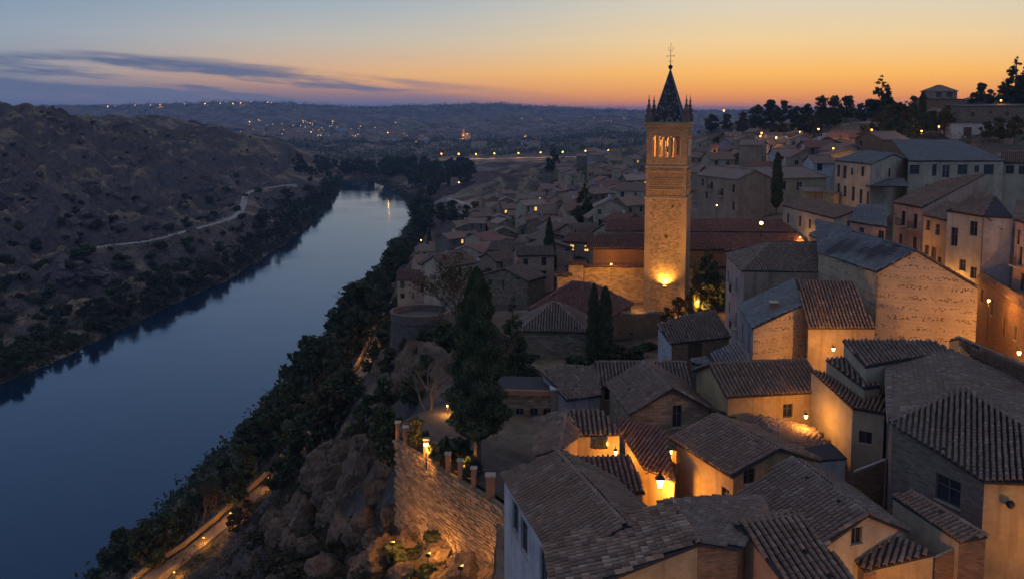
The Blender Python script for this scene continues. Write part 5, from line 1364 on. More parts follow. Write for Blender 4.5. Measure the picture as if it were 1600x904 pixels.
h.pt(a=(1478, 329, 11.9), b=(1536, 338, 12.1), c=(1584, 340, 12.1), r=(1556, 306, 10.2)); h.on('d', 1530, 300, 'a', 'b', 'r'); h.off('e', 'c', 2, 9, 0)
h.roof('a b r d'); h.roof('b c e r'); h.wall('d a b', inset=.2, wins=[(1, 1491, 370, .9, 2.2, 'window'), (1, 1521, 357, 1.0, 1.7, 'window'), (1, 1504, 414, .8, 1.3, 'window'), (1, 1521, 426, .8, 1.3, 'window')]); h.wall('b c e', 'white', inset=.2)
h.pipe('b', 0, .07)
h = House('edge_balcony_house', 'brown house with dark doors and balcony closing the street', 24, 'pink', 'tile', level=1)
h.pt(a=(1584, 343, 11.6), b=(1680, 372, 11.8), c=(1700, 320, 10.2)); h.on('d', 1590, 315, 'a', 'b', 'c')
h.roof('a b c d'); h.wall('d a b', inset=.2, wins=[(1, 1594, 400, .9, 2.0, 'balcony'), (1, 1591, 370, .8, 1.6, 'window'), (1, 1597, 440, .9, 1.9, 'door')])
h = House('street_wall_house', 'long low brick street front with small windows and doors below the cream house', 25.5, 'brick', 'tile', level=1)
h.pt(a=(1526, 432, 19.2), b=(1660, 520, 19.2), c=(1668, 500, 18.2), d=(1538, 424, 18.4)); h.on('d', 1538, 425, 'a', 'b', 'c')
h.roof('a b c d'); h.wall('d a b', 'brick', inset=.1, wins=[(1, 1534, 462, .9, 1.4, 'window'), (1, 1549, 480, .9, 1.7, 'window'), (1, 1568, 510, 1.0, 2.0, 'door'), (1, 1586, 520, .9, 1.4, 'window')])
# row seen over the lamplit building
h = House('street_rear_range', 'plain lit range with small windows behind the lamplit gable', 27, 'pink', 'tile', level=1)
h.pt(a=(1330, 352, 15.2), b=(1398, 388, 17.2), c=(1450, 372, 16.0)); h.on('d', 1385, 340, 'a', 'b', 'c')
# large pale block on the hill
h = House('large_hill_house', 'large hill house with pale grey hipped roof and many tall windows', 24, 'cream', 'tileblue', level=1, cat='building')
h.pt(a=(1304, 251, 10.2), b=(1361, 257, 10.4), g=(1397, 241, 9.0)); h.vert('z', 1423, 252, 'b', 'g'); h.on('e', 1352, 236, 'a', 'b', 'g'); h.off('s', 'g', 1, 8, .0)
h.roof('a b g e'); h.roof('g z s'); 
WU = [(0, 1310, 267, .9, 2.4, 'window'), (0, 1320, 269, .9, 2.6, 'window'), (0, 1331, 268, .7, 1.4, 'window'), (0, 1348, 268, .9, 1.9, 'window'), (0, 1310, 296, .9, 2.4, 'window'), (0, 1320, 299, .9, 2.2, 'window'), (0, 1333, 303, .9, 2.8, 'window'), (0, 1345, 307, .9, 2.8, 'window'), (0, 1356, 310, .8, 2.6, 'door'), (1, 1390, 270, 1.8, 1.8, 'window')]
h.wall('a b g z', inset=.2, wins=[(w[0] if w[0] == 0 else 1,) + w[1:] for w in WU]); h.wall('e a', inset=.2)
h.pipe('b')
h.pt(k=(1421, 252, 10.4), l=(1570, 252, 10.4), m=(1493, 220, 7.6), n=(1394, 219, 7.6)); h.on('m', 1495, 220, 'k', 'l', 'n')
h.roof('k l m n', caps=['n-m']); h.off('l2', 'l', 4, 9, 0); h.roof('l l2 m')
h.wall('k l l2', inset=.2, wins=[(0, 1429, 265, 2.0, 1.9, 'window'), (0, 1460, 266, .9, 2.4, 'window'), (0, 1478, 268, 1.5, 2.6, 'pale'), (0, 1504, 265, 2.0, 2.0, 'window'), (0, 1526, 264, .9, 1.4, 'window'), (0, 1545, 265, 2.0, 2.0, 'window'), (0, 1515, 295, 1.2, 1.6, 'window'), (0, 1450, 295, 1.2, 1.6, 'window')])
h.pt(p=(1352, 291, 14.6), q=(1420, 292, 14.6), r=(1412, 279, 13.9)); h.on('t', 1362, 279, 'p', 'q', 'r'); h.roof('p q r t')
h = box_house('hill_annex', 'low annex with long roof beyond the large hill house', (1568, 253), (1660, 255), 10.6, 9, 2.0, 22, 'AB', 'cream', 'tile', 1, 0, [(0, 1578, 265, 1.5, 1.7, 'window'), (0, 1597, 266, 1.2, 1.7, 'window')])
# cream block with cypress
WV = [(0, 1183, 292, 1.3, 1.8, 'window'), (0, 1183, 322, 1.3, 1.8, 'window'), (0, 1249, 291, 1.3, 1.9, 'pale'), (0, 1225, 290, .9, 1.9, 'window'), (0, 1275, 320, 1.3, 1.8, 'window')]
h = box_house('cypress_house', 'broad cream house with small dark windows standing behind a tall cypress', (1154, 278), (1292, 276), 15.0, 11, 2.0, 25.5, 'AB', 'sand', 'tilegrey', 2, 0, WV, cat='building', hip=.6)
h = box_house('shutter_range', 'older range with dark balconies adjoining the cream cypress house', (1090, 272), (1152, 279), 14.9, 9, 1.8, 26, 'AB', 'brown', 'tilegrey', 2, 0, [(0, 1098, 285, .9, 1.7, 'window'), (0, 1112, 290, .9, 1.7, 'balcony'), (0, 1128, 300, .9, 1.7, 'balcony'), (0, 1146, 295, .9, 1.8, 'window'), (0, 1104, 305, .9, 1.7, 'window'), (0, 1146, 322, .9, 1.8, 'window')])
h = House('low_lit_house', 'low house with uplit stone doorway and wide roof behind the church', 27, 'cream', 'tile', level=1)
h.pt(a=(1222, 321, 17.6), b=(1304, 342, 18.0), c=(1343, 327, 16.9)); h.on('d', 1256, 309, 'a', 'b', 'c')
h.roof('a b c d'); h.wall('d a b c', inset=.25, wins=[(1, 1231, 341, .9, 1.8, 'window'), (1, 1250, 346, .9, 1.9, 'door'), (1, 1265, 350, .8, 1.6, 'window'), (1, 1283, 356, .9, 1.9, 'door'), (2, 1326, 350, .9, 1.2, 'window')])
h = box_house('roof_hut', 'small rooftop hut with lit ochre flank above the low roofs', (1259, 299), (1288, 299), 17.0, 4, .5, 22, 'shed', 'ochre', 'tilegrey', 2, 0, [])
h = box_house('lit_court_wall', 'short lit ochre wall piece beside the large hill house', (1286, 298), (1304, 302), 16.6, 1.0, .1, 22, 'shed', 'ochre', 'tilegrey', 2, 0, [], cat='wall')
h = box_house('blue_side_house', 'small pale bluish house with one dark window above the cypress house', (1272, 254), (1304, 254), 12.6, 8, 1.6, 21, 'AB', 'white', 'tilegrey', 2, 0, [(0, 1281, 261, 1.3, 1.7, 'window')])
h = box_house('white_gable_cottage', 'low white cottage with grey roof in the roofs above the cypress house', (1212, 243), (1248, 243), 12.9, 8, 1.8, 19, 'AB', 'white', 'tilegrey', 2, 0, [(0, 1222, 247, 1, 1.0, 'window')])
h = box_house('terracotta_hill_house', 'reddish hill house among lamplit trees', (1288, 211), (1352, 213), 9.4, 10, 2.0, 16, 'AB', 'pink', 'tilered', 2, 0, [(0, 1307, 216, 1.6, 1.3, 'window'), (0, 1330, 217, 1.4, 1.2, 'window')])
h = box_house('pale_hill_house', 'pale house with brick gable below the lamplit trees', (1336, 216), (1380, 218), 8.6, 9, 2.2, 16, 'BC', 'brick', 'tilegrey', 2, 0, [(0, 1345, 224, 1.2, 1.4, 'window')])
h = box_house('ruined_lit_house', 'roofless stone house with crenellated lit wall on the hill', (1330, 192), (1372, 193), 5.2, 8, .5, 11, 'shed', 'stone', 'tile', 2, 0, [(0, 1345, 198, 1.2, 1.4, 'window'), (0, 1360, 198, 1.2, 1.4, 'window')])
# hilltop
h = box_house('hilltop_lookout', 'square hilltop lookout house with low hipped roof on the skyline', (1456, 142), (1495, 142), -7.6, 10, 2.2, 8, 'AB', 'brown', 'tilegrey', 2, 0, [(0, 1467, 148, 2.2, 2.0, 'window'), (0, 1483, 148, 2.2, 2.0, 'window')], hip=.9) if False else None
def by_d(name, label, px0, py0, px1, py1, d, width, rise, drop, *a, **k):
    A, B = Wd(px0, py0, d), Wd(px1, py1, d + k.pop('dd', 0)); return box_house(name, label, tuple(A)[:0] or A, B, 0, width, rise, CAMZ - A.z + drop, *a, **k)
by_d('hilltop_lookout', 'square hilltop lookout house with low hipped roof on the skyline', 1456, 142, 1496, 142, 385, 10, 2.4, 11, 'AB', 'brown', 'tilegrey', 2, 0, [(0, 1467, 148, 2.2, 2.0, 'window'), (0, 1483, 148, 2.2, 2.0, 'window')], hip=.9)
by_d('hilltop_bastion', 'lit square stone bastion under the hilltop lookout', 1447, 155, 1508, 155, 380, 9, .3, 9, 'shed', 'brick', 'slab', 2, 0, [], cat='building')
by_d('hilltop_hip_house', 'small hipped house tucked under the lit bastion', 1449, 181, 1498, 182, 350, 8, 3.0, 6, 'AB', 'sand', 'tilegrey', 2, 0, [(0, 1470, 186, 1.2, 1.2, 'window')], hip=.9)
by_d('convent_range', 'long flat-topped stone convent range near the hilltop', 1501, 166, 1700, 164, 330, 12, .6, 12, 'shed', 'stonedk', 'slab', 2, 0, [(0, 1520, 179, 1.3, 1.8, 'window'), (0, 1574, 178, 1.3, 1.6, 'window'), (0, 1548, 176, 1.0, 1.2, 'window')], cat='building')
by_d('convent_terrace', 'long pale terrace wall with dark arch below the convent range', 1487, 192, 1700, 191, 318, 8, .2, 8, 'shed', 'white', 'slab', 2, 0, [(0, 1512, 206, 2.8, 3.0, 'door'), (0, 1575, 199, 1.3, 1.3, 'window'), (0, 1550, 203, 1.0, 1.4, 'window'), (0, 1595, 199, 1.0, 1.2, 'window')], cat='building')
by_d('hill_terrace_wall', 'low stone terrace wall beside the hilltop trees', 1398, 178, 1445, 172, 380, 4, .2, 5, 'shed', 'stonedk', 'slab', 2, 0, [], cat='wall')

# ------------------------------------------------------------------ the quarter on the slope and behind the tower
SIZES = (('small', 6.5, 5.6), ('long', 10.5, 6.5), ('square', 8.0, 7.6), ('tall', 7.5, 6.6))
WALLS = (('ochre', 'pink'), ('sand coloured', 'sand'), ('grey', 'greyp'), ('brown', 'brown'), ('brown', 'brown'), ('cream', 'cream'), ('stone', 'stonedk'), ('brick', 'brickgrey'))
TIL = (('grey', 'tilegrey'), ('brown', 'tile'), ('reddish', 'tilered'), ('brown', 'tile'), ('grey', 'tilegrey'))
placed = []
def quarter(n, region, place, group, dmin, dmax, seed, gap):
    g = random.Random(seed); k = 0; tries = 0
    while k < n and tries < 9000:
        tries += 1; px, py = g.uniform(region[0], region[1]), g.uniform(region[2], region[3])
        if len(region) > 4 and not region[4](px, py): continue
        p = hit(px, py, dmin * .8)
        if p is None or p.y < dmin or p.y > dmax or shore(np.array([p.x]), np.array([p.y]))[0] < 22: continue
        if any((p.x - q[0]) ** 2 + (p.y - q[1]) ** 2 < gap ** 2 for q in placed): continue
        placed.append((p.x, p.y)); k += 1
        sn, L, w = g.choice(SIZES); wn, wm = g.choice(WALLS); tn, tm = g.choice(TIL); L *= g.uniform(.9, 1.2); hgt = {'small': 4.5, 'long': 5.5, 'square': 6.2, 'tall': 8.5}[sn] * g.uniform(.9, 1.1)
        a = g.gauss(0, .35) + (.5 if g.random() < .4 else 0); u = Vector((math.cos(a), math.sin(a), 0)); z = p.z + hgt
        A = Vector((p.x, p.y, z)) - u * L / 2; B = Vector((p.x, p.y, z)) + u * L / 2
        wins = []
        if p.y < 520:
            wins = auto_wins(L, hgt, 2 if L < 8 else 3, 2 if hgt > 6 else 1, ('window',) * 7 + ('shutter',) * 5 + ('lit',), 1.0, 1.3) + auto_wins(w, hgt, 1, 1, ('window',), 1.0, 1.3, 1) + auto_wins(w, hgt, 1, 1, ('window',), 1.0, 1.3, 3)
        ro_ = g.choice(('AB', 'AB', 'BC')) 
        hq = box_house('quarter_house', f'{sn} {wn} walled house with {tn} tiled roof {place}', A, B, 0, w, g.uniform(1.3, 2.0), CAMZ - p.z, ro_, wm, tm, 1 if p.y < 240 else 2, 0, wins, group=group, over=.3, caps=False)
        if g.random() < .55:
            cp_ = hq.P['R'].lerp(hq.P['S'], g.uniform(.2, .8)); mb = MB(); mb.box(cp_.x - .4, cp_.x + .4, cp_.y - .35, cp_.y + .35, cp_.z - 1.2, cp_.z + g.uniform(.7, 1.3)); mb.build('chimney', M[g.choice(('brick', 'greyp', 'white'))], hq.root)
quarter(150, (648, 1004, 292, 486, lambda x, y: y > 462 - (x - 640) * 1.0 and y > 330 - (x - 760) * .2 and not (x > 868 and y > 420)), 'in the quarter below the church', 'houses of the quarter on the river slope', 185, 640, 3, 8.0)
quarter(30, (880, 1004, 258, 305), 'on the slope left of the belfry'.replace('left of', 'behind'), 'houses on the slope behind the tower', 480, 900, 4, 12)
quarter(44, (1078, 1330, 236, 300), 'between the tower and the hill', 'houses between tower and hill', 215, 520, 8, 11)
# far settlement: plain small buildings
def far_house(px, py, d0, L, hgt, wall, label, group):
    p = hit(px, py, d0)
    if p is None: return
    u = Vector((1, random.uniform(-.4, .4), 0)).normalized(); A = p + Vector((0, 0, hgt)) - u * L / 2; B = p + Vector((0, 0, hgt)) + u * L / 2
    box_house('valley_building', label, A, B, 0, L * .6, hgt * .3, CAMZ - p.z, 'AB', wall, random.choice(('tile', 'tilered', 'tilegrey')), 2, 0, [], cat='building', group=group, over=.2, caps=False)
for i in range(46):
    px = random.uniform(372, 640); far_house(px, random.uniform(203, 222), 1500, random.uniform(14, 34), random.uniform(7, 15), random.choice(('white', 'cream', 'pink', 'sand')), 'small plain building in the distant valley town', 'buildings of the distant valley town')
for i in range(14):
    px = random.uniform(640, 990); far_house(px, random.uniform(196, 232), 1500, random.uniform(14, 30), random.uniform(6, 12), random.choice(('white', 'cream', 'sand')), 'scattered farm building on the distant slopes', 'farm buildings on the distant slopes')
far_house(714, 289, 500, 13, 5, 'cream', 'lit cottage by the river road', None); far_house(538, 262, 900, 26, 7, 'ochre', 'lamplit riverside building at the river bend', None)
# little lit hermitage on the plain
p = hit(728, 216, 1500); u = Vector((26, 0, 0))
hh_ = box_house('hermitage', 'small floodlit hermitage with belfry on the far plain', p + Vector((0, 0, 14)) - u / 2, p + Vector((0, 0, 14)) + u / 2, 0, 16, 5, CAMZ - p.z, 'AB', 'ochre', 'tilered', 2, 0, [], cat='chapel', caps=False)
mb = MB(); mb.box(p.x - 11, p.x - 4, p.y - 1, p.y + 6, p.z, p.z + 27); mb.build('belfry', M['ochre'], hh_.root); mb = MB(); mb.lathe([(5.2, 0), (0, 8)], 4, Matrix.Translation((p.x - 7.5, p.y + 2.5, p.z + 27.01)) @ Matrix.Rotation(.785, 4, 'Z')); mb.build('belfry_roof', M['tilered'], hh_.root)

for i in range(60):
    px, py = random.uniform(665, 990), random.uniform(300, 470); p = hit(px, py, 170)
    if p is None or p.y > 700 or py < 455 - (px - 640) or any((p.x - q[0]) ** 2 + (p.y - q[1]) ** 2 < 30 for q in placed): continue
    plant('garden_tree', BR[i % 4] if i % 4 else FIR[i % 2], p, random.uniform(3.5, 8), 'dark garden tree among the roofs of the quarter', 'tree', 'garden trees of the quarter')
# ================================================================== terrace over the cliff
TW = [W(619, 691, 31), W(660, 717, 31), W(700, 745, 31), W(738, 768, 31), W(764, 783, 31), W(784, 797, 31), W(800, 815, 31)]
M['terr'] = m_flat('terrace_earth', (.085, .062, .042), .95, var=.4, scale=1.2)
tv = [p + Vector((.25, .25, .35)) for p in TW] + [Vector((4, 66, 59.35)), Vector((9, 74, 59.35)), Vector((9, 96, 59.35)), Vector((-1, 98, 59.35)), Vector((-8, 94, 59.35)), Vector((-10.9, 89.3, 59.35))]
tag(mesh('terrace_ground', tv + [p - Vector((0, 0, 2)) for p in tv], [tuple(range(len(tv)))], M['terr']), 'earth of the terrace garden', kind='structure')
rw = root('retaining_wall', (TW[0].x, TW[0].y, 52), 'tall lamplit rubble retaining wall of the terrace garden above the cliff', 'wall')
vs, fs, uv = [], [], []; run = 0; H_W = 9.0
for i in range(len(TW) - 1):
    a, b = TW[i], TW[i + 1]; k = len(vs); L_ = (b - a).length
    vs += [a - Vector((0, 0, H_W)), b - Vector((0, 0, H_W)), b + Vector((0, 0, .35)), a + Vector((0, 0, .35))]; fs.append((k, k + 1, k + 2, k + 3)); uv += [(run, 0), (run + L_, 0), (run + L_, 9.3), (run, 9.3)]; run += L_
    n = Vector((a.y - b.y, b.x - a.x, 0)).normalized()
    k = len(vs); q = [a + Vector((0, 0, .35)), b + Vector((0, 0, .35))]; vs += q + [q[1] + Vector((.5, .5, 0)), q[0] + Vector((.5, .5, 0))]; fs.append((k, k + 1, k + 2, k + 3)); uv += [(0, 0), (L_, 0), (L_, .5), (0, .5)]
mesh('wall_core', vs, fs, M['stonedk'], rw, uvs=uv)
M['rubble'] = None
def m_stone1():
    t = NT('lamplit_stone', .95, .12); oi = t.N.new('ShaderNodeObjectInfo'); ge = t.N.new('ShaderNodeNewGeometry')
    f = t.mth('FRACT', t.mth('ADD', ge.outputs['Random Per Island'], t.mth('MULTIPLY', oi.outputs['Random'], 5.17)))
    col = t.ramp(f, [(0, (.20, .125, .07)), (.5, (.31, .20, .115)), (1, (.40, .27, .16))])
    p = ge.outputs['Position']; col = t.mix(t.mr(t.noise(p, 2.5, 6, .7), .45, .72, 0, .7), col, (.16, .115, .075))
    return t.done(col, t.bump(t.noise(p, 7, 6, .75), .9, .08))
M['rubble'] = m_stone1()
stone_me = []
for i in range(6):
    g = random.Random(i); me = bpy.data.meshes.new('stone'); bm = bmesh.new(); bmesh.ops.create_cube(bm, size=1)
    for v in bm.verts: v.co += Vector((g.uniform(-.07, .07), g.uniform(-.05, .05), g.uniform(-.09, .09)))
    bmesh.ops.bevel(bm, geom=bm.edges[:], offset=.09, segments=1, affect='EDGES'); bm.to_mesh(me); bm.free(); me.materials.append(M['rubble']); stone_me.append(me)
stones = []
z = TW[0].z + .2
for course in range(30):
    hgt = random.uniform(.22, .34); s = -random.uniform(0, .6)
    while s < run:
        w = random.uniform(.40, .9); acc = 0
        for i in range(len(TW) - 1):
            a, b = TW[i], TW[i + 1]; L_ = (b - a).length
            if acc <= s + w / 2 < acc + L_:
                d = (b - a) / L_; n = Vector((d.y, -d.x, 0)); n = n if n.x < 0 else -n
                stones.append((a + d * (s + w / 2 - acc) + n * random.uniform(-.09, .03), d, n, w - .035, hgt - .03, z - hgt / 2))
            acc += L_
        s += w
    z -= hgt
    if z < TW[0].z - H_W + .3: break
stones.sort(key=lambda q: q[0].y - .3 * (q[5] - TW[0].z))
stm = MB(); big = set(sorted(range(len(stones)), key=lambda i: -(stones[i][3] * stones[i][4]) + .012 * abs(stones[i][5] - TW[0].z) )[:300])
for i, (p, d, n, w, hg, zc) in enumerate(stones):
    Mx = Matrix(((d.x * w, n.x * .42, 0, p.x), (d.y * w, n.y * .42, 0, p.y), (0, 0, hg, zc), (0, 0, 0, 1)))
    if i in big:
        o = bpy.data.objects.new('stone', stone_me[i % 6]); link(o, rw); o.matrix_basis = Matrix.Translation(-rw.location) @ Mx
    else: stm.add([Mx @ v.co for v in stone_me[i % 6].vertices], [tuple(f.vertices) for f in stone_me[i % 6].polygons])
tag(stm.build('small_stones', M['rubble'], rw), kind='stuff')
# railing posts and iron rails
pr = root('garden_railing', TW[0], 'iron garden railing between brick posts on the retaining wall', 'railing')
posts = [(620, 692), (632, 700), (664, 720), (681, 732), (698, 744), (717, 755), (738, 768)]
pp = []
for i, (px, py) in enumerate(posts + [(764, 783)]):
    p = W(px, py, 31) + Vector((.12, .12, .35)); w, hg = (.22, 1.6) if i < 7 else (.36, 1.75); pp.append(p); mb = MB(); mb.box(p.x - w, p.x + w, p.y - w, p.y + w, p.z, p.z + hg); po = mb.build('post', M['brick'], pr)
    mb = MB(); mb.box(p.x - w - .06, p.x + w + .06, p.y - w - .06, p.y + w + .06, p.z + hg + .003, p.z + hg + .12); mb.build('post_cap', M['trim'], po)
for i in range(len(pp) - 1):
    a, b = pp[i], pp[i + 1]; mb = MB(); mb.tube([a + Vector((0, 0, .95)), b + Vector((0, 0, .95))], .025, 5); mb.tube([a + Vector((0, 0, .15)), b + Vector((0, 0, .15))], .025, 5)
    n = max(2, int((b - a).length / .16))
    for j in range(1, n): q = a.lerp(b, j / n); mb.tube([q + Vector((0, 0, .15)), q + Vector((0, 0, .95))], .012, 4, False)
    mb.build('iron_rail', M['iron'], pr)
# round lookout over the river
M['rockd'] = m_flat('dark_masonry', (.10, .075, .055), .95, var=.5, scale=2)
c = W(657, 494, 34.6); lk = root('round_lookout', c, 'round stone lookout with low parapet above the river path', 'lookout')
mb = MB(); mb.lathe([(5.6, -9), (4.9, -1.0), (4.9, 0), (0.0, 0)], 32, Matrix.Translation(c)); mb.build('drum', M['rockd'], lk)
mb = MB(); mb.lathe([(5.0, -.4), (5.05, .95), (4.65, .95), (4.65, .004)], 32, Matrix.Translation(c)); mb.build('parapet', M['pinn'], lk)
mb = MB(); mb.lathe([(4.6, .952), (5.12, .952), (5.12, 1.08), (4.6, 1.08), (4.6, .952)], 32, Matrix.Translation(c)); mb.build('parapet_coping', M['pinn'], lk)

# ================================================================== trees of the town
BIGC = column('big', 77, 42000, .16, 17.6, 2.25, 'cypress', .3, .16, .62, .34, 1.15)
p = W(746, 734, 30.7); plant('tall_conifer', BIGC, p, 17.6, 'tall dense dark conifer rising from the terrace garden', 'tree', rz=.3)
MIDC = layered('mid', 79, 9000, .2, 10.5, 2.6, 'leafdk', .2, 16, .12)
plant('second_conifer', MIDC, W(801, 612, 31.5), 11.0, 'smaller conifer with lamplit top beside the tall conifer', 'tree')
NEARC = [column('cyp', 85 + i, 12000, .15, 10, 1.0, 'cypress', .12, .02, .5, .24, 1.6) for i in range(2)]
plant('cypress', NEARC[0], W(927, 570, 31.4), 10.3, 'slimmer of the two cypresses by the chapter house', 'tree', 'pair of cypresses', wide=.8)
plant('cypress', NEARC[1], W(945, 571, 31.4), 10.0, 'fuller of the two cypresses by the chapter house', 'tree', 'pair of cypresses', wide=.98)
plant('cypress', NEARC[0], Wd(1213, 326, 190), 11.6, 'tall lone cypress in front of the broad cream house', 'tree', wide=.95)
plant('cypress', NEARC[1], Wd(1087, 488, 139), 8.6, 'slim cypress between tower and spreading pine', 'tree', wide=.62)
plant('spreading_pine', FIR[1], Wd(1106, 488, 142), 11.0, 'spreading lamplit pine beside the tower foot', 'tree')
plant('lit_shrub_tree', DRY[0], Wd(1060, 500, 136), 3.6, 'round lamplit shrub at the tower foot', 'tree', wide=1.2)
plant('lit_shrub_tree', BR[0], Wd(1040, 508, 132), 2.8, 'dark round shrub beside the brick house roof', 'tree', wide=1.2)
plant('bare_tree', BARE[0], W(672, 668, 32.5), 9.0, 'bare branching tree on the slope beside the tall conifer', 'tree', rz=1.)
plant('lit_birch', BARELEAF[0], W(716, 520, 33.5), 13, 'lamplit thin tree with pale branches behind the tall conifer', 'tree', rz=2.)
plant('lit_birch', BARELEAF[1], W(684, 510, 34), 9, 'lower lamplit pale tree at the round lookout', 'tree')
plant('garden_olive', BR[0], W(650, 705, 31), 3.4, 'lamplit bushy tree behind the terrace lamp', 'tree')
plant('garden_shrub', BUSH[1], W(708, 722, 30.8), 2.6, 'dark shrub by the terrace railing', 'shrub', wide=1.2)
plant('garden_shrub', BUSH[4], W(727, 742, 30.8), 1.8, 'small shrub at the foot of the tall conifer', 'shrub', wide=1.2)
plant('cliff_thicket', BR[3], W(620, 745, 36.5), 6.0, 'thick bush hanging below the corner of the retaining wall', 'tree', wide=.9)
plant('cliff_thicket', BR[2], W(604, 720, 38), 6.5, 'dense scrubby tree on the slope beside the retaining wall corner', 'tree')
for px, py, ht, lb in ((640, 640, 4.5, 'dark bush above the retaining wall corner'), (600, 640, 5, 'leafy bush halfway down the slope'), (575, 660, 4, 'rounded bush on the cliff edge over the path'), (560, 690, 4, 'low wide bush on the upper cliff'), (690, 560, 5.5, 'dark leafy tree below the round lookout'), (640, 560, 5, 'bushy tree under the lookout drum'), (610, 590, 5, 'bushy tree between lookout and path'), (665, 600, 4, 'scrubby tree near the bare tree')):
    ground_plant('slope_tree', BR[px % 4], px, py, ht, lb, 'tree', None, 95, wide=1.1)
for px, py, ht, pr_, lb in ((864, 268, 22, FIR[0], 'tall dark conifer standing alone before the dam road'), (914, 372, 17, FIR[1], 'spiky fir among the houses left of the church'.replace('left of', 'beside'), ), (858, 448, 15, CYP[0], 'broad dark evergreen in front of the quarter roofs'), (671, 400, 12, CYP[1], 'slim cypress at the river edge of the quarter'), (950, 372, 7, CYP[0], 'small cypress near the church roofs'), (880, 400, 9, BR[0], 'rounded tree among the quarter roofs'), (835, 425, 8, BR[1], 'dark tree between two quarter houses'), (745, 430, 7, BR[2], 'small tree behind the lit birch')):
    ground_plant('quarter_tree', pr_, px, py, ht, lb, 'tree', None, 150)
for px, py, d, hg, lb in ((975, 566, 112, 1.6, 'low shrub in the court below the churchyard wall'), (1000, 560, 113, 2.0, 'wider shrub against the churchyard wall'), (905, 572, 112, 1.8, 'shrub by the chapter house corner'), (1012, 548, 117, 1.4, 'small shrub near the boarded window house'), (960, 553, 117, 1.5, 'small shrub behind the fuller cypress'), (1133, 656, 78, 1.0, 'small roof-edge bush beside the lamplit house'), (790, 705, 86, 1.6, 'dark shrub under the small windows of the garden block'), (835, 715, 85, 1.5, 'shrub beside the fan-shaped roof'), (770, 640, 100, 2.2, 'dark shrub behind the garden block coping')):
    plant('court_shrub', BUSH[px % 6], Wd(px, py, d), hg, lb, 'shrub', None, wide=1.3)
# skyline trees on the hill
SK = ((1092, 205, 14, 0), (1112, 203, 18, 1), (1135, 202, 16, 2), (1160, 199, 16, 0), (1183, 197, 20, 1), (1205, 193, 23, 2), (1222, 192, 22, 0), (1245, 192, 13, 1), (1262, 190, 14, 2), (1283, 188, 19, 0), (1303, 187, 18, 1), (1322, 187, 17, 2), (1345, 188, 12, 0), (1385, 186, 15, 1), (1405, 184, 11, 2), (1425, 180, 13, 0), (1440, 178, 12, 1), (1532, 160, 13, 2), (1545, 162, 10, 0), (1520, 160, 8, 1))
for i, (px, py, ht, k_) in enumerate(SK): ground_plant('skyline_tree', BR[k_], px, py + 6, ht * .78, 'dark rounded tree in the row along the hill skyline', 'tree', 'skyline trees on the hill', 300)
for px, py, ht, lb in ((1376, 190, 20, 'tallest skyline pine beside the hilltop houses'), (1585, 165, 20, 'tall ragged pine near the convent range'), (1596, 168, 16, 'lower ragged pine by the convent range')): ground_plant('skyline_pine', FIR[px % 2], px, py, ht, lb, 'tree', None, 300, wide=1.25)
plant('cypress', NEARC[0], hit(1440, 199, 250), 13, 'dark cypress left of the small hipped hill house'.replace('left of', 'beside'), 'tree', wide=1.1)
for i, (px, py, ht) in enumerate(((1160, 215, 9), (1180, 222, 9), (1205, 226, 8), (1222, 222, 9), (1240, 218, 8), (1256, 214, 10), (1272, 215, 10), (1290, 200, 8), (1305, 200, 9), (1372, 212, 9), (1392, 210, 11), (1408, 208, 10), (1420, 212, 10), (1436, 215, 10), (1455, 212, 9), (1475, 214, 10), (1480, 205, 9), (1395, 222, 9), (1350, 228, 7), (1425, 222, 8), (1560, 224, 9), (1585, 226, 9), (1540, 222, 7), (1120, 235, 7), (1140, 232, 8))):
    ground_plant('hill_tree', BR[i % 4] if i % 3 else DRY[0], px, py, ht, 'leafy tree in the lamplit gardens of the hill', 'tree', 'trees in the hill gardens', 220)
# ================================================================== rocks of the cliff
def m_rock():
    t = NT('cliff_rock', .95, .12); ge = t.N.new('ShaderNodeNewGeometry'); p = ge.outputs['Position']
    n = t.noise(p, .8, 8, .7, .5); col = t.ramp(n, [(.3, (.07, .045, .03)), (.5, (.18, .115, .072)), (.68, (.30, .195, .12)), (.8, (.16, .11, .075))])
    col = t.mix(t.mr(t.noise(p, 5, 5, .7), .5, .7, 0, .5), col, (.06, .05, .035)); nb = t.bump(n, 1., .5); return t.done(col, t.bump(t.noise(p, 6, 6, .75), .9, .12, nb))
M['rock'] = m_rock()
def rock(px, py, size, label, seed, sq=(1, 1, .8), d0=55, group=None):
    p = hit(px, py, d0)
    if p is None: return
    bm = bmesh.new(); bmesh.ops.create_icosphere(bm, subdivisions=4, radius=1.25); o = Vector((seed * 3.1, seed * 1.7, 0)); g = random.Random(seed)
    cuts = []
    for i in range(22):
        n = Vector((g.gauss(0, 1), g.gauss(0, 1), g.gauss(0, .7))).normalized(); cuts.append((n, g.uniform(.5, .92)))
    for v in bm.verts:
        q = v.co.copy(); q += q.normalized() * .22 * mnoise.noise(q * 1.7 + o)
        for n, d in cuts:
            e = q.dot(n) - d
            if e > 0: q -= n * e * .93
        lay = mnoise.noise(Vector((q.x * .5, q.y * .5, q.z * 5)) + o); q += q.normalized() * (.13 * lay + .10 * mnoise.noise(q * 5 + o) + .07 * mnoise.noise(q * 12 + o))
        v.co = Vector((q.x * sq[0], q.y * sq[1], q.z * sq[2])) * size
    me = bpy.data.meshes.new('rock'); bm.to_mesh(me); bm.free(); me.materials.append(M['rock']); ob = link(bpy.data.objects.new('rock', me)); ob.location = p - Vector((0, 0, size * .25)); ob.rotation_euler.z = seed; tag(ob, label, 'rock', group)
GR = 'rocks of the near cliff'
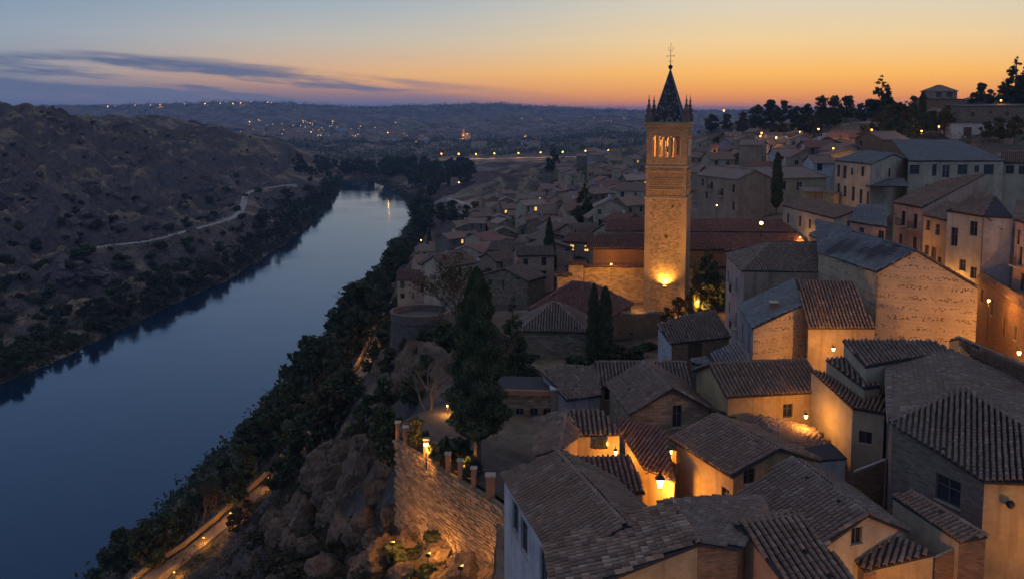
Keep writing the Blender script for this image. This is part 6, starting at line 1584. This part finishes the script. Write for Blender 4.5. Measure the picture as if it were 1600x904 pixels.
for i, (px, py, s_) in enumerate(((618, 560, 4.0), (645, 575, 4.5), (680, 570, 4.0), (600, 580, 3.2), (660, 600, 3.4), (630, 610, 3.0), (700, 585, 3.5))): rock(px, py, s_, 'weathered outcrop carrying the round lookout', 40 + i, (1, 1, 1.1), 90, GR)
for i, (px, py, s_) in enumerate(((615, 535, 4), (640, 545, 4.5), (665, 550, 4), (690, 545, 4.5), (625, 560, 3.5), (705, 560, 4), (655, 570, 3))): ground_plant('lookout_bush', BR[i % 4], px, py, s_, 'dark bush covering the foot of the round lookout', 'tree', 'bushes under the round lookout', 100, wide=1.3)

for i, (px, py, s_, sq) in enumerate(((610, 865, 2.6, (1, 1, 1)), (585, 845, 1.6, (1.2, 1, .8)), (650, 850, 2.4, (1.1, 1, 1)), (690, 860, 2.6, (1, 1, 1)), (735, 880, 2.4, (1, 1, 1)), (770, 895, 2.0, (1, 1, 1)), (640, 895, 2.6, (1, 1, .9)), (560, 880, 1.8, (1, 1, 1)), (700, 900, 2.2, (1, 1, 1)), (665, 815, 1.6, (1.2, 1, .8)),
                                     (535, 720, 3.0, (1, 1, 1.2)), (500, 745, 3.2, (1, 1, 1.2)), (560, 750, 2.8, (1, 1, 1.3)), (470, 790, 3.0, (1, 1, 1.2)), (520, 800, 2.6, (1, 1, 1.3)), (440, 840, 2.8, (1, 1, 1.2)), (490, 860, 2.4, (1, 1, 1.3)), (400, 880, 2.6, (1, 1, 1.1)), (545, 680, 2.4, (1, 1, 1)), (590, 770, 2.2, (1, 1, 1.4)), (610, 810, 1.6, (1, 1, 1.2)), (450, 890, 2.4, (1, 1, 1)),
                                     (580, 720, 2.6, (1, 1, 1.5)), (600, 750, 2.4, (1, 1, 1.6)), (545, 770, 3.4, (1.2, 1, 1.4)), (575, 820, 2.4, (1, 1, 1.5)), (540, 840, 2.8, (1, 1, 1.4)), (510, 770, 3.2, (1, 1, 1.3)), (480, 820, 3.0, (1, 1, 1.4)), (520, 890, 2.6, (1, 1, 1.4)), (460, 850, 2.8, (1, 1, 1.3)), (565, 700, 2.6, (1, 1, 1.2)), (595, 690, 2.2, (1, 1, 1.4)), (515, 700, 2.8, (1, 1, 1)), (430, 810, 2.6, (1, 1, 1)), (570, 900, 2.2, (1, 1, 1.3)))):
    rock(px, py, s_, f"{size_word(s_, 2.0, 2.5)} jagged outcrop {'in the lamplit cliff under the retaining wall' if i < 10 else 'on the dark cliff ' + path_zone(px, py)}", i + 1, sq, 55, GR)

# crags standing out of the far hillside
CR = [o.data for o in bpy.data.objects if o.name.startswith('rock')][8:16]
def m_crag():
    t = NT('far_crag', .95, .1); ge = t.N.new('ShaderNodeNewGeometry'); p = ge.outputs['Position']; n = t.noise(p, .25, 8, .72, .4)
    return t.done(t.ramp(n, [(.3, (.05, .04, .036)), (.5, (.12, .092, .078)), (.7, (.24, .185, .15))]), t.bump(t.noise(p, .8, 6, .75), 1., .8))
M['crag'] = m_crag(); CR = [m_.copy() for m_ in CR]
for m_ in CR: m_.materials.clear(); m_.materials.append(M['crag'])
kc = 0
for i in range(900):
    if kc >= 130: break
    px, py = random.uniform(-10, 470), random.uniform(165, 520); p = hit(px, py, 250)
    if p is None or p.y > 1150 or p.x > -178 or p.z < 8: continue
    if fbm(np.array([p.x / 70.]), np.array([p.y / 70.]), 3, 61)[0] < .5: continue
    kc += 1; s_ = random.uniform(.9, 2.6); o = link(bpy.data.objects.new('crag', CR[i % len(CR)])); o.location = p - Vector((0, 0, .6)); o.rotation_euler = (random.uniform(-.3, .3), random.uniform(-.3, .3), random.uniform(0, 6.28)); o.scale = (s_ * random.uniform(1, 1.8), s_, s_ * random.uniform(.6, 1.1))
    tag(o, f"{size_word(s_, 1.4, 2.1)} rock crag {'high over' if p.z > 45 else 'near'} the hill road {bank_zone(p.y)}", 'rock', 'crags of the far hillside')
# ================================================================== lamps
SOD = (1, .46, .085)
for m_ in ('bulb', 'bulbw', 'bulbfar', 'lampglass'): M[m_].cycles.emission_sampling = 'NONE'
def light(name, loc, power, parent=None, col=SOD, r_=.15):
    l = bpy.data.lights.new(name, 'POINT'); l.energy = power; l.color = col; l.shadow_soft_size = r_; o = bpy.data.objects.new(name, l); COL.objects.link(o)
    if parent is not None: o.parent = parent; o.location = Vector(loc) - base_loc(parent)
    else: o.location = loc
    return o
def post_lamp(p, height, power, label, group=None, bulb=.16, far=False, mat='bulb', arm=0.):
    """pole lamp: post, head and bulb; p is its foot"""
    rt = root('street_lamp', p, label, 'street lamp', group); rr = max(.05, bulb * .35)
    mb = MB(); mb.tube([p - Vector((0, 0, .5)), p + Vector((0, 0, height))], [rr, rr * .7], 6); mb.build('pole', M['iron'], rt)
    t = p + Vector((0, 0, height)); mb = MB(); mb.lathe([(bulb * .3, 0), (bulb, bulb * .35), (bulb * 1.05, bulb * .9), (bulb * .75, bulb * 1.5), (0, bulb * 1.8)], 10, Matrix.Translation(t)); mb.build('lamp_globe', M[mat], rt, smooth=True)
    mb = MB(); mb.lathe([(bulb * 1.2, bulb * 1.82), (bulb * .5, bulb * 2.2), (0, bulb * 2.3)], 10, Matrix.Translation(t)); mb.build('lamp_cap', M['iron'], rt)
    if power: light('lamp_light', t + Vector((0, 0, -bulb * 1.2)), power, rt, r_=bulb)
    return rt
# the lantern in the alley
p = W(1031, 754, 26.2); ln = root('alley_lantern', p, 'glowing four-sided street lantern on a wall bracket in the alley', 'street lantern')
def frustum(r0, z0, r1, z1, mb, at):
    mb.lathe([(r0, z0), (r1, z1)], 4, Matrix.Translation(at) @ Matrix.Rotation(.785, 4, 'Z')); return mb
frustum(.22, -.30, .42, .32, MB(), p).build('lantern_glass', M['lampglass'], ln)
mb = MB(); frustum(.48, .325, .12, .62, mb, p); mb.lathe([(.12, .62), (.14, .7), (.03, .85), (0, .9)], 8, Matrix.Translation(p)); frustum(.24, -.36, .24, -.305, mb, p)
for k in range(4):
    a = .785 + k * math.pi / 2; mb.tube([p + Vector((math.cos(a) * .22, math.sin(a) * .22, -.3)), p + Vector((math.cos(a) * .43, math.sin(a) * .43, .32))], .022, 4)
mb.build('lantern_frame', M['iron'], ln); mb = MB(); mb.tube([p + Vector((-.9, .9, .3)), p + Vector((-.5, .5, .7)), p + Vector((0, 0, .85))], .04, 6); mb.build('bracket', M['iron'], ln)
light('lantern_light', p + Vector((0, -.1, -.55)), 950, ln, r_=.25)
# lamps inside the town whose light the photograph shows on the walls around them
def wall_lamp(px, py, h, power, label, off=(0, 0, 0), r_=.15):
    p = W(px, py, h) + Vector(off); rt = root('wall_lamp', p, label, 'wall lamp'); mb = MB(); frustum(.10, -.16, .18, .14, mb, p); mb.build('lantern_glass', M['lampglass'], rt)
    mb = MB(); frustum(.22, .145, .05, .3, mb, p); mb.tube([p + Vector((0, 0, .3)), p + Vector((.0, .5, .35))], .025, 5); mb.build('lantern_frame', M['iron'], rt); light('lamp_light', p - Vector((0, .1, .35)), power, rt, r_=r_)
wall_lamp(962, 706, 25.6, 330, 'small lantern low on the wall by the lit window')
wall_lamp(1048, 705, 26.0, 160, 'small lantern over the little yellow terrace')
wall_lamp(1259, 650, 25.3, 480, 'lantern in the corner beside the lit corner house')
wall_lamp(1540, 530, 22.0, 3600, 'lantern at the foot of the lamplit gable', (.5, -5.0, 0), .3)
wall_lamp(1302, 545, 23.2, 800, 'lantern in the court before the rubble wing')
wall_lamp(1220, 572, 24.6, 900, 'lantern over the small court below the rubble wing', (0, -2, 0))
wall_lamp(1600, 800, 24.0, 500, 'lantern on the ochre flank of the grey hipped house', (1.5, -3.5, -1))
def lamp_at(p, power, label):
    p = Vector(p); rt = root('wall_lamp', p, label, 'wall lamp'); mb = MB(); frustum(.10, -.16, .18, .14, mb, p); mb.build('lantern_glass', M['lampglass'], rt)
    mb = MB(); frustum(.22, .145, .05, .3, mb, p); mb.tube([p + Vector((0, 0, .3)), p + Vector((0, 0, 1.0)), p + Vector((.4, .3, 1.0))], .025, 5); mb.build('lantern_frame', M['iron'], rt); light('lamp_light', p - Vector((0, .1, .35)), power, rt)
lamp_at((5.5, 39.5, 63.8), 620, 'lantern in the lane before the mottled roof house'); lamp_at((20.5, 45.5, 62.6), 720, 'lantern in the lane below the brick yard wall')
# terrace lamp
post_lamp(W(666, 726, 30.6), 1.7, 1700, 'glowing globe lamp among the terrace railing posts', bulb=.2, mat='lampglass')
post_lamp(W(722, 737, 30.6), .9, 420, 'low garden lamp lighting the trunk of the tall conifer', bulb=.13, mat='lampglass')
post_lamp(W(700, 668, 32), 2.2, 300, 'garden lamp behind the terrace shrubs', bulb=.13, mat='lampglass')
# floodlights at the foot of the retaining wall
for px, py, d0, pw, lb in ((655, 862, 60, 380, 'ground floodlight among the rocks under the retaining wall corner'), (712, 880, 60, 430, 'ground floodlight among the rocks under the long wall'), (765, 900, 55, 300, 'ground floodlight by the foot of the white wall')):
    q = hit(px, py, d0)
    if q is None: continue
    q = q + Vector((-2.2, -1.6, 1.6)); q.z = max(q.z, tz(q.x, q.y) + .9); rt = root('ground_floodlight', q, lb, 'floodlight'); mb = MB(); mb.box(-.2, .2, -.12, .12, -.14, .14, Matrix.Translation(q)); mb.tube([q - Vector((0, 0, 1.2)), q], .04, 5); mb.build('housing', M['iron'], rt)
    mb = MB(); mb.box(.02, .18, .122, .15, -.1, .1, Matrix.Translation(q)); mb.build('lamp_glass', M['lampglass'], rt); light('lamp_light', q + Vector((.25, .35, .25)), pw, rt)
# two floodlights in the churchyard reach the whole tower
for px, py, d, pw, lb, aim in ((986, 520, 120, 11000, 'churchyard floodlight aimed up at the tower front', (1040, 330)), (1120, 500, 128, 8000, 'churchyard floodlight aimed at the tower side', (1072, 320))):
    q = Wd(px, py, d); q.z = max(q.z, tz(q.x, q.y) + .6); rt = root('ground_floodlight', q, lb, 'floodlight'); mb = MB(); mb.box(-.25, .25, -.15, .15, -.16, .16, Matrix.Translation(q)); mb.tube([q - Vector((0, 0, 1.2)), q], .05, 5); mb.build('housing', M['iron'], rt)
    mb = MB(); mb.box(-.2, .2, .152, .17, -.12, .12, Matrix.Translation(q)); mb.build('lamp_glass', M['lampglass'], rt)
    l = bpy.data.lights.new('floodlight_beam', 'SPOT'); l.energy = pw; l.color = (1, .46, .08); l.spot_size = R(46); l.spot_blend = .7; l.shadow_soft_size = .2; o = bpy.data.objects.new('floodlight_beam', l); link(o, rt); o.location = (0, .4, .3)
    o.rotation_euler = (Wd(*aim, TD - 3) - q).to_track_quat('-Z', 'Y').to_euler()
# church and tower surroundings
rt = post_lamp(Wd(1189, 366, 152), 1.6, 240, 'single globe lamp above the church roof', bulb=.3, mat='lampglass')
for px, py, d, pw, lb in ((968, 470, 147, 2600, 'garden lamp before the stepped church flank'), (955, 412, 152.5, 700, 'lamp on the upper step of the church flank'), (900, 462, 148, 1300, 'garden lamp by the low church step'), (1090, 470, 138, 2400, 'garden lamp behind the tower side and pine'), (1060, 478, 139, 300, 'garden lamp inside the round shrub')):
    q = Wd(px, py, d); post_lamp(q - Vector((0, 0, 2.6)), 2.4, pw, lb, bulb=.14, mat='lampglass')
q = Wd(1250, 372, 160); post_lamp(q - Vector((0, 0, 2.)), 2., 350, 'lamp behind the church lighting the low stone doorway', bulb=.14, mat='lampglass')
for px, py, d, pw, lb in ((1545, 468, 93, 800, 'street lamp in the lane below the cream house'), (1480, 440, 108, 800, 'street lamp in the lane by the narrow stained house'), (1400, 395, 118, 800, 'street lamp in the lane below the balcony house'), (1290, 320, 178, 700, 'yard lamp by the lit court wall'), (1120, 320, 195, 260, 'yard lamp by the shutter range')):
    q = Wd(px, py, d); post_lamp(q - Vector((0, 0, 3.6)), 3.4, pw, lb, bulb=.14, mat='lampglass')
# hill lamps
for i, (px, py, d, pw) in enumerate(((1213, 216, 300, 2600), (1250, 207, 340, 2200), (1279, 203, 330, 2200), (1190, 209, 330, 1500), (1188, 214, 310, 1200), (1362, 204, 300, 2600), (1440, 206, 280, 3000), (1467, 199, 290, 3200), (1302, 233, 240, 1200), (1136, 228, 420, 1600), (1131, 174, 560, 900), (1564, 158, 340, 700))):
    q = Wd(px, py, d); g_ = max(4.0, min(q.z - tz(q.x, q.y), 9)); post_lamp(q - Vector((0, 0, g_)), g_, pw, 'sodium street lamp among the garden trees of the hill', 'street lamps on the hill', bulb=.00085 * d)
# river path lamps
for i, (px, py, h_, pw) in enumerate(((575, 548, 57.2, 1100), (600, 516, 55.5, 700), (607, 527, 55.9, 500), (611, 500, 54.6, 600), (636, 442, 52.2, 1000), (524, 625, 61, 900), (506, 652, 62, 700), (470, 700, 64, 600), (420, 745, 67.5, 700), (360, 800, 71, 900), (318, 838, 73.2, 700), (272, 892, 75.8, 1100), (214, 905, 76.5, 700))):
    q = W(px, py, h_); post_lamp(q - Vector((0, 0, 2.6)), 2.4, pw * .5, 'path lamp on the lit walk along the cliff', 'lamps along the river path', bulb=.17 if i < 7 else .12)
# parapet along the path on the water side
pv = MB()
for i in range(len(PATHL) - 1):
    a, b = PATHL[i], PATHL[i + 1]; d = (b - a); d.z = 0; d.normalize(); s = Vector((-d.y, d.x, 0)) * 2.15
    if s.x > 0: s = -s
    n = s.normalized() * .18; A_, B_ = a + s, b + s
    pv.add([A_ - n, A_ + n, A_ + n + Vector((0, 0, .9)), A_ - n + Vector((0, 0, .9)), B_ - n, B_ + n, B_ + n + Vector((0, 0, .9)), B_ - n + Vector((0, 0, .9))], [(0, 4, 5, 1), (1, 5, 6, 2), (2, 6, 7, 3), (3, 7, 4, 0)])
tag(pv.build('path_parapet', M['stone']), 'low stone parapet along the river path', 'parapet')
# lamps of the quarter
for i, (px, py, d, pw) in enumerate(((757, 327, 480, 2200), (866, 352, 330, 500), (853, 362, 320, 500), (727, 372, 360, 300), (658, 376, 420, 400), (729, 371, 380, 300), (650, 465, 255, 500), (717, 286, 640, 900), (893, 380, 230, 160), (848, 352, 340, 300))):
    q = Wd(px, py, d); g_ = max(3.0, min(q.z - tz(q.x, q.y), 6)); post_lamp(q - Vector((0, 0, g_)), g_, pw, 'small street lamp among the roofs of the quarter', 'lamps of the quarter', bulb=.0007 * d)
# dam road with its row of lamps
A_, B_ = Wd(688, 249, 1330), Wd(988, 243.5, 1330); mb = MB(); n_ = 30
for i in range(n_):
    a, b = A_.lerp(B_, i / n_), A_.lerp(B_, (i + 1) / n_); mb.add([a + Vector((0, -5, 0)), b + Vector((0, -5, 0)), b + Vector((0, 5, 0)), a + Vector((0, 5, 0)), a + Vector((0, -5, -14)), b + Vector((0, -5, -14))], [(0, 1, 2, 3), (4, 5, 1, 0)])
tag(mb.build('dam_road', M['trim']), 'straight lamplit road on an embankment across the valley', kind='structure')
for i, (px, py) in enumerate(((690, 241), (717, 241), (744, 241.5), (772.5, 240.5), (810, 240), (844.5, 239), (879, 238), (914.5, 236.5), (950.5, 235.5), (987, 234.5))):
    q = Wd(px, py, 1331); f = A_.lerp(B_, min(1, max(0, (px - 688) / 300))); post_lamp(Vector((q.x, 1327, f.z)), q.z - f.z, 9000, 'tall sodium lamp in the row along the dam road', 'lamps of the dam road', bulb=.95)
# far lights
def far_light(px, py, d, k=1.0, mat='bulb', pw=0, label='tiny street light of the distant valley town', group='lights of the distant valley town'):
    q = Wd(px, py, d); g_ = 8; post_lamp(q - Vector((0, 0, g_)), g_, pw, label, group, bulb=.00034 * d * k, mat='bulbfar' if mat == 'bulb' else mat)  # globe swollen with distance, its glowing size standing in for lamp glare
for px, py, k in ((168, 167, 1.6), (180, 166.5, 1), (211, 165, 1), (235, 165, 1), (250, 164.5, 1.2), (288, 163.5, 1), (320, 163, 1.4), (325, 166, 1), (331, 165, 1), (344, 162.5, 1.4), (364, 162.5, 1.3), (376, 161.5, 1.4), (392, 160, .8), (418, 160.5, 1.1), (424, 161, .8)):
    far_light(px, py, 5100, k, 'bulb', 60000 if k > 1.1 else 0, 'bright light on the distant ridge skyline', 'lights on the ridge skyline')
g = random.Random(5)
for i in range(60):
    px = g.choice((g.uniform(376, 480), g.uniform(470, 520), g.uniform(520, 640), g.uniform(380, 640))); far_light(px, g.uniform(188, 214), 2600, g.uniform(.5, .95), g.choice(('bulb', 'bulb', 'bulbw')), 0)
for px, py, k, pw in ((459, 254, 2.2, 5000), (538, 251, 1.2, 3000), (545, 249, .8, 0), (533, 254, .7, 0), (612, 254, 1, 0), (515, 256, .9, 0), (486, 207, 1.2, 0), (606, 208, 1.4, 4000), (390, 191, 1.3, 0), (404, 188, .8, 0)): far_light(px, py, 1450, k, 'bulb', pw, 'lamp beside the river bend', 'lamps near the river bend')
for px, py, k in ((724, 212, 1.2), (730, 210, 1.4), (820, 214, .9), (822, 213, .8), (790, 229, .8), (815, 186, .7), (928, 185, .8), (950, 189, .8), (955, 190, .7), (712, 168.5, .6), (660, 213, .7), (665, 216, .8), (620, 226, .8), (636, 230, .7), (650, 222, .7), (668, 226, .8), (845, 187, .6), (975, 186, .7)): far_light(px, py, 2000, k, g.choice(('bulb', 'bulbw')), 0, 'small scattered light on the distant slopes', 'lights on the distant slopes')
q = hit(728, 216, 1500); light('hermitage_floodlight', q + Vector((-6, -28, 4)), 22000)

# ================================================================== evening haze in the valley
hz = NT('evening_haze'); hz.N.remove(hz.b); pv_ = hz.N.new('ShaderNodeVolumePrincipled'); pv_.inputs['Color'].default_value = (.50, .68, 1.0, 1); pv_.inputs['Density'].default_value = .00008; pv_.inputs['Anisotropy'].default_value = .2
hz.L.new(pv_.outputs[0], hz.N['Material Output'].inputs['Volume'])
mb = MB(); mb.box(-32000, 32000, -60, 23000, -6, 150); ho = mb.build('haze', hz.m); tag(ho, 'thin blue evening haze filling the valley', kind='stuff')

# ================================================================== aerials and cables on the roofs
def aerial(px, py, h_, tall, label):
    p = W(px, py, h_); rt = root('tv_aerial', p, label, 'aerial'); mb = MB(); mb.tube([p - Vector((0, 0, .4)), p + Vector((0, 0, tall))], .025, 5); mb.build('mast', M['zinc'], rt)
    mb = MB(); t = p + Vector((0, 0, tall - .1)); mb.tube([t - Vector((.55, .1, 0)), t + Vector((.55, .1, 0))], .02, 4)
    for k in range(6): q = t + Vector((-.5 + k * .2, 0, 0)); mb.tube([q - Vector((0, .28 - .03 * k, 0)), q + Vector((0, .28 - .03 * k, 0))], .012, 4)
    mb.build('antenna_rods', M['zinc'], rt)
aerial(1126, 548, 24.6, 2.0, 'thin aerial on the court block by the slate lean-to'); aerial(1395, 620, 20.6, 2.0, 'aerial at the eave of the grey hipped house'); aerial(1215, 700, 23.6, 1.8, 'aerial behind the ridge of the lamplit house'); aerial(905, 640, 23.6, 1.6, 'aerial on the fan-shaped roof'); aerial(1340, 392, 17.4, 2.0, 'aerial on the ribbed roof of the lamplit building'); aerial(1500, 222, 7.8, 2.4, 'aerial on the long roof of the hill house'); aerial(1235, 262, 13.6, 2.4, 'aerial on the broad cream house')
def cable(a, b, sag, label):
    n = 14; pts = [a.lerp(b, i / n) - Vector((0, 0, sag * 4 * (i / n) * (1 - i / n))) for i in range(n + 1)]; mb = MB(); mb.tube(pts, .018, 4); tag(mb.build('overhead_cable', M['iron']), label, 'cable')
cable(W(1010, 735, 25.6), W(1058, 700, 25.0), .3, 'slack cable across the lantern alley'); cable(W(1266, 690, 25.6), W(1140, 660, 25.8), .5, 'slack cable from the tall ochre house to the lit corner house')
